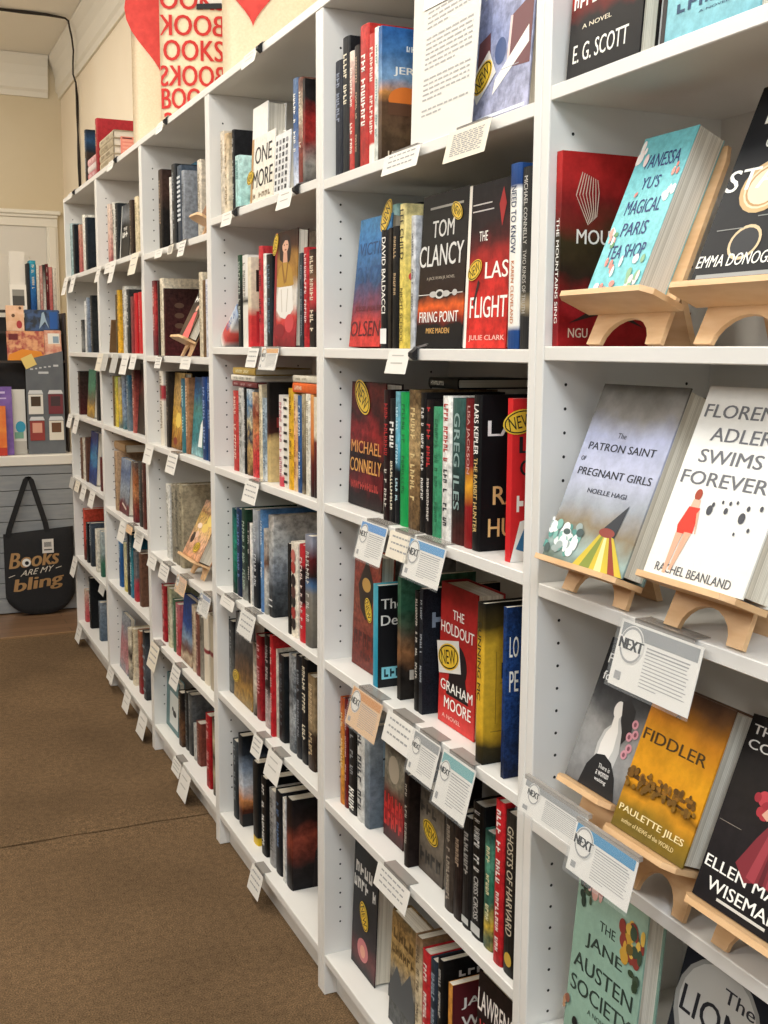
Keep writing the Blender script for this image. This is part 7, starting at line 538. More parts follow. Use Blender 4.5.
# ------------------------------------------------------------------ room
def struct(name, bm, m): 
    o = mesh_obj(name, bm, m); o['kind'] = 'structure'; return o
def carpet_mat():
    m, nt, b = new_mat('brown_carpet')
    tc = N(nt, 'ShaderNodeTexCoord')
    a = N(nt, 'ShaderNodeTexNoise'); a.inputs['Scale'].default_value = 300; a.inputs['Detail'].default_value = 3
    c = N(nt, 'ShaderNodeTexNoise'); c.inputs['Scale'].default_value = 2.2; c.inputs['Detail'].default_value = 4
    d = N(nt, 'ShaderNodeTexNoise'); d.inputs['Scale'].default_value = 55; d.inputs['Detail'].default_value = 5
    for n in (a, c, d): nt.links.new(tc.outputs['Object'], n.inputs['Vector'])
    ra = N(nt, 'ShaderNodeValToRGB'); e = ra.color_ramp.elements
    e[0].position = .34; e[0].color = lin('57452f'); e[1].position = .66; e[1].color = lin('8a7054')
    nt.links.new(a.outputs['Fac'], ra.inputs[0])
    rb = N(nt, 'ShaderNodeValToRGB'); e = rb.color_ramp.elements
    e[0].position = .35; e[0].color = (.74, .74, .74, 1); e[1].position = .65; e[1].color = (1, 1, 1, 1)
    nt.links.new(c.outputs['Fac'], rb.inputs[0])
    rd = N(nt, 'ShaderNodeValToRGB'); e = rd.color_ramp.elements
    e[0].position = .35; e[0].color = (.78, .78, .78, 1); e[1].position = .6; e[1].color = (1, 1, 1, 1)
    nt.links.new(d.outputs['Fac'], rd.inputs[0])
    m1 = N(nt, 'ShaderNodeMix', data_type='RGBA', blend_type='MULTIPLY'); m1.inputs[0].default_value = 1
    m2 = N(nt, 'ShaderNodeMix', data_type='RGBA', blend_type='MULTIPLY'); m2.inputs[0].default_value = 1
    nt.links.new(ra.outputs[0], m1.inputs[6]); nt.links.new(rb.outputs[0], m1.inputs[7])
    nt.links.new(m1.outputs[2], m2.inputs[6]); nt.links.new(rd.outputs[0], m2.inputs[7])
    nt.links.new(m2.outputs[2], b.inputs['Base Color'])
    b.inputs['Roughness'].default_value = .95; b.inputs['Specular IOR Level'].default_value = .1
    bp = N(nt, 'ShaderNodeBump'); bp.inputs['Strength'].default_value = .5; bp.inputs['Distance'].default_value = .004
    nt.links.new(a.outputs['Fac'], bp.inputs['Height']); nt.links.new(bp.outputs[0], b.inputs['Normal'])
    return m
carpet = carpet_mat()
bm = bmesh.new()
# two carpet lengths butted at a seam across the aisle, the far one a touch lower
rs = random.Random(11); xs = [-3.6+k*.06 for k in range(66)]; sm = [1.7985+rs.uniform(-.003, .003) for k in xs]; gp = [.004+.004*rs.random()+(.008 if k in (46, 47, 52) else 0) for k in range(66)]
def strip(rows):
    vs = [[bm.verts.new((min(x, .30), y, z)) for x, y, z in r_] for r_ in rows]
    for A_, B_ in zip(vs, vs[1:]):
        for k in range(len(A_)-1): bm.faces.new((A_[k], A_[k+1], B_[k+1], B_[k]))
zig = lambda off, z: [(x, s_+off*1.0, z) for x, s_ in zip(xs, sm)]
strip([[(x, -3.2, 0) for x in xs], [(x, 1.70, 0) for x in xs], [(x, s_-.03, .0025) for x, s_ in zip(xs, sm)], [(x, s_-g_, .001) for x, s_, g_ in zip(xs, sm, gp)], [(x, s_-g_, -.006) for x, s_, g_ in zip(xs, sm, gp)]])
strip([[(x, s_+.001, -.006) for x, s_ in zip(xs, sm)], [(x, s_+.001, .0015) for x, s_ in zip(xs, sm)], [(x, s_+.05, .003) for x, s_ in zip(xs, sm)], [(x, 1.95, 0) for x in xs], [(x, 4.13, 0) for x in xs]])
box(bm, -3.6, .30, -3.2, 4.13, -.05, -.0055, 1)
# hardwood beyond the carpet
box(bm, -3.6, .30, 4.13, 6.0, -.05, -.002, 2)
box(bm, -3.6, .30, 4.118, 4.142, -.004, .005, 3, .002)
def plank_mat():
    m, nt, b = new_mat('hardwood_planks')
    tc = N(nt, 'ShaderNodeTexCoord'); br = N(nt, 'ShaderNodeTexBrick')
    br.inputs['Scale'].default_value = 1; br.inputs['Brick Width'].default_value = 1.1; br.inputs['Row Height'].default_value = .085
    br.inputs['Mortar Size'].default_value = .002; br.inputs['Color1'].default_value = lin('7c5f46'); br.inputs['Color2'].default_value = lin('6e543e'); br.inputs['Mortar'].default_value = lin('3c2a1c')
    nt.links.new(tc.outputs['Object'], br.inputs['Vector']); nt.links.new(br.outputs[0], b.inputs['Base Color'])
    b.inputs['Roughness'].default_value = .35
    return m
struct('floor', bm, [carpet, flat('4a3826', .95), plank_mat(), flat('8a6a4a', .5)])
bm = bmesh.new(); box(bm, .295, .40, -3.2, 6.0, 0, 3.06); struct('wall_right', bm, M['wall'])
YE = 5.93
bm = bmesh.new(); box(bm, -3.6, .40, YE, YE+.1, 0, 3.06); struct('wall_end', bm, M['wall_end'])
bm = bmesh.new(); box(bm, -3.6, .40, -3.2, 6.03, 3.06, 3.12); struct('ceiling', bm, M['ceiling'])
bm = bmesh.new(); box(bm, -3.7, -3.6, -3.2, 6.03, 0, 3.06); struct('wall_left', bm, noisy('low_bounce_wall', '6c5f50', '76685a', 2, .8))  # unseen wall, its tone darkened to cut bounce light
bm = bmesh.new()                                                  # shop front with a display window and a glazed door opening
for q in ((-3.7, .4, 0, .7), (-3.7, .4, 2.6, 3.06), (-3.7, -3.2, .7, 2.6), (-.1, .4, .7, 2.6)): box(bm, q[0], q[1], -3.3, -3.2, q[2], q[3])
struct('wall_front', bm, M['wall'])
bm = bmesh.new()
for x in (-3.2, -1.68, -.14): box(bm, x, x+.04, -3.28, -3.24, .7, 2.6)
for z in (.7, 2.56): box(bm, -3.2, -.1, -3.28, -3.24, z, z+.04)
struct('window_1', bm, M['trim'])
# crown moulding (cove profile) on both walls
prof = [(0, 0), (.012, 0), (.016, .03), (.028, .045), (.03, .12), (.045, .17), (.062, .2), (.07, .215), (.07, .232), (0, .232)]
bm = bmesh.new(); prism(bm, prof, lambda u, v, t: (.2945-u, t, 2.826+v), -3.2, YE-.0002); struct('trim_1', bm, M['trim'])
bm = bmesh.new(); prism(bm, prof, lambda u, v, t: (t, YE-.0005-u, 2.826+v), -3.6, .22); struct('trim_2', bm, M['trim'])
# door with white casing in the end wall
bm = bmesh.new()
X0, X1, ZT = -.76, .182, 2.075
for a, b_, c, d in ((X1, X1+.068, 0, ZT), (X0-.068, X0, 0, ZT)):
    box(bm, a, b_, YE-.022, YE-.0005, c, d, 0, .003); box(bm, a+.012, b_-.012, YE-.03, YE-.02, c, d, 0, .003)
box(bm, X0-.068, X1+.068, YE-.022, YE-.0005, ZT, ZT+.07, 0, .003)
box(bm, X0-.085, X1+.085, YE-.045, YE-.0005, ZT+.07, ZT+.095, 0, .004)
box(bm, X0-.07, X1+.07, YE-.034, YE-.0005, ZT+.052, ZT+.07, 0, .003)
struct('trim_4', bm, M['trim'])
bm = bmesh.new()
box(bm, X0+.001, X1-.001, YE-.012, YE-.0006, .005, ZT-.001)
for (a, b_) in ((X0+.1, -.36), (-.22, X1-.1)):
    for (c, d) in ((.15, .9), (1.02, 1.9)):
        box(bm, a, b_, YE-.017, YE-.011, c, d, 0, .004)
struct('door_1', bm, flat('d6d0c4', .5))
# ------------------------------------------------------------------ bookcases
BAY = {1: 'nearest', 2: 'second', 3: 'third', 4: 'fourth', 5: 'fifth', 6: 'farthest'}
ORD = ['first', 'second', 'third', 'fourth', 'fifth', 'sixth', 'seventh', 'eighth', 'ninth', 'tenth', 'eleventh', 'twelfth', 'thirteenth', 'fourteenth', 'fifteenth', 'sixteenth', 'seventeenth', 'eighteenth', 'nineteenth', 'twentieth', 'twenty-first', 'twenty-second', 'twenty-third', 'twenty-fourth', 'twenty-fifth']
ROWN = {1: 'top shelf', 2: 'second shelf', 3: 'third shelf', 4: 'fourth shelf', 5: 'fifth shelf', 6: 'bottom shelf'}
BLAB = {1: 'nearest tall white bookcase, displaying books on wooden easels', 2: 'second tall white bookcase from the camera, beside the easel displays', 3: 'third tall white bookcase from the camera, with heart tote on top',
        4: 'fourth tall white bookcase, under the red lettered tote bag', 5: 'fifth tall white bookcase, carrying the red hardcover on top', 6: 'farthest tall white bookcase, next to the black tote bag'}
TH = .0185; DEP = .28; TOP = 2.008
def bookcase(n):
    y0 = (n-2)*.8 + .0006; y1 = (n-1)*.8 - .0006
    root = thing('bookcase', BLAB[n], 'bookcase', loc=(0, y0, 0), group='white bookcases along the wall')
    W_ = y1-y0
    def panel(ya, yb, inner):
        bm = bmesh.new(); box(bm, 0, DEP, ya, yb, .0005, TOP-TH, 0, .0012)
        s = 1 if inner > (ya+yb)/2 else -1
        for hx in (.036, .235):
            z = .16
            while z < 1.95:
                if not any(abs(z-q-.009+.0185) < .024 for q in SHELF[n]+[.092]):
                    pts = [(hx+.0023*math.cos(k*PI/4), inner+s*.0003, z+.0023*math.sin(k*PI/4)) for k in range(8)]
                    poly(bm, pts if s < 0 else pts[::-1], 1)
                z += .032
        mesh_obj('side_panel', bm, [M['white'], M['hole']], root)
    panel(0, TH, TH); panel(W_-TH, W_, W_-TH)
    bm = bmesh.new(); box(bm, -.0008, DEP, 0, W_, TOP-TH, TOP, 0, .0012); mesh_obj('top_panel', bm, M['white'], root)
    bm = bmesh.new(); box(bm, DEP-.005, DEP, TH, W_-TH, .03, TOP-TH); mesh_obj('back_panel', bm, M['white'], root)
    bm = bmesh.new(); box(bm, .001, DEP-.005, TH, W_-TH, .092-TH, .092, 0, .0012); mesh_obj('bottom_panel', bm, M['white'], root)
    bm = bmesh.new(); box(bm, .028, .044, TH, W_-TH, .0005, .092-TH); mesh_obj('kick_board', bm, M['white'], root)
    for z in SHELF[n]:
        bm = bmesh.new(); box(bm, .001, DEP-.006, TH+.0004, W_-TH-.0004, z-TH, z, 0, .0012); mesh_obj('shelf', bm, M['white'], root)
for n in range(1, 7): bookcase(n)
# ------------------------------------------------------------------ books
def ellipse(u, v, ru, rv, n=20): return [(u+ru*math.cos(2*PI*k/n), v+rv*math.sin(2*PI*k/n)) for k in range(n)]
def sticker(parent, P, size, rot, white=False):
    """P(a,b,off): metric plane coordinates centred on the sticker"""
    bm = bmesh.new(); r = math.radians(rot); c, s = math.cos(r), math.sin(r)
    R = lambda a, b: (a*c-b*s, a*s+b*c)
    def put(pts, off0, off1, mi): prism(bm, [R(*q) for q in pts], lambda u, v, t: P(u, v, t), off0, off1, mi)
    w, h = size*.5, size*.3
    if white: put([(-w*1.05, -h*1.2), (w*1.05, -h*1.2), (w*1.05, h*1.2), (-w*1.05, h*1.2)], .0004, .0008, 2)
    put(ellipse(0, 0, w, h, 24), .0007, .0011, 0)
    e1 = ellipse(0, 0, w*.93, h*.9, 24); e2 = ellipse(0, 0, w*.86, h*.8, 24)
    for i in range(24):
        j = (i+1) % 24
        poly(bm, [P(*R(*q), .0013) for q in (e1[i], e1[j], e2[j], e2[i])], 1)
    letter(bm, 'NEW', lambda a, b: P(*R((a-.5)*w*1.35, (b-.5)*h*1.05), .0014), 1)
    o = mesh_obj('sticker', bm, [M['yellow'], M['black'], M['paper']], parent)
    o['label'] = 'yellow oval sticker'
    return o
def book(rec, root, t, h, w, seed):
    hard = rec.get('k') != 'p' and (rec.get('k') == 'h' or t > .017)
    ct = .0024 if hard else .0007; ov = .003 if hard else .0004
    bul = min(.004, t*.13) if hard else .0004
    ct = min(ct, t*.2)
    base = cover_mat(rec['c'], h, rec.get('amp', .25), rec.get('ns', 25), seed, .5 if rec.get('b') == 1 else 1.5)
    sl = Slots(base); bm = bmesh.new()
    if hard:
        arc = [(bul*(1-math.cos(a)), -t/2*math.cos(b_)) for a, b_ in [(abs(k-3)/3*PI/2, k/6*PI) for k in range(7)]]
        arc = [(bul*(1-math.sin(k/6*PI)), -t/2*math.cos(k/6*PI)) for k in range(7)]
    else: arc = [(0, -t/2), (0, t/2)]
    outer = [(w, -t/2)] + arc + [(w, t/2)]
    inner = [(w, -t/2+ct)] + [(x+ct, max(-t/2+ct, min(t/2-ct, y))) for x, y in arc] + [(w, t/2-ct)]
    n = len(outer)
    V = [[bm.verts.new((x, y, z)) for x, y in L_] for L_ in (outer, inner) for z in (0, h)]
    o0, o1, i0, i1 = V
    for k in range(n-1):
        for q in ((o0[k+1], o0[k], o1[k], o1[k+1]), (i0[k], i0[k+1], i1[k+1], i1[k]), (o1[k], i1[k], i1[k+1], o1[k+1]), (i0[k], o0[k], o0[k+1], i0[k+1])):
            try: bm.faces.new(q)
            except ValueError: pass
    bm.faces.new((o0[0], i0[0], i1[0], o1[0])); bm.faces.new((i0[-1], o0[-1], o1[-1], i1[-1]))
    bmesh.ops.recalc_face_normals(bm, faces=list(bm.faces))
    lay = [0.0003]
    def nxt(d=.00002): lay[0] += d; return lay[0]
    def FR(u, v, off): return (u*w, -t/2-off, v*h)
    tb = bul*.35 if hard else 0
    def SPN(u, v, off): return (-off, -(u-.5)*t*.92, v*h)          # u 0..1 across the spine, v up
    stick = []
    for T in rec.get('T', ()):
        k = T[0]
        if k == 'f':
            _, s, c, u, v, ww, hh = T; off = nxt(.00006); mi = sl(flat(c))
            bold(bm, s, lambda a, b, e: FR(u+(a-.5)*ww, v+(b-.5)*hh, off+e), mi)
        elif k == 's':
            _, s, c, v0, v1, wf = T; off = nxt(.00006); mi = sl(flat(c))
            bold(bm, s, lambda a, b, e: SPN(.5+(b-.5)*wf, v1-a*(v1-v0), off+e), mi)
        elif k == 'fe':
            _, c, u, v, ru, rv = T; off = nxt(); mi = sl(flat(c))
            poly(bm, [FR(max(0, min(1, a)), max(0, min(1, b)), off) for a, b in ellipse(u, v, ru, rv)], mi)
        elif k == 'fr':
            _, c, u0, v0, u1, v1 = T; off = nxt(); mi = sl(flat(c))
            poly(bm, [FR(*q, off) for q in ((u0, v0), (u1, v0), (u1, v1), (u0, v1))], mi)
        elif k == 'fp':
            _, c, pts = T; off = nxt(); mi = sl(flat(c)); poly(bm, [FR(*q, off) for q in pts], mi)
        elif k == 'sr':
            _, c, v0, v1 = T; off = nxt(); mi = sl(flat(c))
            poly(bm, [SPN(*q, off) for q in ((.08, v0), (.92, v0), (.92, v1), (.08, v1))], mi)
        elif k == 'se':
            _, c, v, ru = T; off = nxt(); mi = sl(flat(c))
            poly(bm, [SPN(a, b, off) for a, b in ellipse(.5, v, ru, ru*t/h)], mi)
        elif k in ('st', 'stw'):
            stick.append(T)
    if rec.get('g'):                                              # illegible spine printing
        mi = sl(flat(rec['g'])); rnd = random.Random(seed)
        off = nxt(); v = rnd.uniform(.86, .94)
        wf = rnd.uniform(.36, .56); cell = min(.009, max(.0035, t*wf*.62))/h
        for wd in range(3):
            n = rnd.randint(5, 10); v0 = v-n*cell
            if v0 < .1: break
            smudge(bm, n, lambda a, b: SPN(.5+(b-.5)*wf, v-a*(v-v0), off), mi, rnd)
            v = v0-rnd.uniform(.03, .13)
    cv = mesh_obj('cover', bm, sl.l, root)
    bm = bmesh.new(); px0 = bul+ct; px1 = w-ov; y = t/2-ct-.0002
    ys = [-y, -y*.5, 0, y*.5, y]; dep = [0, .6, .8, .6, 0]
    cc = min(.003, t*.07) if hard else 0
    pts = [(px0, -y), (px0, y)] + [(px1-cc*d, yy) for yy, d in zip(reversed(ys), dep)]
    prism(bm, pts, lambda u, v, q: (u, v, q), ov, h-ov)
    mesh_obj('page_block', bm, M['pages'], root)
    for T in stick:
        _, u, v, sz, rot = T
        sticker(root, lambda a, b, off: (u*w+a, -t/2-.0006-off, v*h+b), sz, rot, T[0] == 'stw')
Ry = lambda a: Matrix.Rotation(math.radians(a), 4, 'Y'); Rx = lambda a: Matrix.Rotation(math.radians(a), 4, 'X'); Rz = lambda a: Matrix.Rotation(math.radians(a), 4, 'Z')
TR = Matrix.Translation
def easel(rec, Yc, bw, label):
    a = math.radians(rec['a']); s = rec['s']; sa, ca = math.sin(a), math.cos(a)
    root = thing('book_easel', label, 'book stand', loc=(rec['x'], Yc, rec['z']+.0004), group='wooden book easels')
    P = lambda y, q, o: (q*sa - o*ca, y, q*ca + o*sa + .0028)        # along board q, out of its face o
    hb = bw*.4; top = rec['h']*.97+s if rec['r'] == 2 and rec['b'] == 1 else min(.17, rec['h']*.85)
    out = [(-hb, 0)] + [(-hb*.62, 0)] + [(-hb*.62*math.cos(k/10*PI), .034*math.sin(k/10*PI)) for k in range(1, 10)] + [(hb*.62, 0), (hb, 0), (hb*.97, s), (hb*.9, top-.02), (hb*.8, top), (-hb*.8, top), (-hb*.9, top-.02), (-hb*.97, s)]
    bm = bmesh.new(); prism(bm, out, lambda u, v, t: P(u, v, t), -.006, 0); mesh_obj('back_board', bm, M['wood'], root)
    bm = bmesh.new(); hw = bw/2; d = max(.05, rec['w']+.018)
    led = [(-hw, .0), (hw, .0), (hw, d-.012), (hw-.012, d), (-hw+.012, d), (-hw, d-.012)]
    prism(bm, led, lambda u, v, t: P(u, t, v), s-.0075, s-.0006); mesh_obj('ledge', bm, M['wood'], root)
    bm = bmesh.new()
    q0 = P(0, .1, -.0065); fx = q0[0]+.03
    prism(bm, [(q0[0], q0[2]), (q0[0]+.009, q0[2]), (fx+.009, .0), (fx, .0)], lambda u, v, t: (u, t, v), -hb*.5, hb*.5)
    mesh_obj('prop_leg', bm, M['wood'], root)
    return root
for i, rec in enumerate(BOOKS):
    o, t, h, w = rec['o'], rec['Yl']-rec['Yr']-.0006, rec['h'], rec['w']
    ordn = ORD[rec['i']-1]
    lab = f"{rec['d']}, {ordn} from left, {ROWN[rec['r']]}, {BAY[rec['b']]} bookcase"
    z = rec['z']+.0004
    if o == 'S':
        mt = TR((rec['x'], (rec['Yl']+rec['Yr'])/2, z)); th, hh, dd = t, h, w
    elif o == 'F':
        dd, th, hh = t, w, h; le = rec.get('lean', 0)
        mt = TR((rec['x']+th/2, rec['Yl']-.0003, z+th/2*math.sin(math.radians(le)))) @ Ry(le) @ Rz(-90)
    elif o == 'R':
        dd, th, hh = w, rec['t'], h; an = math.radians(rec['ang'])
        mt = TR((rec['x'], rec['Yl']-th/2*math.cos(an), z+th/2*math.sin(an))) @ Rx(rec['ang'])
    elif o == 'L':
        dd, th, hh = w, rec['t']-.0006, t
        mt = TR((rec['x'], rec['Yr']+.0003, z+th/2)) @ Rx(-90)
    else:
        dd, th, hh = t, w, h; a = math.radians(rec['a']); s = rec['s']
        mt = TR((rec['x']+s*math.sin(a)-th/2*math.cos(a)-.0006, rec['Yl']-.0003, z+s*math.cos(a)+th/2*math.sin(a)+.0034)) @ Ry(rec['a']) @ Rz(-90)
        easel(rec, (rec['Yl']+rec['Yr'])/2, rec.get('bw') or t-.004, 'birch easel holding the '+rec['d'].replace(' on easel', '').split(',')[0]+f", {BAY[rec['b']]} bookcase")
    root = thing('book', lab, 'book', mat=mt, group=f"books on the {ROWN[rec['r']]} of the {BAY[rec['b']]} bookcase")
    book(rec, root, th, hh, dd, i)
# ------------------------------------------------------------------ shelf-edge cards
scount = {}
order = {}
for s in SIGNS: order.setdefault((s['b'], s['r'], s['z'] > 1.95), []).append(s)
for key, l in order.items():
    l.sort(key=lambda q: -q['Y'])
    for k, q in enumerate(l): q['i'] = k
BE = math.radians(14)
def shelf_card(s):
    kind = s['k']; w = s['w']; L_ = s['L']
    where = 'top edge' if s['z'] > 1.95 else ROWN[s['r']]+' edge'
    lab = f"{s['d']}, {ORD[s['i']]} from left, {where}, {BAY[s['b']]} bookcase"
    root = thing('shelf_card', lab, 'shelf card', loc=(s['x'], s['Y'], s['z']), group='cards clipped along the shelf edges')
    P = lambda u, v, off: (v*math.sin(BE)-off*math.cos(BE), -u, v*math.cos(BE)+off*math.sin(BE))   # v from 0 down to -L
    onledge = s['x'] < -.02
    rnd = random.Random(int(s['Y']*1000)+s['r'])
    if kind == 'clip':
        bm = bmesh.new(); yc = -w*.5-.009
        prism(bm, [(-.006, -.012), (.0035, -.0185), (.0035, .0012), (-.006, -.006)], lambda u, v, t: (u, t+yc, v), -.008, .008)
        box(bm, .003, .018, yc-.008, yc+.008, .0006, .0013)
        mesh_obj('binder_clip', bm, M['black'], root)
        bm = bmesh.new(); tube(bm, [(.003, yc-.007, .002), (.02, yc-.006, .006), (.026, yc, .008), (.02, yc+.006, .006), (.003, yc+.007, .002)], .0009, 6)
        mesh_obj('clip_handle', bm, flat('9a9a9c', .3, 1), root)
    elif kind != 'plain' or s['b'] < 4:
        bm = bmesh.new(); x0 = .004
        if onledge: box(bm, -.002, .004, -w*.5, w*.5, -.004, .0018)
        else:
            box(bm, x0-.003, x0+.02, -w*.36, w*.36, .0006, .0016); box(bm, x0-.003, x0-.0015, -w*.36, w*.36, -.012, .0016)
        mesh_obj('clip_plate', bm, M['acrylic'], root)
    sl = Slots(M['paper']); bm = bmesh.new()
    card = {'peach': flat('d9ac86', .6), 'lines': flat('d6cebd', .6)}.get(kind)
    if card: sl = Slots(card)
    if 'peach' in s['d']: sl = Slots(flat('d9b48c', .6))
    if 'grey' in s['d'] and kind == 'plain': sl = Slots(flat('b6b4ae', .6))
    if 'beige' in s['d'] or 'cream' in s['d']: sl = Slots(flat('ddd4c2', .6))
    prism(bm, [(-w/2, -L_), (w/2, -L_), (w/2, -.003), (-w/2, -.003)], lambda u, v, t: P(u, v, t), 0, .0006)
    ink = sl(M['ink']); 
    def bar(u0, v0, u1, v1, mi, off=.001): poly(bm, [P(*q, off) for q in ((u0, v0), (u1, v0), (u1, v1), (u0, v1))], mi)
    if kind == 'next':
        hd = sl(flat(s.get('hdr') or '8e8f8e', .5)); blk = sl(M['black']); wh = sl(M['paper'])
        bar(-w*.47, -L_*.26, w*.47, -L_*.07, hd)
        cx, cy, R_ = -w*.31, -L_*.36, min(w*.155, L_*.3)
        poly(bm, [P(a, b, .0012) for a, b in ellipse(cx, cy, R_, R_, 24)], wh)
        e1, e2 = ellipse(cx, cy, R_*.95, R_*.95, 24), ellipse(cx, cy, R_*.82, R_*.82, 24)
        for k in range(24):
            j = (k+1) % 24; poly(bm, [P(*q, .0014) for q in (e1[k], e1[j], e2[j], e2[k])], ink)
        bar(cx-R_*.98, cy-R_*.3, cx+R_*.98, cy+R_*.3, wh, .0015)
        for sh in (-.03, 0, .03): letter(bm, 'NEXT', lambda a, b: P(cx+(a-.5+sh)*R_*1.9, cy+(b-.5)*R_*.56, .0017+sh*.002), blk)
        n = 12
        for k in range(n):
            v = -L_*(.31+.05*k); bar(-w*.12, v-L_*(.02 if k < 2 else .013), w*((.44-.06*rnd.random()) if k < n-1 else .1), v, ink)
        bar(-w*.44, -L_*.9, -w*.36, -L_*.78, ink)
    elif kind in ('tag', 'lines'):
        n = 3 if kind == 'tag' else 11
        for k in range(n):
            v0 = -L_*(.2+.68*k/n); hh = L_*(.06 if kind == 'tag' else .03)
            u = -w*.36
            while u < w*.34:
                ww = rnd.uniform(.05, .14)*w; bar(u, v0-hh, min(u+ww, w*.38), v0, ink); u += ww+w*.03
    else:
        for k in range(2):
            v0 = -L_*(.25+.3*k); bar(-w*.3, v0-L_*.05, w*.26, v0, sl(flat('b4b0a8', .7)))
    mesh_obj('card', bm, sl.l, root)
    if kind == 'next' or 'clear' in s['d']:
        bm = bmesh.new(); prism(bm, [(-w/2-.003, -L_-.003), (w/2+.003, -L_-.003), (w/2+.003, 0), (-w/2-.003, 0)], lambda u, v, t: P(u, v, t), .0022, .0032)
        mesh_obj('clear_pocket', bm, M['clear'], root)
for s in SIGNS: shelf_card(s)
# ------------------------------------------------------------------ printed sheet on the second bookcase
root = thing('sign_sheet', 'tall white printed sheet on top shelf of second bookcase', 'sign', loc=(.006, .2915, 1.6765))
tilt = math.radians(4); PS = lambda u, v, off: (v*math.sin(tilt)-off*math.cos(tilt), -u, v*math.cos(tilt)+off*math.sin(tilt)+.0004)
bm = bmesh.new(); sl = Slots(M['paper']); ink = sl(flat('a9a7a3', .7))
prism(bm, [(-.093, 0), (.093, 0), (.093, .29), (-.093, .29)], lambda u, v, t: PS(u, v, t), 0, .0012)
rnd = random.Random(3); v = .215
for par in (6, 7, 5, 2):
    for k in range(par):
        u = -.078
        end = .075 if k < par-1 else rnd.uniform(-.03, .03)
        while u < end:
            ww = rnd.uniform(.008, .022); poly(bm, [PS(a, b, .0016) for a, b in ((u, v-.0026), (min(u+ww, end), v-.0026), (min(u+ww, end), v), (u, v))], ink); u += ww+.004
        v -= .0076
    v -= .009
mesh_obj('sheet', bm, sl.l, root)
bm = bmesh.new(); prism(bm, [(-.094, .206), (.06, .2), (.06, .286), (-.094, .289)], lambda u, v, t: PS(u, v, t), .002, .003); mesh_obj('header_card', bm, flat('f6f4ee', .5), root)
bm = bmesh.new(); prism(bm, [(-.118, .0), (.08, 0), (.08, .25), (-.145, .25)], lambda u, v, t: PS(u, v, t), -.004, -.0025); mesh_obj('backing_sheet', bm, flat('dcd9d0', .6), root)
# ------------------------------------------------------------------ totes standing on the bookcases
def tote(A, B, h, label, mat, paint, z0=2.0085, strap=None):
    A = Vector((*A, z0)); B = Vector((*B, z0)); W_ = (A-B).length; u = (A-B)/W_; n = Vector((u.y, -u.x, 0))
    root = thing('tote_bag', label, 'tote bag', loc=B)
    Pt = lambda a, b, off: tuple(u*a + n*off + Vector((0, 0, b)))
    bm = bmesh.new(); NU, NV = 10, 14
    def surf(s):
        g = []
        for i in range(NU+1):
            g.append([])
            for j in range(NV+1):
                a, b = i/NU, j/NV
                puff = .022*(math.sin(PI*a)**.5)*(1-b)**.8 + .002 + .0025*math.sin(a*9+b*4)*(1-b)*math.sin(PI*a)
                g[-1].append(bm.verts.new(Pt(a*W_, b*h, s*puff)))
        return g
    ga, gb = surf(1), surf(-1)
    for i in range(NU):
        for j in range(NV):
            bm.faces.new((ga[i][j], ga[i+1][j], ga[i+1][j+1], ga[i][j+1])); bm.faces.new((gb[i][j], gb[i][j+1], gb[i+1][j+1], gb[i+1][j]))
    for j in range(NV):
        for i, s in ((0, 1), (NU, -1)):
            q = (ga[i][j], ga[i][j+1], gb[i][j+1], gb[i][j]); bm.faces.new(q if s < 0 else q[::-1])
    for i in range(NU): bm.faces.new((ga[i][0], gb[i][0], gb[i+1][0], ga[i+1][0]))
    mesh_obj('bag_body', bm, mat, root, True)
    pf = lambda a, b: .022*(math.sin(PI*max(.001, min(.999, a/W_)))**.5)*(1-max(0, min(1, b/h)))**.8 + .006
    bm = bmesh.new(); m = paint(bm, lambda a, b: Pt(a, b, pf(a, b)), W_, h)
    mesh_obj('printed_motif', bm, m, root)
    for s in (1, -1):
        bm = bmesh.new(); path = [Pt(W_*.25, h-.03, s*.004), Pt(W_*.27, h+.12, s*.004), Pt(W_*.5, h+.2, s*.003), Pt(W_*.73, h+.12, s*.004), Pt(W_*.75, h-.03, s*.004)]
        vs = [[bm.verts.new(tuple(Vector(q)+u*d+n*e)) for d, e in ((-.012, .0008), (.012, .0008), (.012, -.0008), (-.012, -.0008))] for q in path]
        for a_, b_ in zip(vs, vs[1:]):
            for k in range(4): bm.faces.new((a_[k], a_[(k+1) % 4], b_[(k+1) % 4], b_[k]))
        mesh_obj('strap', bm, mat, root)
    return root, Pt
canvas = noisy('natural_canvas', 'e2cfae', 'e9d8ba', 160, .85, .15)
red_ink = flat('c2322e', .7)
def books_print(bm, Q, W_, h):
    rows = [('OOKS', .02, .98, 0, .425), ('BOOK', -.02, .97, 1, .345), ('OOKS', .06, .96, 0, .268), ('BOOKS', .0, .97, 1, .19), ('BOO', .02, .62, 0, .12), ('OOKS', .05, .95, 1, .045)]
    for k, (s, a0, a1, mir, b0) in enumerate(rows):
        for sh in (-.0015, .0015):
            letter(bm, s, lambda a, b: Q(max(.002, W_*(a0+(a1-a0)*((1-a) if mir else a))+sh), b0-.014+.064*b), 0)
    return red_ink
t1, P1 = tote((.28, 2.37), (.082, 2.44), .5, 'cream canvas tote covered in red BOOKS lettering, above fourth bookcase', canvas, books_print)
bm = bmesh.new(); q = lambda a, b, t: P1(a, b, .008+t)
prism(bm, [(.115, .425), (.2, .43), (.2, .5), (.115, .5)], q, 0, .001); mesh_obj('price_card', bm, M['paper'], t1)
bm = bmesh.new(); prism(bm, [(.118, .412), (.2, .417), (.198, .432), (.12, .428)], q, .0012, .008); mesh_obj('binder_clip', bm, M['black'], t1)
red_felt = noisy('red_felt', 'c83a34', 'd8463e', 40, .75, .05)
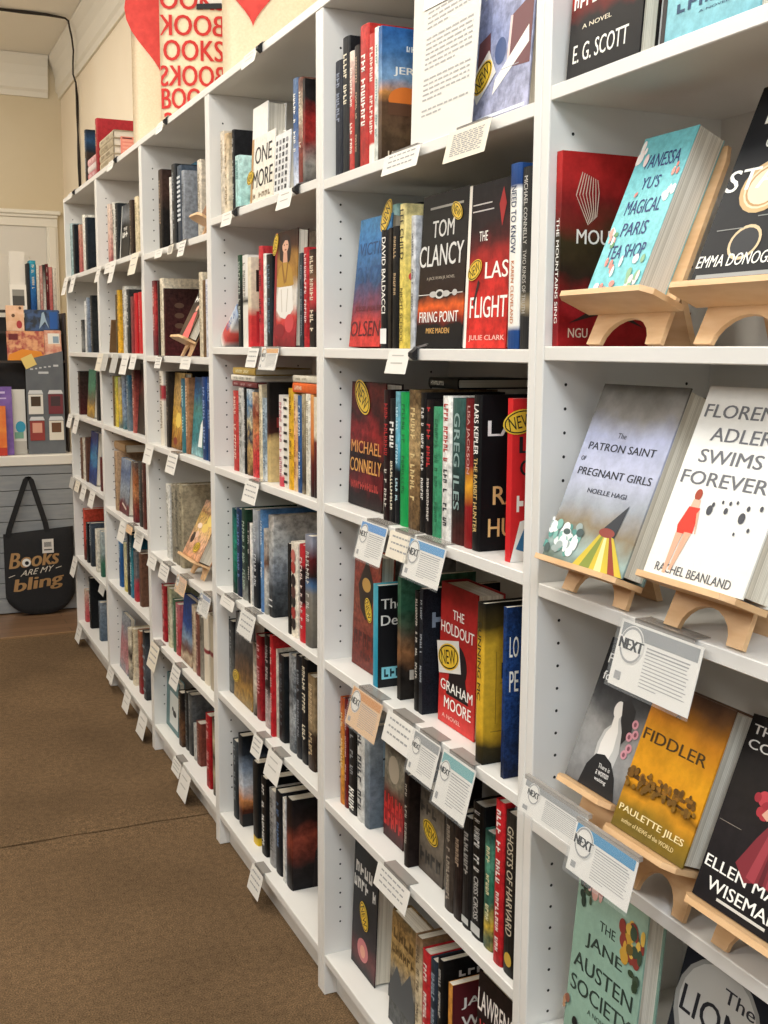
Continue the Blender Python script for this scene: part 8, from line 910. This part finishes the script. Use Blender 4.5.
def heart_pts(cx, cy, w, h):
    pts = []
    for k in range(36):
        t = k/36*2*PI; x = 16*math.sin(t)**3; y = 13*math.cos(t)-5*math.cos(2*t)-2*math.cos(3*t)-math.cos(4*t)
        pts.append((cx+x/32*w, cy+(y+17)/29*h))
    return pts
def heart(cx, cy, w, h):
    def f(bm, Q, W_, H_):
        pts = heart_pts(cx, cy, w, h); c = bm.verts.new(Q(cx, cy+h*.55)); v = [bm.verts.new(Q(*p_)) for p_ in pts]
        for i in range(len(v)): bm.faces.new((c, v[(i+1) % len(v)], v[i]))
        return red_felt
    return f
tote((.28, 1.54), (.05, 1.62), .42, 'cream canvas tote with big red heart, above third bookcase', canvas, heart(.078, .152, .17, .2))
tote((.28, 2.66), (.05, 2.72), .66, 'cream tote with red heart, left of the red lettered tote', canvas, heart(.105, .25, .25, .32))
# ------------------------------------------------------------------ books on top of the far bookcases
ZT_ = 2.0086
def top_book(d, c, g, x, yc, t, h, w, lying=False, z=ZT_, T=(), seed=0):
    if lying: mt = TR((x, yc-h/2, z+t/2)) @ Rx(-90)
    else: mt = TR((x, yc, z))
    r_ = thing('book', d+', on top of the fifth bookcase', 'book', mat=mt, group='books on top of the far bookcases')
    book(dict(c=c, g=g, amp=.15, ns=30, k='h', T=T), r_, t, h, w, 900+seed)
top_book('large red hardcover standing upright', '7a1c22@0,a02a2e@.5,b0343a', 'c8b08a', .002, 3.165, .045, .198, .14, seed=1)
top_book('black and blue hardcover left of the red one', '2a2420@0,3a3028@.55,1c2630@.6,2a4a6a@.8,141a20', 'a8b0b8', .004, 3.42, .04, .2, .13, seed=2)
for k in range(3):
    top_book(['pink striped book at bottom of low pile', 'white striped book in middle of low pile', 'pale pink book on the low pile'][k], ['c87a80', 'e2d2cc', 'd8a0a0'][k], 'f0e0dc', .006, 3.28, .026, .2, .12, True, ZT_+.0266*k, seed=3+k)
for k in range(4):
    top_book(['lowest cream book of the four-book pile', 'second cream book up the pile', 'third cream book up the pile', 'topmost cream book of the four-book pile'][k], ['b8a88c', 'c0b094', 'b4a488', 'c4b498'][k], '8a7a60', .004, 2.98, .0262, .26, .125, True, ZT_+.0268*k, seed=10+k)
bm = bmesh.new(); box(bm, 0, .165, 0, .235, 0, .0035, 0, .0005)
o = mesh_obj('cover_board', bm, flat('6a543c', .6)); o.location = (.012, 2.865, ZT_+.0268*4+.0004); tag(o, 'thin brown board lying on the four-book pile', 'board')
bm = bmesh.new(); box(bm, 0, .065, 0, .003, 0, .085, 0, .0005)
for k in range(6): box(bm, .006, .059, -.0006, 0, .008+.012*k, .015+.012*k, 1)
box(bm, .006, .04, -.0006, 0, .078, .082, 2)
o = mesh_obj('picture_card', bm, [flat('e08a78', .5), flat('e8a08a', .5), flat('4a2420', .5)]); o.location = (.03, 2.842, ZT_); tag(o, 'coral pink card leaning on the four-book pile', 'card')
# ------------------------------------------------------------------ cable in the corner
bm = bmesh.new()
def strand(ph):
    pts = [(-1.4+.115*k, 4.99+.012*math.sin(k*1.1+ph), 3.05+.004*math.sin(k+ph)) for k in range(14)]
    pts += [(.19, 4.995, 3.046), (.208, 5.0, 3.035), (.213, 5.01, 3.01), (.232, 5.06, 2.97), (.248, 5.12, 2.92), (.253, 5.18, 2.87), (.262, 5.24, 2.825), (.28, 5.27, 2.79)]
    z = 2.72
    while z > 1.3: pts.append((.286+.004*math.sin(z*9+ph), 5.285+.012*math.sin(z*7+ph), z)); z -= .09
    return pts
tube(bm, strand(0), .005, 6); tube(bm, strand(2.6), .005, 6)
o = mesh_obj('power_cable', bm, flat('2c241c', .6)); tag(o, 'dark twisted cable running across ceiling and down the corner', 'cable')
# ------------------------------------------------------------------ display counter at the far end
root = thing('display_counter', 'grey shiplap counter with thick white top at far end', 'counter', loc=(-.9, 4.64, 0))
bm = bmesh.new(); box(bm, -1.1, 1.19, -.012, .42, .762, .812, 0, .003); mesh_obj('counter_top', bm, flat('e6e1d6', .4), root)
bm = bmesh.new(); box(bm, -1.1, 1.18, .012, .4, .0005, .7615, 1)
z = .004
while z < .755:
    box(bm, -1.1, 1.18, 0, .0125, z, min(z+.0755, .7615), 0, .0018); z += .079
mesh_obj('shiplap_front', bm, [noisy('grey_board_paint', '8b8e90', '969898', 9, .5, .04, stretch=(1, 6, 6)), flat('35373a', .8)], root)
# black tote hanging on the shiplap
cx, yb, W_ = -.088, 4.632, .34
root = thing('tote_bag', 'black tote with gold script lettering, hanging on grey shiplap', 'tote bag', loc=(cx, yb, 0))
blk = noisy('black_canvas', '131315', '1c1c1e', 200, .85, .1)
bm = bmesh.new(); NU, NV = 14, 14
def bagp(i, j, s):
    a, b = i/NU*2-1, j/NV
    wd_ = .172*(1-.10*(1-b)**3*0) ; low = max(0, .18-b)/.18
    x = a*wd_*(1-.22*low**2); zz = .004+.035*abs(a)**3*(1-b)+.43*b + .012*a*b
    pf_ = (.03*(1-a*a)**.5*(1-b**2)**.5+.004)
    return (x, -.034 - s*pf_ + .03*0, zz)
ga = [[bm.verts.new(bagp(i, j, 1)) for j in range(NV+1)] for i in range(NU+1)]; gb = [[bm.verts.new(bagp(i, j, -.4)) for j in range(NV+1)] for i in range(NU+1)]
for i in range(NU):
    for j in range(NV):
        bm.faces.new((ga[i][j], ga[i+1][j], ga[i+1][j+1], ga[i][j+1])); bm.faces.new((gb[i][j], gb[i][j+1], gb[i+1][j+1], gb[i+1][j]))
    bm.faces.new((ga[i][0], gb[i][0], gb[i+1][0], ga[i+1][0]))
for j in range(NV):
    bm.faces.new((ga[0][j], ga[0][j+1], gb[0][j+1], gb[0][j])); bm.faces.new((ga[NU][j], gb[NU][j], gb[NU][j+1], ga[NU][j+1]))
mesh_obj('bag_body', bm, blk, root, True)
for s in (1, -1):
    bm = bmesh.new(); path = [(-.145, .41), (-.125, .47), (-.04, .71), (-.03, .715), (-.022, .71), (.06, .47), (.072, .41)]
    path = [(-.15, .405), (-.14, .45), (-.052, .695), (-.04, .708), (-.028, .695), (.035, .47), (.045, .405)]
    yy = -.042 if s > 0 else -.026
    vs = [[bm.verts.new((x+d, yy+e, z_)) for d, e in ((-.013, -.001), (.013, -.001), (.013, .001), (-.013, .001))] for x, z_ in path]
    for a_, b_ in zip(vs, vs[1:]):
        for k in range(4): bm.faces.new((a_[k], a_[(k+1) % 4], b_[(k+1) % 4], b_[k]))
    bm.faces.new(vs[0]); bm.faces.new(vs[-1][::-1]); mesh_obj('strap', bm, blk, root)
bm = bmesh.new(); gold = flat('b08a5c', .4, .3); pale = flat('d8cfbe', .6)
def bq(x, z_, off=.002):
    a = max(-.99, min(.99, x/.172)); b = max(.02, min(.98, (z_-.02)/.43)); pf_ = .03*(1-a*a)**.5*(1-b*b)**.5+.004
    return (x, -.034-pf_-off, z_)
def word(s, x0, x1, z0, z1, slope, mi, sh=(0,)):
    for d in sh: letter(bm, s, lambda a, b: bq(x0+(x1-x0)*a+.014*b+d, z0+(z1-z0)*b+slope*a, .003), mi)
word('Books', -.15, .085, .245, .325, .015, 0, (-.003, 0, .003)); word('ARE MY', -.1, .055, .205, .235, .02, 1)
word('bling', -.135, .1, .105, .19, .03, 0, (-.004, -.001, .002, .004))
for x, z_ in ((-.068, .275),):
    poly(bm, [bq(*q, .0045) for q in ellipse(x, z_, .021, .021)], 2); poly(bm, [bq(*q, .0055) for q in ellipse(x+.002, z_-.002, .01, .01)], 3)
poly(bm, [bq(*q, .003) for q in ((-.155, .2), (-.125, .212), (-.125, .215), (-.155, .204))], 1); poly(bm, [bq(*q, .003) for q in ((.075, .235), (.105, .243), (.105, .246), (.075, .239))], 1)
mesh_obj('gold_lettering', bm, [gold, pale, flat('e8e6e0', .6), M['black']], root)
bm = bmesh.new(); prism(bm, [(.012, .318), (.068, .318), (.068, .39), (.012, .39)], lambda u, v, t: (u, -.064-t, v), 0, .001)
for k in range(9): poly(bm, [(.022+.004*k, -.0658, zz) if e == 0 else (.022+.004*k+.0022, -.0658, zz) for e, zz in ((0, .35), (1, .35), (1, .375), (0, .375))], 1)
poly(bm, [(.02, -.0658, .332), (.06, -.0658, .332), (.06, -.0658, .338), (.02, -.0658, .338)], 1)
mesh_obj('price_tag', bm, [M['paper'], flat('3a3a3a', .6)], root)
bm = bmesh.new(); tube(bm, [(-.04, -.004, .70), (-.04, -.03, .70), (-.04, -.05, .702), (-.04, -.054, .712)], .003, 6); 
o = mesh_obj('bag_hook', bm, flat('3a3a3c', .4, 1)); o.location = (cx, yb+.0035, 0); tag(o, 'small dark hook holding the black tote straps', 'hook')
# tiered stand with its stock
ZC = .8124
root = thing('display_stand', 'dark tiered display stand on the white counter', 'display stand', loc=(-.08, 4.74, ZC))
dk = noisy('dark_stained_wood', '2a211a', '382c22', 20, .5)
bm = bmesh.new(); box(bm, -.2, -.188, .03, .29, 0, .72, 0, .002); mesh_obj('side_board', bm, dk, root)
bm = bmesh.new(); box(bm, .178, .19, .03, .29, 0, .72, 0, .002); mesh_obj('side_board', bm, dk, root)
bm = bmesh.new(); box(bm, -.188, .178, .278, .29, .0, .7); mesh_obj('back_board', bm, dk, root)
TIERS = ((.475, .03, .105), (.625, .09, .185), (.735, .165, .278))
for z_, ya, yb2 in TIERS:
    bm = bmesh.new(); box(bm, -.1875, .1775, ya, yb2, z_-.012, z_, 0, .001); mesh_obj('tier_shelf', bm, dk, root)
SX, SY = -.08, 4.74
def stock(name, label, cat, x0, x1, y, z0, z1, t, mats, deco=None, lean=6, group=None):
    """flat-fronted piece leaning back a little; deco = rectangles in 0..1 front coordinates"""
    bm = bmesh.new(); w, h = x1-x0, z1-z0; le = math.radians(lean)
    Pq = lambda u, v, o_: (u, v*math.sin(le)-o_*math.cos(le), v*math.cos(le)+o_*math.sin(le)+.0004+t*math.sin(le))
    prism(bm, [(0, 0), (w, 0), (w, h), (0, h)], lambda u, v, q: Pq(u, v, q), -t, 0)
    for k, (mi, pts) in enumerate(deco or ()): poly(bm, [Pq(a*w, b*h, .0006+.0003*k) for a, b in pts], mi)
    o = mesh_obj(name, bm, mats); o.location = (x0, y, z0); tag(o, label, cat, group); return o
RC = lambda a, b, c, d: ((a, b), (c, b), (c, d), (a, d))
z3, z2, z1 = ZC+.735, ZC+.625, ZC+.475
def spine_book(x0, x1, h, c, d, k):
    r_ = thing('book', d+' on the top tier of dark stand', 'book', mat=TR(((x0+x1)/2, SY+.178, z3+.0004)) @ Rz(90), group='books on the display stand')
    book(dict(c=c, g='d0c8b8' if k % 2 else None, amp=.2, ns=30), r_, x1-x0-.001, h, .09, 700+k)
for k, (a, b, h, c, d) in enumerate(((-.057, -.045, .24, '2a2c30', 'black spined book leftmost'), (-.044, -.012, .255, '1f4a86@0,2a6aa4@.5,3a9ab0', 'wide blue book'), (-.011, .004, .235, 'cfc8ba', 'pale grey spined book'), (.005, .02, .23, 'b8847c@0,c09088', 'dusty pink spined book'), (.021, .035, .235, 'd8d2c8@0,3a3632@.9', 'white spined book with dots'), (.036, .05, .24, '5a1c20', 'dark maroon spined book'), (.051, .07, .225, 'b05a58@0,c07a74', 'rose red spined book'), (.071, .09, .22, 'c4bcae', 'pale beige spined book'))):
    spine_book(a, b, h, c, d, k)
# rotate the row so the spines look down the aisle
stock('picture_box', 'plain white box at left on the top tier', 'box', -.14, -.066, SY+.2, z3, z3+.3, .05, [flat('dcd6cb', .6)], lean=0)
stock('framed_photo', 'small black-and-white photo in white frame', 'framed photo', -.146, -.064, SY+.172, z3, z3+.13, .012, [flat('e4dfd4', .5), flat('4a4844', .6), flat('8a877f', .6)], [(1, RC(.14, .16, .86, .8)), (2, RC(.14, .55, .86, .8))], 5)
stock('picture_book', 'dark blue landscape picture book on middle tier', 'book', -.085, .085, SY+.094, z2, z2+.11, .012, [noisy('night_art', '1a2430', '35507a', 30, .4, lo=.4, hi=.6), flat('9ab0c0', .5), flat('2a5aa0', .5)], [(1, ((.4, .1), (.5, .85), (.56, .9), (.6, .6), (.7, .1), (.58, .45))), (2, RC(.72, .1, .95, .9))], 8)
stock('picture_book', 'peach floral picture book on middle tier', 'book', -.178, -.09, SY+.094, z2, z2+.13, .012, [noisy('peach_art', 'd8a880', 'e8c0a0', 26, .4), flat('a8383c', .5), flat('6a4a34', .5)], [(1, ellipse(.72, .25, .16, .16)), (2, ellipse(.4, .6, .1, .07)), (2, ellipse(.8, .9, .08, .06))], 8)
stock('picture_book', 'wide red and orange pictorial cover on lowest tier', 'book', -.185, .0, SY+.036, z1, z1+.15, .012, [noisy('russet_art', 'a8483c', 'dca070', 34, .45, lo=.4, hi=.6), flat('e08c2a', .5), flat('6a2424', .5)], [(1, ((0, 0), (1, .0), (.9, .3), (.4, .38), (.05, .2))), (2, RC(.05, .7, .3, .9))], 8)
stock('picture_book', 'coral cover with pale blue patch on lowest tier', 'book', .002, .085, SY+.036, z1, z1+.155, .012, [noisy('coral_art', 'c87a64', 'e8c0a0', 30, .45), flat('e8e4da', .5), flat('8aa0b0', .5)], [(1, RC(.2, .55, .9, .9)), (2, RC(.5, .58, .85, .8))], 8)
# grey board of hanging cards
root = thing('card_display', 'grey upright board with four bagged cards on counter', 'card display', loc=(-.016, SY-.028, ZC))
bm = bmesh.new(); prism(bm, [(-.092, 0), (.094, 0), (.094, .525), (-.092, .48)], lambda u, v, t: (u, -t, v+.0004), 0, .006)
for q in ((-.07, .43, -.055, .437), (-.045, .433, -.035, .44), (-.025, .437, -.013, .444), (-.002, .44, .01, .447), (.02, .443, .032, .45), (.045, .446, .07, .456), (-.03, .41, .02, .421)):
    poly(bm, [(a, -.0068, b) for a, b in ((q[0], q[1]), (q[2], q[1]), (q[2], q[3]), (q[0], q[3]))], 1)
b2 = bmesh.new(); rr = lambda a, b: (-.075+a*.9-b*.42, .472+a*.42+b*.9)
prism(b2, [rr(-.03, -.03), rr(.03, -.03), rr(.03, .03), rr(-.03, .03)], lambda u, v, t: (u, -.0075-t, v), 0, .001); mesh_obj('note_card', b2, flat('e4c878', .6), root)
mesh_obj('board', bm, [noisy('grey_card', '5c6065', '666a6e', 12, .6), flat('c8cbcc', .5)], root)
for x, z_, c, d, lb in ((-.048, .265, 'e2ded4', '4a3a2c', 'white card with dark picture'), (.05, .265, '7a3a40', '4a3a3c', 'maroon card'), (-.045, .13, '94403c', 'd8a08a', 'brick red card'), (.05, .13, 'e0dacb', '6a4a34', 'cream card with small picture')):
    bm = bmesh.new(); box(bm, x-.036, x+.036, -.0098, -.0066, z_-.06, z_+.04); 
    poly(bm, [(a, -.0101, b) for a, b in ((x-.024, z_-.02), (x+.024, z_-.02), (x+.024, z_+.03), (x-.024, z_+.03))], 1)
    poly(bm, [(a, -.0101, b) for a, b in ((x-.038, z_+.043), (x+.038, z_+.043), (x+.03, z_+.062), (x-.03, z_+.062))], 2)
    o = mesh_obj('bagged_card', bm, [flat(c, .35), flat(d, .4), flat('d4d6d6', .3)], root); o['label'] = lb
stock('notepad', 'white notepad with blue circle beside grey board', 'notepad', -.185, -.113, SY-.02, ZC, ZC+.33, .02, [flat('dedad0', .6), flat('3a9ab8', .5), flat('7aa890', .5), flat('b8b4aa', .6)], [(3, RC(0, 0, 1, .2)), (1, ellipse(.62, .42, .34, .09)), (2, RC(.2, .24, .8, .34))], 3)
stock('book', 'purple book at left edge of counter', 'book', -.29, -.18, SY-.055, ZC+.0, ZC+.345, .02, [noisy('purple_cover', '6a4a94', '7c5aa4', 30, .4), flat('c8b8dc', .5)], [(1, RC(.3, .9, .7, .93)), (1, RC(.45, .82, .75, .84))], 4, 'books on the counter')
stock('book', 'orange book in front of purple book', 'book', -.31, -.216, SY-.08, ZC, ZC+.25, .016, [noisy('orange_cover', 'dc6a24', 'e88a34', 20, .4), flat('b83a2a', .5)], [(1, RC(0, 0, 1, .16))], 3, 'books on the counter')

# ------------------------------------------------------------------ camera, light
cam = bpy.data.cameras.new('camera'); co = bpy.data.objects.new('camera', cam); C.objects.link(co)
cam.sensor_fit = 'VERTICAL'; cam.sensor_height = 36; cam.lens = 1125.3/1024*36; cam.clip_start = .02
yaw, pitch, roll = .42124, .143633, .00619
f = Vector((math.sin(yaw)*math.cos(pitch), math.cos(yaw)*math.cos(pitch), -math.sin(pitch)))
r = Vector((math.cos(yaw), -math.sin(yaw), 0)); u = r.cross(f)
r2 = math.cos(roll)*r + math.sin(roll)*u; u2 = -math.sin(roll)*r + math.cos(roll)*u
co.matrix_world = Matrix((( r2.x, u2.x, -f.x, -.7963), (r2.y, u2.y, -f.y, -1.2903), (r2.z, u2.z, -f.z, 1.357), (0, 0, 0, 1)))
bpy.context.scene.camera = co
def area(name, loc, target, sx, sy, power, col):
    l = bpy.data.lights.new(name, 'AREA'); l.shape = 'RECTANGLE'; l.size = sx; l.size_y = sy; l.energy = power; l.color = col
    o = bpy.data.objects.new(name, l); C.objects.link(o)
    d = Vector(target)-Vector(loc); o.location = loc; o.rotation_euler = d.to_track_quat('-Z', 'Y').to_euler(); return o
# ceiling troffers over the aisle, an added cool fill tilted in from the front, and the shop-window daylight behind the camera
for y, pw, col in ((-2.1, 84, (.82, .91, 1)), (.1, 28, (1, .95, .86)), (2.1, 28, (1, .94, .84)), (4.2, 20, (1, .93, .83))):
    area('troffer_and_fill', (-.95, y, 3.03), (-.95, y, 0) if y > -1 else (-.3, .3, 1), .6, 1.2, pw, col)
# added lamps across the aisle, brightening the shelf fronts and the wall above
for y, pw, col in ((-1.6, 34, (.90, .95, 1)), (.4, 30, (1, .95, .86)), (2.4, 30, (1, .94, .85)), (4.4, 26, (1, .93, .83))):
    area('shelf_fill_light', (-2.7, y, 2.85), (.3, y, 2.1), .3, .9, pw, col)
area('window_daylight', (-1.65, -3.22, 1.65), (-1.65, 1, 1.45), 3.0, 1.85, 14, (.80, .90, 1))
wd = bpy.data.worlds.new('world'); bpy.context.scene.world = wd; wd.use_nodes = True
wd.node_tree.nodes['Background'].inputs[0].default_value = (.85, .93, 1, 1); wd.node_tree.nodes['Background'].inputs[1].default_value = .25
sc = bpy.context.scene
sc.view_settings.view_transform = 'Standard'; sc.view_settings.look = 'None'; sc.view_settings.gamma = 1; sc.view_settings.exposure = -.08
sc.view_settings.use_curve_mapping = False
sc.cycles.use_denoising = True
sc.cycles.max_bounces = 6
